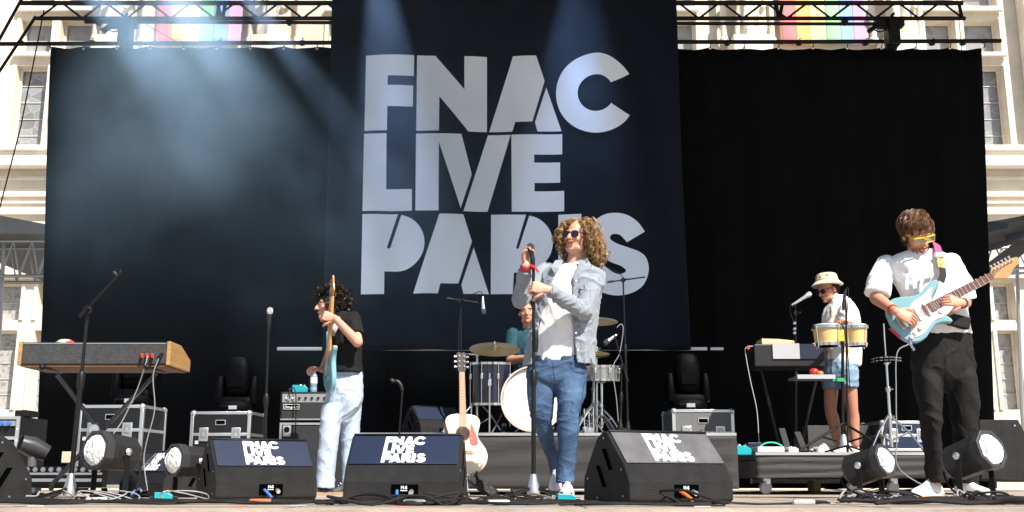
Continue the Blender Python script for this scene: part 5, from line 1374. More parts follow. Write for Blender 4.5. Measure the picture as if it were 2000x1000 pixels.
# ================================================================== PEOPLE
def ring_px(uL, uR, v, Y, b, n=22, e=2.2):
    c0, c1 = P(uL, v, Y), P(uR, v, Y)
    c = (c0 + c1) / 2; w_ = (c1.x - c0.x) / 2
    out = []
    for k in range(n):
        g = 2 * math.pi * k / n
        cx, sy = math.cos(g), math.sin(g)
        out.append(c + V((w_ * math.copysign(abs(cx) ** (2 / e), cx), b * math.copysign(abs(sy) ** (2 / e), sy), 0)))
    return out
def loft_px(mb, rows, k=3, **kw):
    rows = [tuple(r) for r in catmull(rows, k)]
    return mb.loft([ring_px(*r, **kw) for r in rows])
def organic(name, mb, m, parent, voxel=0.007, smooth=3, disp=None, extra=None, label=None):
    me = mb.mesh(name + '_raw')
    ob = bpy.data.objects.new('raw', me)
    COL.objects.link(ob)
    bm = bmesh.new(); bm.from_mesh(me); bmesh.ops.recalc_face_normals(bm, faces=bm.faces); bm.to_mesh(me); bm.free()
    r = ob.modifiers.new('r', 'REMESH'); r.mode = 'VOXEL'; r.voxel_size = voxel; r.adaptivity = 0
    if smooth:
        q = ob.modifiers.new('s', 'SMOOTH'); q.factor = 0.5; q.iterations = smooth
    dg = bpy.context.evaluated_depsgraph_get()
    ev = ob.evaluated_get(dg)
    m2 = bpy.data.meshes.new_from_object(ev)
    bpy.data.objects.remove(ob); bpy.data.meshes.remove(me)
    n = len(m2.vertices)
    co = np.zeros(n * 3); m2.vertices.foreach_get('co', co); co = co.reshape(-1, 3)
    if disp:
        nr = np.zeros(n * 3); m2.vertices.foreach_get('normal', nr); nr = nr.reshape(-1, 3)
        d = np.array([disp(V(p)) for p in co])
        co = co + nr * d[:, None]
    vs = [tuple(p) for p in co]
    fs = [tuple(p.vertices) for p in m2.polygons]
    bpy.data.meshes.remove(m2)
    if extra:
        vs += [tuple(p) for p in extra.v]
        fs += [tuple(i + n for i in f) for f in extra.f]
    L = root_loc(parent)
    vs = [(p[0] - L.x, p[1] - L.y, p[2] - L.z) for p in vs]
    me = bpy.data.meshes.new(name)
    me.from_pydata(vs, [], fs); me.update()
    o = bpy.data.objects.new(name, me); COL.objects.link(o); o.parent = parent
    if label: o['label'] = label
    me.materials.append(m)
    for p in me.polygons: p.use_smooth = True
    return o
def fold(amp, s=(9, 9, 9), s2=None, o=0.0):
    def f(p):
        q = V((p.x * s[0] + o, p.y * s[1], p.z * s[2]))
        w_ = noise.noise(q * 0.6 + V((11, 5, 2))) * 0.9
        q = q + V((w_, w_, w_))
        a = max(0.0, 1 - 2.6 * abs(noise.noise(q))) ** 2
        b = max(0.0, 1 - 2.6 * abs(noise.noise(q * 1.9 + V((3, 1, 7))))) ** 2
        return amp * (1.5 * a + 0.8 * b - 0.6)
    return f
def head_matrix(c, yaw, pitch, roll=0.0, sc=1.0):
    """yaw to picture left, pitch up, in degrees; local y is where the face looks"""
    f = V((-math.sin(R(yaw)) * math.cos(R(pitch)), -math.cos(R(yaw)) * math.cos(R(pitch)), math.sin(R(pitch))))
    up = V((0, 0, 1)); up = (up - f * up.dot(f)).normalized()
    if roll: up = Matrix.Rotation(R(roll), 3, f) @ up
    x = f.cross(up)
    return Matrix(((x.x, f.x, up.x, c[0]), (x.y, f.y, up.y, c[1]), (x.z, f.z, up.z, c[2]), (0, 0, 0, 1))) @ Matrix.Scale(sc, 4)
def head(mb, M):
    B = lambda c, r: mb.ball(c, r, M, 24, 16)
    B((0, -.018, .035), (.075, .096, .088))
    B((0, .022, -.02), (.064, .072, .085))
    B((0, .03, -.075), (.050, .058, .042))
    B((0, .078, -.098), (.020, .018, .017))
    for s in (-1, 1):
        B((s * .036, .058, -.028), (.026, .026, .024))
        B((s * .077, -.008, -.012), (.011, .021, .031))
        B((s * .045, .02, -.085), (.018, .035, .024))
        B((s * .0115, .104, -.036), (.0085, .010, .008))
    B((0, .079, .022), (.052, .014, .012))
    mb.tube([M @ V((0, .084, .012)), M @ V((0, .104, -.012)), M @ V((0, .116, -.032))], [M.median_scale * q for q in (.009, .010, .0125)], 12, rnd=True)
    B((0, .092, -.062), (.024, .010, .0055))
    B((0, .089, -.071), (.021, .010, .0065))
def lips_eyes(t, M, lips=True, eyes=True):
    if lips:
        part('lips', MB().ball((0, .094, -.0625), (.021, .0095, .005), M).ball((0, .091, -.0705), (.018, .0095, .0058), M), mat('lip_skin', (0.42, 0.13, 0.11), 0.45), t)
    if eyes:
        for s in (-1, 1):
            e = part('eye', MB().ball((s * .031, .0785, -.002), (.0115, .008, .0045), M), mat('eye_white', (0.34, 0.30, 0.28), 0.4), t)
            part('iris', MB().ball((s * .031, .0845, -.002), (.0046, .003, .0042), M), mat('iris_dark', (0.02, 0.012, 0.01), 0.2), e)
            part('eyebrow', MB().tube([M @ V((s * .014, .091, .018)), M @ V((s * .034, .088, .023)), M @ V((s * .05, .076, .017))], 0.0042 * M.median_scale, 6), mat('brow_dark', (0.03, 0.018, 0.012), 0.8), t)
def hand(mb, fg, W, d, nrm, side, curl=(60, 70, 45), s=1.0, thumb=(40, 30), spread=4):
    """W wrist, d wrist-to-knuckle direction, nrm back of the hand, side=+1/-1 picks the thumb edge (d x nrm * side)"""
    d = V(d).normalized(); nrm = V(nrm); nrm = (nrm - d * nrm.dot(d)).normalized()
    lat = d.cross(nrm) * side
    W = V(W)
    pal = []
    for x, wd, th in ((-.01, .026, .02), (.02, .032, .018), (.055, .042, .016), (.09, .042, .012), (.1, .036, .009)):
        pal.append([W + d * (x * s) + lat * (math.cos(g) * wd * s) + nrm * (math.sin(g) * th * s) for g in [2 * math.pi * k / 16 for k in range(16)]])
    mb.loft(pal)
    for i, (ln, rr) in enumerate(((.072, .0088), (.081, .0090), (.075, .0086), (.058, .0076))):
        off = (.031 - .0205 * i)
        p = W + d * (.088 * s) + lat * (off * s)
        pts = [p - d * .015 * s, p]
        a = 0
        dd = Matrix.Rotation(R(spread * (1.5 - i)) * side, 3, nrm) @ d
        for q, (fr, c) in enumerate(zip((.45, .3, .25), curl)):
            a += c + (i - 1.5) * 3
            dr = dd * math.cos(R(a)) - nrm * math.sin(R(a))
            p = p + dr * (ln * 1.08 * fr * s)
            pts.append(p)
        fg.tube(pts, [rr * s, rr * 1.05 * s, rr * s, rr * .93 * s, rr * .82 * s], 9, k=3, rnd=True)
    p = W + d * (.028 * s) + lat * (.03 * s) - nrm * (.008 * s)
    dr = (d * 0.75 + lat * 0.75 - nrm * 0.25).normalized()
    dr2 = (d * math.cos(R(thumb[0])) + lat * 0.35 - nrm * math.sin(R(thumb[0]))).normalized()
    dr3 = (d * math.cos(R(thumb[0] + thumb[1])) - lat * 0.05 - nrm * math.sin(R(thumb[0] + thumb[1]))).normalized()
    fg.tube([p, p + dr * .036 * s, p + dr * .036 * s + dr2 * .03 * s, p + dr * .036 * s + dr2 * .03 * s + dr3 * .024 * s], [.0125 * s, .0115 * s, .0105 * s, .0088 * s], 9, k=3, rnd=True)
def hair(mb, M, n, length, region, seed, r=0.0035, amp=0.012, freq=60, grav=0.5, out=0.7, seg=10, lift=0.0, bias=V((0, 0, 0)), skull=(.080, .101, .093), face=True, var=0.3, rnd=0.2, zmax=0.0, clump=1, csp=.006, hug=0.0):
    rn = random.Random(seed)
    sc = M.median_scale
    Mi = M.inverted()
    down = (Mi.to_3x3() @ V((0, 0, -1))).normalized()
    made = 0
    while made < n:
        d = V((rn.gauss(0, 1), rn.gauss(0, 1), rn.gauss(0, 1))).normalized()
        if not region(d): continue
        made += 1
        c = V((0, -.018, .035))
        p = c + V((d.x * skull[0], d.y * skull[1], d.z * skull[2]))
        L = length(d) * rn.uniform(1 - var, 1 + var * 0.6)
        step = L / seg
        tg = down - d * down.dot(d)
        dr = (d * out + tg + V((d.x, d.y, 0)) * 0.4 * max(0, d.z) + bias + V((rn.gauss(0, rnd), rn.gauss(0, rnd), rn.gauss(0, rnd)))).normalized()
        pts = []
        ph = rn.uniform(0, 6.28); a1 = dr.orthogonal().normalized()
        for k in range(seg + 1):
            f = k / seg
            hx = amp * min(1, f * 2.5)
            b1 = dr.cross(a1).normalized()
            pts.append(M @ (p + a1 * (hx * math.cos(ph + freq * L * f)) + b1 * (hx * math.sin(ph + freq * L * f))))
            dr = (dr + down * grav * step * 14 + bias * 0.15 + V((rn.gauss(0, .06), rn.gauss(0, .06), rn.gauss(0, .06)))).normalized()
            p = p + dr * step
            q = p - c
            e = (q.x / skull[0]) ** 2 + (q.y / skull[1]) ** 2 + (q.z / skull[2]) ** 2
            if e < 1.0: p = c + q / math.sqrt(e)
            elif hug and e > hug and p.z > -.03: p = c + q * math.sqrt(hug / e)
            if face and p.y > 0.03 and p.z < 0.095 and abs(p.x) < 0.066: p.x = math.copysign(0.07, p.x if abs(p.x) > .004 else 1)
            if face and p.z < -0.08:      # fall outside the neck
                q = V((p.x, p.y + 0.02, 0))
                if q.length < 0.075:
                    q = q.normalized() * 0.075; p.x, p.y = q.x, q.y - 0.02
        if zmax and any(q.z > zmax or (q.y > .06 and q.z > .118) for q in (Mi @ p_ for p_ in pts)): continue
        for ci in range(clump):
            off = V((rn.gauss(0, csp), rn.gauss(0, csp), rn.gauss(0, csp))) * (sc if ci else 0)
            cut = seg + 1 - (rn.randrange(0, 3) if ci else 0)
            ps = [q + off * (1.0 - 0.45 * k / seg) for k, q in enumerate(pts[:cut])]
            rr = [r * sc * (1.0 if k < cut * 0.6 else 1.0 - 0.85 * (k - cut * 0.6) / (cut * 0.4)) for k in range(cut)]
            mb.tube(ps, rr, 3, cap=False)
def hair_mat(name, c1, c2):
    return mat(name, c1, 0.42, col2=c2, vscale=28, spec=0.35)
def shoe(t, heel, ang, L, m_up, m_so, pitch=0.0, w=0.048, high=0.0, label=None):
    """heel: floor point under the heel, ang: toe direction in degrees from +x, seen from above"""
    Mx = Matrix.Translation(heel) @ Matrix.Rotation(R(ang), 4, 'Z') @ Matrix.Rotation(R(pitch), 4, 'Y')
    so, up = [], []
    for x, hw, h in ((0.0, .45, .055), (.04, .72, .075), (.2, .76, .092), (.38, .74, .096), (.5, .78, .078), (.68, .98, .058), (.85, .92, .046), (.96, .6, .034), (1.0, .3, .022)):
        so.append([Mx @ V((x * L, w * hw * math.cos(g), 0.0 if math.sin(g) < 0 else .026)) for g in [2 * math.pi * (k + .5) / 12 for k in range(12)]])
        up.append([Mx @ V((x * L * .985 + .002, w * .95 * hw * math.cos(g) * (1 - .25 * max(0, math.sin(g))), .022 + max(0, math.sin(g)) * h * L / .29)) for g in [2 * math.pi * (k + .5) / 14 for k in range(14)]])
    s = part('shoe', MB().loft(up), m_up, t, label=label)
    part('sole', MB().loft(so), m_so, s)
    for k in range(4):
        x = (.42 + .07 * k) * L
        part('lace', MB().tube([Mx @ V((x, -.02, .098 - .013 * k)), Mx @ V((x + .008, 0, .108 - .013 * k)), Mx @ V((x, .02, .098 - .013 * k))], .0035, 5), M_white if m_up is not M_black else M_black, s)
    return s
def skin_mat(name, c):
    m = mat(name, c, 0.48, col2=(c[0] * 1.02, c[1] * 0.80, c[2] * 0.76), vscale=16, bump=0.08, bscale=90, spec=0.4)
    b_ = m.node_tree.nodes['Principled BSDF']
    b_.inputs['Subsurface Weight'].default_value = 0.12
    b_.inputs['Subsurface Radius'].default_value = (0.012, 0.005, 0.003)
    return m
def stitch(o, lines, m, r_=.0022, name='seam'):
    """seams sewn on a garment: each polyline is laid on the cloth facing the audience"""
    bpy.context.view_layer.update()
    L = root_loc(o); org = V((0, 0, CAMZ)) - L
    for ln in lines:
        pts = []
        for u_, v_ in [tuple(q) for q in catmull(ln, 6)]:
            d = (P(u_, v_, 5.0) - V((0, 0, CAMZ))).normalized()
            ok, loc, nn, _ = o.ray_cast(org, d)
            if ok: pts.append(loc + nn * .0006 + L)
        if len(pts) > 3: part(name, MB().tube(pts, r_, 5), m, o)
def ribbon(pts, w, nrm, th=0.004, k=4):
    q = [V(p) for p in catmull(pts, k)]
    vs, fs = [], []
    for i, p in enumerate(q):
        tt = (q[min(i + 1, len(q) - 1)] - q[max(i - 1, 0)]).normalized()
        n_ = V(nrm); n_ = (n_ - tt * n_.dot(tt)).normalized(); l = tt.cross(n_)
        vs += [p + l * w / 2 + n_ * th / 2, p - l * w / 2 + n_ * th / 2, p - l * w / 2 - n_ * th / 2, p + l * w / 2 - n_ * th / 2]
    for i in range(len(q) - 1):
        for j in range(4):
            fs.append((4 * i + j, 4 * i + (j + 1) % 4, 4 * i + 4 + (j + 1) % 4, 4 * i + 4 + j))
    fs += [(0, 1, 2, 3), tuple(4 * (len(q) - 1) + j for j in (3, 2, 1, 0))]
    return MB().add(vs, fs)

# ------------------------------------------------------------------ singer
D = 6.9
t = thing('person', 'long-haired singer in open denim shirt and sunglasses at the microphone', 'person', V((P(1090, 900, D).x, D, 0)))
SK1 = skin_mat('skin_fair', (0.60, 0.36, 0.26))
hm = head_matrix(P(1128, 464, D - .03), 33, 5, -4, 1.0)
b = MB(); fg = MB()
head(b, hm)
b.tube([hm @ V((0, -.02, -.06)), P(1124, 512, D - .01), P(1120, 540, D)], [.054, .058, .075], 14, rnd=True)
loft_px(b, [(1065, 1155, 700, D, .09), (1066, 1150, 620, D, .09), (1062, 1160, 560, D, .09), (1075, 1155, 532, D, .075), (1100, 1140, 520, D, .06)])
shR, elR, wrR = P(1064, 532, D + .05), P(1015, 586, D - .12), P(1028, 519, SY + .02)
shL, elL, wrL = P(1166, 542, D - .07), P(1139, 608, D - .2), P(1071, 566, SY - .04)
b.tube([shR + (elR - shR) * .3, elR], [.04, .042], 12, rnd=True); b.tube([(shR + shL) / 2, shR + (elR - shR) * .35], .03, 10, rnd=True); b.tube([elR, wrR], [.043, .028], 12, rnd=True)
b.tube([shL + (elL - shL) * .3, elL], [.04, .042], 12, rnd=True); b.tube([(shR + shL) / 2, shL + (elL - shL) * .35], .03, 10, rnd=True); b.tube([elL, wrL], [.043, .028], 12, rnd=True)
hand(b, fg, wrR + V((-.012, .0, .0)), (0.12, -.05, 1), (-.75, .55, 0.2), 1, (35, 60, 50), .95, (25, 25))
hand(b, fg, wrL + V((-.005, -.01, .0)), (-1, -.02, .22), (-0.05, -1, .35), -1, (55, 75, 50), 1.0, (50, 35))
for x, kx, ax in (((1064, 715, D + .05), (1060, 822, D - .02), (1085, 930, D + .24)), ((1110, 715, D - .04), (1110, 832, D - .12), (1105, 945, D - .1))):
    b.tube([P(*x), P(*kx), P(*ax)], [.04, .03, .024], 10, rnd=True)
b.tube([P(1064, 712, D + .05), P(1110, 712, D - .04)], .04, 10, rnd=True)
organic('body', b, SK1, t, 0.0055, 2, extra=fg)
part('lips', MB().ball((0, .094, -.066), (.02, .0095, .005), hm), mat('lip_skin', (0.42, 0.13, 0.11), 0.45), t)
rn = random.Random(5); ms = MB()
for k in range(110):
    x = rn.uniform(-.03, .03)
    p0 = V((x, .101 - 9 * x * x + rn.uniform(-.002, .004), -.047 + rn.uniform(-.004, .004)))
    p1 = p0 + V((x * .35, .006, -.013 - 5 * x * x))
    ms.tube([hm @ p0, hm @ ((p0 + p1) / 2 + V((0, .004, 0))), hm @ p1], .0016, 4)
part('moustache', ms, hair_mat('moustache_ginger', (0.30, 0.12, 0.04), (0.45, 0.20, 0.08)), t)
hb = MB()
hair(hb, hm, 170, lambda d: 0.25 if d.z > .2 else .2, lambda d: (d.z > -.3 and d.y < .22) or (d.z > .6 and d.y < .45), 11, r=.0021, amp=.012, freq=120, grav=.85, out=.28, seg=22, bias=V((0, -.14, 0)), rnd=.14, zmax=.148, clump=9)
hair(hb, hm, 100, lambda d: 0.19, lambda d: d.y < .15 and -.5 < d.z < .35, 12, r=.0022, amp=.014, freq=115, grav=.45, out=.75, seg=20, bias=V((0, -.15, 0)), rnd=.22, clump=9)
hair(hb, hm, 34, lambda d: 0.17, lambda d: .1 < d.y < .45 and abs(d.x) > .6 and d.z > -.1, 13, r=.0021, amp=.012, freq=120, grav=.9, out=.5, seg=18, bias=V((0, .0, 0)), rnd=.12, clump=8)
hb.ball((0, -.026, .037), (.078, .094, .09), hm, 20, 14)
part('hair', hb, hair_mat('hair_blond_brown', (0.16, 0.085, 0.035), (0.46, 0.29, 0.14)), t)
def glasses(t, M, name, m_fr, m_ln, square=False, w=.027, h=.022, y=.098, z=-.002):
    g = part(name, MB().tube([M @ V((-.008, y + .006, z + .008)), M @ V((0, y + .009, z + .011)), M @ V((.008, y + .006, z + .008))], .0028, 6), m_fr, t)
    for s in (-1, 1):
        Ml = M @ Matrix.Translation((s * .034, y, z)) @ Matrix.Rotation(R(-s * 9), 4, 'Z') @ Matrix.Rotation(R(-90), 4, 'X')
        if square:
            pl = [(-w, -h), (w, -h), (w * 1.06, h), (-w * 1.06, h)]
        else:
            pl = [(w * math.cos(a), -h * math.sin(a) * (1.0 if math.sin(a) < 0 else .9)) for a in [2 * math.pi * k / 20 for k in range(20)]]
        ln = part('lens', MB().prism(pl, -.0015, .0015, Ml), m_ln, g, smooth=False)
        part('rim', MB().tube([Ml @ V((*q, 0)) for q in pl + pl[:2]], .0032 if not square else .0042, 6), m_fr, g)
        part('temple', MB().tube([M @ V((s * .062, y - .006, z + .012)), M @ V((s * .078, .03, z + .010)), M @ V((s * .080, -.02, z + .002))], .0032, 6), m_fr, g)
    return g
glasses(t, hm, 'sunglasses', mat('frame_dark', (0.02, 0.012, 0.01), 0.25), mat('lens_dark', (0.01, 0.012, 0.03), 0.06, spec=0.8))
# white t-shirt
b = MB()
loft_px(b, [(1036, 1132, 707, D, .125), (1040, 1138, 680, D, .13), (1046, 1146, 640, D, .135), (1054, 1154, 600, D, .14), (1060, 1160, 565, D, .135), (1062, 1166, 542, D, .115), (1080, 1158, 527, D, .09), (1096, 1146, 517, D, .075)])
organic('t_shirt', b, mat('cotton_white', (0.82, 0.82, 0.84), 0.85, sheen=0.2, bump=0.15, bscale=25), t, .008, 2, fold(.007, (7, 7, 3.5)))
# open denim shirt: shell with front gap, and sleeves
jr = [(520, 1080, 1154, 1092, 1130), (530, 1062, 1170, 1086, 1125), (548, 1052, 1177, 1079, 1119), (572, 1050, 1172, 1073, 1117), (602, 1046, 1167, 1064, 1116), (642, 1038, 1164, 1050, 1119), (682, 1029, 1161, 1043, 1123), (703, 1024, 1160, 1039, 1126), (713, 1026, 1159, 1040, 1127)]
jr = [tuple(r) for r in catmull(jr, 3)]
def jring(v, uL, uR, oL, oR, Y):
    c0, c1 = P(uL, v, Y), P(uR, v, Y); c = (c0 + c1) / 2; a = (c1.x - c0.x) / 2
    bb = .15
    def ang(u_):      # angle on the front half (y < 0) whose x matches
        x = max(-.98, min(.98, (P(u_, v, Y - .1).x - c.x) / a))
        return -math.acos(x)
    gR, gL = ang(oR), ang(oL)            # -acos: front side is negative y
    gl = gL + 2 * math.pi                # go the long way round the back
    N = 40
    def pt(g, k): return c + V(((a + k) * math.cos(g), (bb + k) * math.sin(g), 0))
    outp = [pt(gR + (gl - gR) * i / N, .007) for i in range(N + 1)]
    inn = [pt(gR + (gl - gR) * i / N, -.009) for i in range(N + 1)]
    return outp + list(reversed(inn))
b = MB()
b.loft([jring(*r, D) for r in jr])
b.tube([shR + V((.012, 0, 0)), shR + (elR - shR) * .5, elR], [.07, .064, .057], 16, rnd=True)
b.tube([elR, elR + (wrR - elR) * .5, elR + (wrR - elR) * .86], [.057, .051, .044], 16, rnd=False)
b.ball(elR, .057)
b.tube([shL + V((-.015, 0, 0)), shL + (elL - shL) * .5, elL], [.072, .064, .057], 16, rnd=True)
b.tube([elL, elL + (wrL - elL) * .5, elL + (wrL - elL) * .96], [.057, .049, .042], 16)
b.ball(elL, .057)
m_den = mat('denim_light', (0.235, 0.265, 0.31), 0.8, var=0.16, vscale=7, bump=0.2, bscale=60, sheen=0.2)
ds = organic('denim_shirt', b, m_den, t, .0065, 2, fold(.007, (8, 8, 8), o=3))
for q in ([(1128, 509), (1146, 503), (1156, 519), (1142, 531), (1136, 521)], [(1085, 508), (1100, 508), (1091, 524), (1083, 534), (1076, 521)]):
    mb = MB().add([P(u_, v_, D - .145 + .05 * abs(v_ - 533) / 30 * (1 if v_ < 515 else .3)) for u_, v_ in q], [tuple(range(5))])
    o = part('collar', mb, m_den, t, smooth=False); o.modifiers.new('th', 'SOLIDIFY').thickness = .008
stitch(ds, [[(1131, 545), (1129, 600), (1132, 650), (1137, 706)], [(1172, 540), (1168, 560), (1164, 580)], [(1082, 592), (1080, 575), (1079, 562)], [(1132, 562), (1132, 590), (1143, 596), (1153, 590), (1153, 566)]], mat('seam_denim', (0.15, 0.17, 0.21), 0.8), .0014)
for v_, u_ in ((548, 1121), (580, 1119), (615, 1119), (650, 1121), (684, 1125)):
    part('button', MB().lathe([(.006, 0), (.006, .003), (0, .0035)], zaxis(P(u_ + 4, v_, D - .175), (0, -1, 0)), 10), M_white, t)
rows = [[P(1133 + 20 * i / 4, 562 + 26 * k / 4 + i * .8, D - .158 + .012 * i / 4) for i in range(5)] for k in range(5)]
part('pocket', MB().grid(rows), m_den, t).modifiers.new('th', 'SOLIDIFY').thickness = .006
part('pocket_trim', MB().tube([P(1133, 562, D - .166), P(1153, 565, D - .154)], .003, 5), mat('trim_pink', (0.6, 0.3, 0.26), 0.7), t)
# jeans
b = MB()
loft_px(b, [(1036, 1144, 698, D, .125), (1030, 1146, 720, D, .13), (1029, 1146, 740, D - .01, .12), (1045, 1128, 752, D - .02, .09), (1068, 1105, 766, D - .02, .05)])
loft_px(b, [(1029, 1086, 735, D, .10), (1030, 1084, 773, D - .01, .095), (1035, 1081, 804, D - .02, .085), (1041, 1079, 829, D, .075), (1055, 1084, 866, D + .08, .065), (1069, 1094, 897, D + .16, .06), (1076, 1100, 928, D + .22, .056)])
loft_px(b, [(1084, 1147, 735, D - .03, .11), (1086, 1143, 773, D - .07, .10), (1089, 1133, 804, D - .1, .088), (1089, 1131, 829, D - .12, .08), (1089, 1130, 850, D - .12, .076), (1089, 1128, 881, D - .11, .07), (1086, 1124, 912, D - .1, .064), (1086, 1119, 944, D - .1, .062)])
def jfold(p):
    kz = math.exp(-((p.z - .5) / .13) ** 2) + math.exp(-((p.z - .08) / .12) ** 2) + .8 * math.exp(-((p.z - .85) / .1) ** 2)
    return fold(.0055, (5, 5, 9))(p) * (.3 + .9 * kz)
jn = organic('jeans', b, mat('denim_blue', (0.009, 0.032, 0.09), 0.8, col2=(0.07, 0.14, 0.26), vscale=5, bump=0.25, bscale=80), t, .0065, 2, jfold)
m_seam = mat('seam_thread', (0.02, 0.035, 0.07), 0.8); m_fade = mat('seam_pale', (0.14, 0.20, 0.30), 0.8)
stitch(jn, [[(1080, 708), (1081, 725), (1084, 744)], [(1050, 712), (1045, 722), (1034, 728)], [(1112, 712), (1120, 724), (1140, 730)], [(1083, 750), (1081, 790), (1078, 825)], [(1141, 745), (1134, 800), (1128, 860), (1121, 930)]], m_seam)
stitch(jn, [[(1088, 938), (1103, 941), (1117, 938)]], m_fade)
part('belt', MB().loft([ring_px(1035, 1146, 701, D, .128), ring_px(1034, 1146, 707, D, .129)]), mat('belt_dark', (0.02, 0.025, 0.05), 0.5), t)
m_sn = mat('sneaker_white', (0.78, 0.76, 0.76), 0.55, bump=0.2, bscale=60); m_so = mat('sole_white', (0.72, 0.70, 0.68), 0.6)
shoe(t, V((P(1112, 950, D).x, D - .03, 0.0)), -100, .30, m_sn, m_so)
shoe(t, V((P(1089, 940, D + .3).x, D + .3, 0.13)), -97, .29, m_sn, mat('sole_red', (0.55, 0.06, 0.06), 0.5), pitch=22)
part('wristband', MB().lathe([(.036, -.012), (.04, 0), (.036, .012), (.034, 0), (.036, -.012)], zaxis(wrR + (elR - wrR) * .06, wrR - elR), 20), mat('band_red', (0.6, 0.02, 0.04), 0.5), t)
part('wristband_tail', ribbon([wrR + V((.02, -.03, 0)), wrR + V((.05, -.04, -.015)), wrR + V((.075, -.035, -.05))], .014, (0, -1, 0)), mat('band_red', (0, 0, 0)), t)

# ------------------------------------------------------------------ guitarist on the right
D = 6.5
t = thing('person', 'guitarist in white t-shirt and yellow-framed glasses, head bowed, at right', 'person', V((P(1850, 900, D).x, D, 0)))
hm = head_matrix(P(1790, 455, D - .1), -12, -38, 16, 1.0)
SK2 = skin_mat('skin_tan', (0.56, 0.30, 0.20))
b = MB(); fg = MB()
head(b, hm)
b.tube([hm @ V((0, -.03, -.05)), P(1796, 500, D - .03), P(1800, 530, D)], [.055, .058, .08], 14, rnd=True)
loft_px(b, [(1810, 1860, 650, D, .07), (1795, 1855, 560, D, .07), (1765, 1845, 515, D, .07), (1778, 1822, 495, D, .055)])
shR, elR, wrR = P(1724, 512, D + .02), P(1712, 582, D - .04), P(1748, 608, D - .28)
shL, elL, wrL = P(1866, 508, D - .02), P(1884, 590, D + .02), P(1878, 592, D - .25)
b.tube([shR + (elR - shR) * .3, elR], [.04, .042], 12, rnd=True); b.tube([(shR + shL) / 2, shR + (elR - shR) * .35], .03, 10, rnd=True); b.tube([elR, wrR], [.043, .027], 12, rnd=True)
b.tube([shL + (elL - shL) * .3, elL], [.04, .042], 12, rnd=True); b.tube([(shR + shL) / 2, shL + (elL - shL) * .35], .03, 10, rnd=True); b.tube([elL, wrL], [.043, .027], 12, rnd=True)
hand(b, fg, wrR, (.80, -.15, -.42), (-.25, -1, .45), -1, (25, 35, 25), 1.0, (15, 20))
hand(b, fg, wrL + V((0, -.02, 0)), (-.95, -.25, .12), (.1, -1, .35), -1, (28, 45, 40), .95, (60, 30))
for x, kx, ax in (((1812, 690, D), (1815, 820, D - .05), (1830, 940, D)), ((1872, 690, D), (1884, 820, D - .03), (1890, 940, D + .03))):
    b.tube([P(*x), P(*kx), P(*ax)], [.04, .03, .024], 10, rnd=True)
b.tube([P(1812, 690, D), P(1872, 690, D)], .04, 10, rnd=True)
organic('body', b, SK2, t, 0.0055, 2, extra=fg)
lips_eyes(t, hm, True, False)
hb = MB()
hair(hb, hm, 230, lambda d: .10, lambda d: (d.z > -.1 and d.y < .3) or (d.z > .5 and d.y < .62), 21, r=.0021, amp=.008, freq=60, grav=.9, out=.10, seg=11, bias=V((.22, .05, 0)), face=False, var=.4, rnd=.16, skull=(.084, .105, .097), clump=8, csp=.007, hug=1.16)
hair(hb, hm, 500, lambda d: .085, lambda d: d.y < 0 and -.5 < d.z < .1, 22, r=.0021, amp=.005, freq=45, grav=.9, out=.06, seg=8, face=False, rnd=.14, skull=(.084, .105, .097), hug=1.14)
hb.ball((0, -.024, .038), (.078, .096, .09), hm, 20, 14)
part('hair', hb, hair_mat('hair_brown', (0.05, 0.022, 0.011), (0.20, 0.10, 0.05)), t)
rn = random.Random(6); ms = MB()
for k in range(140):
    a = rn.uniform(-1.2, 1.2); z = rn.uniform(-.112, -.055)
    if abs(a) < .35 and z > -.08: continue
    p0 = V((math.sin(a) * .058, .028 + math.cos(a) * .062, z))
    ms.tube([hm @ p0, hm @ (p0 + V((math.sin(a) * .006, math.cos(a) * .006, -.008)))], .0011, 3)
part('beard', ms, hair_mat('beard_dark', (0.03, 0.015, 0.01), (0.07, 0.035, 0.02)), t)
glasses(t, hm, 'glasses', mat('frame_yellow', (0.80, 0.60, 0.02), 0.3), mat('lens_clear', (0.5, 0.5, 0.52), 0.08, alpha=.3, spec=.8), square=True, w=.029, h=.020, y=.106, z=.002)
b = MB()
loft_px(b, [(1788, 1897, 655, D + .01, .14), (1782, 1892, 630, D, .145), (1768, 1884, 590, D, .15), (1748, 1878, 550, D, .145), (1732, 1872, 520, D, .13), (1738, 1862, 504, D, .11), (1760, 1838, 493, D - .01, .085), (1770, 1826, 490, D - .01, .075)])
b.tube([shR + V((.03, 0, .0)), shR + (elR - shR) * .5, shR + (elR - shR) * .92], [.058, .068, .076], 16, rnd=False); b.ball(shR + V((.025, 0, -.01)), .056)
b.tube([shL + V((-.03, 0, .0)), shL + (elL - shL) * .5, shL + (elL - shL) * .95], [.058, .068, .076], 16, rnd=False); b.ball(shL + V((-.025, 0, -.01)), .056)
m_tee = mat('cotton_white', (0, 0, 0))
organic('t_shirt', b, m_tee, t, .008, 2, fold(.006, (6, 6, 3.5), o=9))
rows = [[P(1768 + 58 * i / 8, 535 + 32 * k / 4, D - .166 - .004 * math.sin(i)) for i in range(9)] for k in range(5)]
m_pr = mat('shirt_print_blue', (0.50, 0.55, 0.74), 0.8)
for q in ([(1768, 535), (1776, 533), (1774, 565), (1768, 566)], [(1782, 533), (1792, 532), (1790, 563), (1783, 564)], [(1798, 532), (1808, 531), (1806, 540), (1800, 562), (1796, 562)], [(1812, 531), (1824, 532), (1823, 540), (1812, 541)]):
    part('print', MB().prism([(P(u_, v_, D - .165).x, P(u_, v_, D - .165).z) for u_, v_ in q], -.001, .001, Matrix(((1, 0, 0, 0), (0, 0, 1, D - .168), (0, 1, 0, 0), (0, 0, 0, 1)))), m_pr, t, smooth=False)
b = MB()
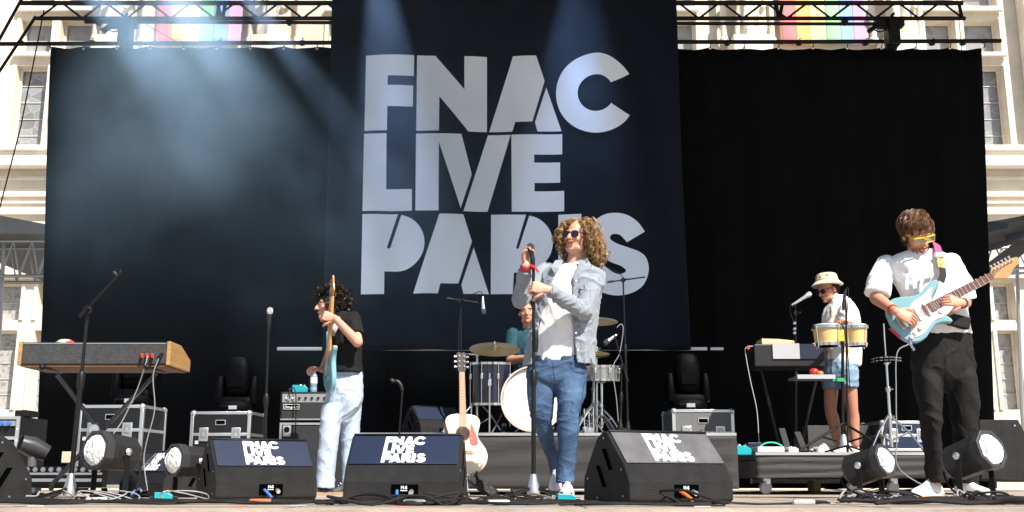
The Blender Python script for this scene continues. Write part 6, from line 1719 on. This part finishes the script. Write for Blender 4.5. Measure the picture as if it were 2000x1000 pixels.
loft_px(b, [(1792, 1894, 645, D, .12), (1780, 1897, 690, D, .13), (1783, 1902, 720, D, .13), (1800, 1890, 742, D - .01, .1), (1826, 1866, 766, D - .01, .05)])
loft_px(b, [(1792, 1836, 705, D, .09), (1786, 1838, 735, D - .01, .105), (1788, 1838, 759, D - .03, .10), (1795, 1838, 792, D - .05, .09), (1802, 1836, 818, D - .06, .08), (1803, 1834, 845, D - .05, .078), (1806, 1838, 874, D - .03, .078), (1809, 1844, 907, D - .01, .08), (1814, 1850, 943, D, .085)])
loft_px(b, [(1845, 1894, 705, D, .09), (1846, 1904, 735, D - .01, .11), (1852, 1907, 759, D - .02, .105), (1858, 1909, 792, D - .03, .095), (1862, 1909, 825, D - .03, .088), (1864, 1909, 858, D - .01, .085), (1865, 1909, 907, D + .02, .085), (1866, 1909, 945, D + .04, .088)])
def bfoldp(p):
    kz = math.exp(-((p.z - .45) / .15) ** 2) + math.exp(-((p.z - .1) / .12) ** 2) + math.exp(-((p.z - .85) / .1) ** 2)
    return fold(.0075, (4.5, 4.5, 5), o=5)(p) * (.45 + .7 * kz)
tr = organic('trousers', b, mat('trouser_black', (0.0095, 0.009, 0.009), 0.8, bump=0.2, bscale=60, var=0.15, spec=0.25), t, .007, 2, bfoldp)
stitch(tr, [[(1848, 665), (1848, 700), (1847, 745)], [(1885, 672), (1890, 690), (1898, 700)]], mat('seam_black', (0.006, 0.006, 0.006), 0.9), .0014)
m_sw2 = mat('sneaker_bright', (0.80, 0.82, 0.82), 0.5, bump=0.2, bscale=60)
shoe(t, V((P(1845, 950, D).x, D + .07, 0)), -142, .31, m_sw2, mat('sole_gum', (0.55, 0.33, 0.2), 0.6), w=.052)
shoe(t, V((P(1880, 950, D).x, D + .1, 0)), -72, .30, m_sw2, m_so, w=.052)
part('wristband', MB().lathe([(.03, -.012), (.034, 0), (.03, .012), (.028, 0), (.03, -.012)], zaxis(wrR + (elR - wrR) * .12, wrR - elR), 20), mat('band_red', (0, 0, 0)), t)
part('bracelet', MB().lathe([(.032, -.005), (.034, 0), (.032, .005), (.03, 0), (.032, -.005)], zaxis(wrL + (elL - wrL) * .1, wrL - elL), 18), M_rubber, t)
part('belt_pack', MB().box(P(1872, 628, D - .15), (.13, .05, .075), Matrix.Rotation(R(14), 3, 'Y')), M_rubber, t, bevel=.008)
# electric guitar
def strat_outline():
    return [tuple(p) for p in catclosed([(-.205, .0), (-.198, -.07), (-.17, -.125), (-.12, -.158), (-.06, -.156), (-.005, -.128), (.04, -.112), (.085, -.12), (.12, -.14), (.142, -.138), (.142, -.112), (.118, -.075), (.102, -.04), (.1, .0), (.108, .04), (.135, .07), (.175, .098), (.203, .125), (.198, .146), (.165, .148), (.115, .128), (.06, .114), (.01, .122), (-.05, .148), (-.11, .16), (-.16, .142), (-.192, .09)], 4)]
def electric(t, M, body_m, neck_m, board_m, pick_m, bass=False, neckL=.44, bs=1.0, bx=0.0):
    out = [(x * bs + bx, y * (bs if bs < 1 else 1)) for x, y in strat_outline()]
    bd = part('body', MB().prism(out, -.043, 0, M), body_m, t, bevel=.01)
    if pick_m:
        pg = catclosed([(-.13, -.09), (-.11, -.125), (-.05, -.125), (.0, -.1), (.05, -.085), (.1, -.09), (.115, -.078), (.098, -.05), (.096, .03), (.12, .075), (.15, .105), (.13, .112), (.06, .09), (.0, .085), (-.06, .05), (-.085, .0), (-.1, -.05)], 3)
        pg = [(p[0] * bs + bx, p[1] * bs) for p in pg]
        pg = part('pickguard', MB().prism([tuple(p) for p in pg], .0005, .003, M), pick_m, t, smooth=False)
        for x in (-.07, -.015, .045):
            part('pickup', MB().prism([(x - .009, -.04), (x + .009, -.04), (x + .009, .04), (x - .009, .04)], .003, .011, M), M_white, t, bevel=.003)
        for x, y in ((-.045, -.075), (-.085, -.085), (-.115, -.1)):
            part('knob', MB().lathe([(.012, .003), (.011, .016), (0, .017)], M @ Matrix.Translation((x, y, 0)), 14), M_white, t)
    part('bridge', MB().prism([(-.135, -.04), (-.11, -.04), (-.11, .04), (-.135, .04)], .001, .012, M), M_chrome, t, bevel=.002)
    nk = part('neck', MB().prism([(.03, -.028), (.03, .028), (neckL, .021), (neckL, -.021)], -.018, .006, M), neck_m, t, bevel=.005)
    fb = part('fingerboard', MB().prism([(.03, -.0275), (.03, .0275), (neckL, .0207), (neckL, -.0207)], .0062, .011, M), board_m, t, smooth=False)
    scale = (neckL + .12)
    for k in range(1, 20):
        x = neckL - scale * (1 - 2 ** (-k / 12))
        if x < .04: break
        part('fret', MB().prism([(x - .0017, -.026), (x - .0017, .026), (x + .0017, .026), (x + .0017, -.026)], .011, .0135, M), M_alu, fb, smooth=False)
    hs = [(neckL, -.021), (neckL + .025, -.03), (neckL + .06, -.05), (neckL + .085, -.042), (neckL + .12, -.018), (neckL + .165, -.004), (neckL + .182, .012), (neckL + .175, .034), (neckL + .15, .04), (neckL + .02, .042), (neckL, .021)]
    hd = part('headstock', MB().prism(hs, -.014, 0.0, M), neck_m, t, smooth=False, bevel=.003)
    for k in range(4 if bass else 6):
        x = neckL + .03 + (.034 if bass else .0225) * k
        tn = part('tuner', MB().tube([M @ V((x, .036, -.008)), M @ V((x, .05, -.008)), M @ V((x, .058, -.008))], [.003, .004, .0075], 8), M_chrome, hd)
        part('string_post', MB().lathe([(.0045, 0), (.0045, .012), (0, .013)], M @ Matrix.Translation((x, .026, 0)), 8), M_chrome, hd)
    for k in range(4 if bass else 6):
        f = k / (3 if bass else 5) - .5
        part('string', MB().tube([M @ V((-.115, f * .05, .016)), M @ V((neckL, f * .034, .0145)), M @ V((neckL + .03 + .022 * k, .026, .008))], .0009, 4), M_chrome, t)
    return t
gC = P(1797, 611, D - .24)
gN = P(1938, 539, D - .30)
ax = (gN - gC).normalized()
nl = (gN - gC).length
sc_ = nl / .455
Mg = frame(gC, ax, V((.05, -1, .22))) @ Matrix.Scale(sc_, 4)
m_sonic = mat('guitar_sonic_blue', (0.21, 0.40, 0.45), 0.22, coat=0.5, var=0.06)
gt = thing('electric_guitar', 'teal electric guitar with pearly pickguard played by the bowed guitarist', 'guitar', gC, 'electric guitars in hand')
electric(gt, Mg, m_sonic, mat('neck_maple', (0.52, 0.28, 0.11), 0.3, var=.15, coat=.4), mat('board_rosewood', (0.22, 0.07, 0.025), 0.45), mat('pearl_guard', (0.62, 0.55, 0.55), 0.25, var=.1, vscale=40), neckL=.455, bs=.88, bx=.004)
part('plug', MB().tube([Mg @ V((-.14, -.11, .01)), Mg @ V((-.15, -.14, .03)), Mg @ V((-.15, -.175, .03))], .008, 8), M_chrome, gt)
part('pick_holder', MB().box((0, 0, 0), (.02, .07, .006)).__class__().prism([(-.2, .0), (-.185, -.005), (-.165, -.07), (-.178, -.08)], .002, .008, Mg), mat('holder_red', (0.55, 0.02, 0.03), 0.4), gt)
# strap
st = thing('guitar_strap', 'patterned red and yellow guitar strap over the guitarist\'s shoulder', 'strap', P(1835, 545, D - .2))
part('webbing', ribbon([P(1822, 472, D + .02), P(1829, 478, D - .07), P(1835, 498, D - .145)], .05, (.3, -1, .5)), mat('strap_red', (0.55, 0.08, 0.06), .7, col2=(.35, .05, .3), vscale=30), st, label='red striped part of the strap')
part('webbing', ribbon([P(1835, 498, D - .147), P(1838, 515, D - .17), P(1841, 527, D - .185)], .048, (.2, -1, .3)), mat('strap_yellow', (0.65, 0.52, 0.12), .7, col2=(.12, .12, .05), vscale=35), st, label='yellow and black part of the strap')
part('buckle', MB().box(P(1835, 498, D - .155), (.06, .012, .03)), M_alu, st, bevel=.003)
part('leather_end', ribbon([P(1840, 523, D - .19), P(1842, 535, D - .21), P(1838, 550, D - .24)], .042, (.2, -1, .3)), M_rubber, st)

# ------------------------------------------------------------------ bassist
D = 8.4
t = thing('person', 'curly-haired bassist in black t-shirt and pale jeans, turned to the left', 'person', V((P(665, 900, D).x, D, 0)))
hm = head_matrix(P(645, 595, D - .02), 74, -3, 2, 1.0)
SK3 = skin_mat('skin_olive', (0.60, 0.34, 0.25))
b = MB(); fg = MB()
head(b, hm)
b.tube([hm @ V((0, -.03, -.06)), P(658, 622, D + .02), P(665, 640, D + .02)], [.052, .055, .075], 14, rnd=True)
loft_px(b, [(655, 700, 725, D, .08), (650, 695, 660, D, .09), (652, 692, 625, D, .08), (650, 670, 614, D, .05)])
shL, elL, wrL = P(688, 624, D - .12), P(698, 668, D - .24), P(655, 622, D - .30)
shR, elR, wrR = P(662, 624, D + .16), P(645, 690, D + .24), P(630, 722, D + .06)
b.tube([shL, elL], [.05, .043], 12, rnd=True); b.tube([elL, wrL], [.043, .028], 12, rnd=True)
b.tube([shR, elR], [.05, .043], 12, rnd=True); b.tube([elR, wrR], [.043, .028], 12, rnd=True)
hand(b, fg, wrL, (-.95, -.05, .25), (-.1, -1, .3), -1, (60, 70, 50), 1.0, (45, 30))
hand(b, fg, wrR, (-.8, -.5, .1), (-.2, -.3, 1), 1, (50, 70, 50), 1.0, (40, 30))
for x, kx, ax in (((660, 735, D - .05), (645, 840, D - .06), (634, 945, D - .05)), ((682, 735, D + .1), (684, 840, D + .12), (684, 945, D + .14))):
    b.tube([P(*x), P(*kx), P(*ax)], [.04, .03, .024], 10, rnd=True)
b.tube([P(660, 735, D - .05), P(682, 735, D + .1)], .04, 10, rnd=True)
organic('body', b, SK3, t, 0.006, 2, extra=fg)
lips_eyes(t, hm)
hb = MB()
hair(hb, hm, 260, lambda d: .085, lambda d: d.z > -.4 and d.y < .45 or d.z > .5, 31, r=.0024, amp=.012, freq=130, grav=.15, out=.9, seg=14, face=False, var=.4, rnd=.25, clump=6, csp=.005)
hb.ball((0, -.024, .038), (.084, .102, .094), hm, 20, 14)
part('hair', hb, hair_mat('hair_black_curly', (0.008, 0.006, 0.005), (0.035, 0.026, 0.02)), t)
b = MB()
loft_px(b, [(644, 708, 728, D, .15), (645, 707, 700, D, .155), (648, 706, 670, D, .165), (651, 705, 645, D, .17), (653, 702, 627, D, .165), (654, 694, 615, D + .01, .12), (654, 676, 608, D + .02, .08)])
b.tube([shL + V((-.01, .04, .01)), shL + (elL - shL) * .45, shL + (elL - shL) * .72], [.075, .068, .066], 14); b.ball(shL + V((-.01, .05, 0)), .07)
b.tube([shR, shR + (elR - shR) * .5], [.075, .068], 14)
organic('t_shirt', b, mat('cotton_black', (0.011, 0.011, 0.012), 0.85, spec=.2), t, .008, 2, fold(.006, (8, 8, 6), o=2))
b = MB()
loft_px(b, [(645, 708, 722, D + .02, .13), (641, 709, 745, D + .02, .135), (638, 709, 770, D + .02, .135), (634, 706, 790, D + .02, .12), (645, 695, 808, D + .02, .09), (655, 680, 826, D + .02, .05)])
loft_px(b, [(630, 672, 790, D - .04, .10), (626, 665, 823, D - .06, .095), (624, 662, 854, D - .06, .088), (621, 658, 890, D - .06, .085), (618, 654, 925, D - .05, .09), (616, 653, 953, D - .05, .095)])
loft_px(b, [(664, 707, 790, D + .1, .10), (665, 704, 823, D + .1, .09), (667, 702, 860, D + .12, .085), (668, 700, 900, D + .13, .085), (668, 699, 955, D + .14, .09)])
jn = organic('jeans', b, mat('denim_pale', (0.36, 0.46, 0.60), 0.8, col2=(0.52, 0.60, 0.71), vscale=4, bump=0.2, bscale=80), t, .0075, 2, fold(.004, (6, 6, 6), o=4))
stitch(jn, [[(655, 735), (657, 750), (660, 770)], [(672, 732), (678, 742), (692, 746)], [(644, 735), (666, 734), (706, 732)], [(668, 775), (664, 800), (662, 825)]], mat('seam_paleblue', (0.20, 0.28, 0.42), 0.8))
m_bs = mat('shoe_black', (0.012, 0.012, 0.013), 0.35)
shoe(t, V((P(650, 960, D - .06).x, D - .06, 0)), -165, .27, m_bs, mat('sole_tan', (0.3, 0.22, 0.14), .6))
shoe(t, V((P(700, 960, D + .14).x, D + .12, 0)), -170, .27, m_bs, mat('sole_tan', (0, 0, 0)))
part('belt_loop_patch', MB().box(P(652, 730, D - .13), (.03, .004, .014)), mat('patch_tan', (.45, .25, .1), .6), t)
gt = thing('bass_guitar', 'sky-blue bass guitar held upright by the bassist', 'guitar', P(640, 730, D - .2), 'electric guitars in hand')
gC = P(641, 710, D - .16); gN = P(648, 578, D - .32)
ax = (gN - gC).normalized(); nl = (gN - gC).length
Mg = frame(gC, ax, V((-1, -.45, .0))) @ Matrix.Scale(nl / .60, 4)
electric(gt, Mg, mat('bass_sky_blue', (0.20, 0.46, 0.54), 0.22, coat=.5), mat('bass_neck_maple', (0.62, 0.30, 0.07), 0.3, coat=.4), mat('bass_board', (0.45, 0.2, 0.05), 0.4), None, bass=True, neckL=.60, bs=1.28)
st = thing('guitar_strap', 'grey strap of the sky-blue bass at the bassist\'s chest', 'strap', P(655, 640, D - .2))
part('webbing', ribbon([P(648, 655, D - .2), P(654, 640, D - .21), P(664, 625, D - .17), P(672, 612, D - .08)], .045, (.3, -1, .3)), mat('strap_grey', (.35, .37, .38), .6), st)

# ------------------------------------------------------------------ drummer
D = 9.7
t = thing('person', 'drummer in teal t-shirt seated behind the bass drum', 'person', V((P(1040, 800, D).x, D, ZR1)))
hm = head_matrix(P(1030, 609, D - .05), 4, -2, 3, .96)
SK4 = skin_mat('skin_warm', (0.58, 0.31, 0.22))
b = MB(); fg = MB()
head(b, hm)
b.tube([hm @ V((0, -.02, -.06)), P(1033, 645, D), P(1036, 665, D)], [.052, .056, .08], 14, rnd=True)
loft_px(b, [(1010, 1070, 745, D, .09), (1008, 1068, 690, D, .1), (1006, 1070, 655, D, .08)])
shA, elA, wrA = P(1004, 655, D), P(998, 704, D - .08), P(1034, 699, D - .3)
shB, elB, wrB = P(1072, 655, D), P(1086, 704, D - .08), P(1075, 705, D - .3)
for q in ((shA, elA, wrA), (shB, elB, wrB)):
    b.tube([q[0], q[1]], [.055, .045], 12, rnd=True); b.tube([q[1], q[2]], [.045, .03], 12, rnd=True)
hand(b, fg, wrA, (.7, -.6, .1), (0, -.3, 1), -1, (60, 70, 50)); hand(b, fg, wrB, (-.3, -.9, .1), (0, -.2, 1), 1, (60, 70, 50))
for s in (-1, 1):
    hp = P(1040 + s * 16, 745, D)
    kn = V((hp.x + s * .2, D - .42, ZR1 + .48)); an = V((hp.x + s * .18, D - .4, ZR1 + .08))
    b.tube([hp, kn, an], [.08, .06, .04], 12, rnd=True)
organic('body', b, SK4, t, .0065, 2, extra=fg)
lips_eyes(t, hm)
hb = MB()
hair(hb, hm, 420, lambda d: .05, lambda d: (d.z > -.2 and d.y < .35) or (d.z > .5 and d.y < .75), 41, r=.0036, amp=.004, freq=60, grav=.2, out=.8, seg=6, face=False)
hb.ball((0, -.022, .038), (.08, .098, .092), hm, 20, 14)
part('hair', hb, hair_mat('hair_dark_brown', (0.014, 0.009, 0.006), (0.05, 0.03, 0.018)), t)
b = MB()
loft_px(b, [(1002, 1078, 752, D, .14), (1004, 1076, 710, D, .145), (1000, 1078, 675, D, .14), (1004, 1074, 655, D, .115), (1018, 1058, 643, D, .08)])
for q in ((shA, elA), (shB, elB)):
    b.tube([q[0], (q[0] + q[1]) / 2, q[0] + (q[1] - q[0]) * .82], [.075, .075, .078], 14); b.ball(q[0], .075)
organic('t_shirt', b, mat('cotton_teal', (0.008, 0.055, 0.08), 0.85), t, .009, 2, fold(.006, (8, 8, 6)))
b = MB()
for s in (-1, 1):
    hp = P(1040 + s * 16, 745, D)
    b.tube([hp + V((0, .05, 0)), V((hp.x + s * .2, D - .42, ZR1 + .48)), V((hp.x + s * .18, D - .4, ZR1 + .12))], [.1, .085, .07], 14, rnd=True)
organic('trousers', b, mat('trouser_black', (0, 0, 0)), t, .009, 2)
for s in (-1, 1):
    shoe(t, V((P(1040 + s * 16, 745, D).x + s * .18, D - .36, ZR1)), -90, .27, m_bs, m_so)
for (w_, e_) in ((wrA, V((.32, -.25, .06))), (wrB, V((-.1, -.4, .05)))):
    solo('drumstick', MB().tube([w_ + V((-.02, .02, 0)) + V((0, -.06, 0)), w_ + e_ + V((0, -.06, 0))], [.008, .005], 8), mat('stick_wood', (.6, .42, .22), .5), 'wooden drumstick in the drummer\'s ' + ('picture-left' if w_ is wrA else 'picture-right') + ' hand', 'drumstick', 'drumsticks')

# ------------------------------------------------------------------ percussionist
D = 9.75
t = thing('person', 'percussionist in cream bucket hat, patterned shirt and denim shorts', 'person', V((P(1645, 880, D).x, D, ZR2)))
hm = head_matrix(P(1617, 566, D), 66, -16, 3, .98)
SK5 = skin_mat('skin_brown', (0.50, 0.25, 0.16))
b = MB(); fg = MB()
head(b, hm)
b.tube([hm @ V((0, -.03, -.05)), P(1632, 590, D + .01), P(1640, 605, D + .01)], [.052, .056, .078], 14, rnd=True)
loft_px(b, [(1620, 1662, 715, D, .09), (1618, 1666, 650, D, .1), (1622, 1660, 605, D, .08)])
shA, elA, wrA = P(1655, 606, D - .16), P(1654, 655, D - .22), P(1645, 632, BYN + .18)
shB, elB, wrB = P(1632, 606, D + .16), P(1625, 660, D + .12), P(1590, 676, D - .15)
for q in ((shA, elA, wrA), (shB, elB, wrB)):
    b.tube([q[0], q[1]], [.052, .044], 12, rnd=True); b.tube([q[1], q[2]], [.044, .028], 12, rnd=True)
hand(b, fg, wrA, (-.4, -.75, .1), (-.2, .1, 1), -1, (15, 20, 15)); hand(b, fg, wrB, (-.9, -.4, -.1), (-.1, .1, 1), 1, (20, 30, 20))
for x, kx, ax in (((1625, 720, D + .08), (1622, 800, D + .1), (1637, 868, D + .12)), ((1655, 720, D - .08), (1664, 800, D - .06), (1670, 868, D - .05))):
    b.tube([P(*x), P(x[0] + (kx[0] - x[0]) * .5, (x[1] + kx[1]) / 2, x[2]), P(*kx), P(kx[0] + (ax[0] - kx[0]) * .35, kx[1] + 20, kx[2] + .02), P(*ax)], [.05, .066, .054, .058, .036], 14, k=3, rnd=True)
b.tube([P(1625, 720, D + .08), P(1655, 720, D - .08)], .05, 10, rnd=True)
organic('body', b, SK5, t, .006, 2, extra=fg)
lips_eyes(t, hm, True, False)
glasses(t, hm, 'sunglasses', mat('frame_dark', (0, 0, 0)), mat('lens_dark', (0, 0, 0)))
b = MB()
loft_px(b, [(1610, 1680, 716, D, .16), (1609, 1680, 690, D, .165), (1607, 1680, 655, D, .17), (1606, 1678, 625, D, .165), (1612, 1672, 603, D, .14), (1622, 1660, 588, D, .1), (1624, 1648, 578, D + .01, .075)])
b.tube([shA, (shA + elA) / 2, shA + (elA - shA) * .6], [.075, .075, .078], 14); b.ball(shA, .075)
b.tube([shB, (shB + elB) / 2], [.075, .078], 14)
ms = mat('shirt_pattern', (0.78, 0.74, 0.62), 0.8)
tt = ms.node_tree; vo = tt.nodes.new('ShaderNodeTexVoronoi'); vo.inputs['Scale'].default_value = 13
tcx = tt.nodes.new('ShaderNodeTexCoord'); tt.links.new(tcx.outputs['Object'], vo.inputs['Vector'])
rp = tt.nodes.new('ShaderNodeValToRGB'); rp.color_ramp.interpolation = 'CONSTANT'
for i, (pz_, c) in enumerate(((0, (.80, .78, .74)), (.62, (.68, .52, .34)), (.72, (.80, .79, .75)), (.84, (.55, .60, .62)), (.92, (.80, .78, .74)))):
    e = rp.color_ramp.elements[i] if i < 2 else rp.color_ramp.elements.new(pz_)
    e.position = pz_; e.color = (*c, 1)
sx_ = tt.nodes.new('ShaderNodeSeparateColor'); tt.links.new(vo.outputs['Color'], sx_.inputs[0]); tt.links.new(sx_.outputs[0], rp.inputs[0])
tt.links.new(rp.outputs[0], tt.nodes['Principled BSDF'].inputs['Base Color'])
organic('shirt', b, ms, t, .009, 2, fold(.007, (7, 7, 5), o=1))
b = MB()
loft_px(b, [(1608, 1674, 704, D, .16), (1606, 1674, 725, D, .17), (1608, 1672, 740, D, .15)])
loft_px(b, [(1606, 1648, 722, D + .07, .12), (1607, 1646, 759, D + .07, .12)])
loft_px(b, [(1634, 1676, 722, D - .07, .12), (1636, 1674, 757, D - .07, .115)])
organic('shorts', b, mat('denim_shorts', (0.19, 0.29, 0.42), 0.8, var=.15, vscale=6), t, .009, 2, fold(.006, (8, 8, 10)))
for s in (0, 1):
    shoe(t, V((P((1640, 1676)[s], 875, D).x, D + (.16, -.02)[s], ZR2)), -165, .27, mat('shoe_pale', (.6, .55, .5), .6), m_so)
hb = MB()
hair(hb, hm, 150, lambda d: .035, lambda d: d.y < .1 and -.55 < d.z < .3, 51, r=.002, amp=.003, freq=60, grav=.6, out=.15, seg=6, face=False, rnd=.15, clump=5)
hb.ball((0, -.026, .03), (.077, .093, .088), hm, 20, 14)
part('hair', hb, hair_mat('hair_dark_brown', (0, 0, 0), (0, 0, 0)), t)
m_hat = mat('hat_canvas', (0.70, 0.62, 0.46), 0.8, var=.08, vscale=6, bump=.2, bscale=80)
hh = hm @ V((0, -.012, .05))
Mh = head_matrix(hh, 66, -2, 2, .98)
ht = part('bucket_hat', MB().lathe([(.148, -.012), (.150, -.006), (.112, .03), (.106, .036), (.098, .085), (.09, .1), (.07, .108), (0, .11), (0, .106), (.088, .096), (.1, .034), (.146, -.012), (.148, -.012)], Mh, 32), m_hat, t)
part('hat_band', MB().lathe([(.1075, .034), (.109, .04), (.1075, .046), (.105, .04), (.1075, .034)], Mh, 32), mat('hat_band_tan', (.55, .45, .28), .8), ht)
for a, zz_ in ((.3, .066), (1.0, .072), (1.8, .062), (2.5, .075), (-2.2, .065)):
    pc = V((math.cos(a) * .101, math.sin(a) * .101, zz_))
    part('hat_motif', MB().ball((0, 0, 0), (.012, .016, .003), Mh @ Matrix.Translation(pc) @ V((0, 0, 1)).rotation_difference(V((math.cos(a), math.sin(a), .1))).to_matrix().to_4x4(), 8, 6), mat('motif_olive', (.30, .28, .06), .8), ht)
# ================================================================== STAGE SMOKE AND BEAMS
def beam_light(label, loc, target, angle, energy, col, blend=0.6):
    loc, target = V(loc), V(target)
    d = (target - loc).normalized()
    t = thing('beam_lamp', label, 'stage lamp', loc, 'lit beam lamps on the roof above the picture')
    part('housing', MB().lathe([(0.06, -0.34), (0.1, -0.3), (0.12, -0.06), (0.14, -0.02), (0.14, 0.0), (0.125, 0.0), (0.12, -0.06), (0.0, -0.08)], zaxis(loc - d * 0.12, d), 20), M_black, t)
    part('yoke', MB().tube([loc + V((-0.18, 0, 0)), loc + V((-0.18, 0, 0.3)), loc + V((0.18, 0, 0.3)), loc + V((0.18, 0, 0))], 0.015, 6), M_black, t)
    l = bpy.data.lights.new('beam', 'SPOT')
    l.energy = energy; l.color = col; l.spot_size = R(angle); l.spot_blend = blend; l.shadow_soft_size = 0.05
    o = bpy.data.objects.new('beam', l); COL.objects.link(o)
    o.parent = t; o.location = (0, 0, 0)
    o.rotation_euler = (-d).to_track_quat('Z', 'Y').to_euler()
YS = 11.0
VT = -168
beam_light('lit blue beam lamp above the banner\'s left half', P(728, VT, YS), P(775, 300, YS), 22, 340, (0.42, 0.60, 1.0))
beam_light('lit blue beam lamp above the banner\'s right half', P(1140, VT, YS), P(1125, 300, YS), 30, 300, (0.32, 0.52, 1.0))
beam_light('lit beam lamp at far left, slanting right across the left drop', P(70, VT, YS), P(400, 260, YS), 18, 760, (0.54, 0.74, 1.0), 0.8)
beam_light('lit beam lamp left of the hoist, slanting right across the left drop', P(215, VT, YS), P(570, 290, YS), 16, 820, (0.54, 0.72, 1.0), 0.8)
beam_light('lit narrow beam lamp nearest the banner, slanting right', P(360, VT, YS), P(640, 200, YS), 9, 900, (0.50, 0.70, 1.0), 0.7)
beam_light('added wide fill lamp, unseen, brightening the smoke before the left drop', P(330, VT - 6, YS - 0.9), P(300, 560, YS), 84, 420, (0.66, 0.84, 1.0), 1.0)  # fill light added only to brighten the far-left smoke
def smoke(name, u0, u1, v0, v1, Y0, Y1, dens, seed, thr, sc):
    a, b = P(u0, v1, Y1), P(u1, v0, Y1)
    o = setting(name, MB().b2((a.x, Y0, a.z), (b.x, Y1, b.z)), bpy.data.materials.new(name), kind='stuff')
    m = o.data.materials[0]; m.use_nodes = True
    t = m.node_tree; t.nodes.clear()
    out = t.nodes.new('ShaderNodeOutputMaterial'); pv = t.nodes.new('ShaderNodeVolumePrincipled')
    pv.inputs['Color'].default_value = (0.80, 0.93, 1.0, 1); pv.inputs['Anisotropy'].default_value = 0.0
    t.links.new(pv.outputs[0], out.inputs['Volume'])
    tc = t.nodes.new('ShaderNodeTexCoord')
    nz = t.nodes.new('ShaderNodeTexNoise'); nz.inputs['Scale'].default_value = sc; nz.inputs['Detail'].default_value = 3; nz.inputs['Roughness'].default_value = 0.5
    nz.noise_dimensions = '4D'; nz.inputs['W'].default_value = seed
    t.links.new(tc.outputs['Object'], nz.inputs['Vector'])
    mr = t.nodes.new('ShaderNodeMapRange'); mr.inputs['From Min'].default_value = thr; mr.inputs['From Max'].default_value = thr + 0.3
    mr.inputs['To Min'].default_value = 0.25; mr.inputs['To Max'].default_value = 1.0
    t.links.new(nz.outputs[0], mr.inputs['Value'])
    # thin out towards the faces of the box, more of it high up
    sp = t.nodes.new('ShaderNodeSeparateXYZ'); t.links.new(tc.outputs['Generated'], sp.inputs[0])
    def tri(sock, lo, hi):
        r1 = t.nodes.new('ShaderNodeMapRange'); r1.interpolation_type = 'SMOOTHSTEP'; r1.inputs['From Min'].default_value = 0; r1.inputs['From Max'].default_value = lo
        r2 = t.nodes.new('ShaderNodeMapRange'); r2.interpolation_type = 'SMOOTHSTEP'; r2.inputs['From Min'].default_value = 1; r2.inputs['From Max'].default_value = 1 - hi
        t.links.new(sock, r1.inputs['Value']); t.links.new(sock, r2.inputs['Value'])
        mm = t.nodes.new('ShaderNodeMath'); mm.operation = 'MULTIPLY'; t.links.new(r1.outputs[0], mm.inputs[0]); t.links.new(r2.outputs[0], mm.inputs[1])
        return mm.outputs[0]
    prod = mr.outputs[0]
    for s_ in (tri(sp.outputs[0], 0.03, 0.55), tri(sp.outputs[2], 0.6, 0.06)):
        mm = t.nodes.new('ShaderNodeMath'); mm.operation = 'MULTIPLY'; t.links.new(prod, mm.inputs[0]); t.links.new(s_, mm.inputs[1]); prod = mm.outputs[0]
    mm = t.nodes.new('ShaderNodeMath'); mm.operation = 'MULTIPLY'; mm.inputs[1].default_value = dens
    t.links.new(prod, mm.inputs[0]); t.links.new(mm.outputs[0], pv.inputs['Density'])
    return o
smoke('stage_smoke', 66, 1330, -10, 800, 10.6, 11.3, 0.62, 2.0, 0.40, 0.8)
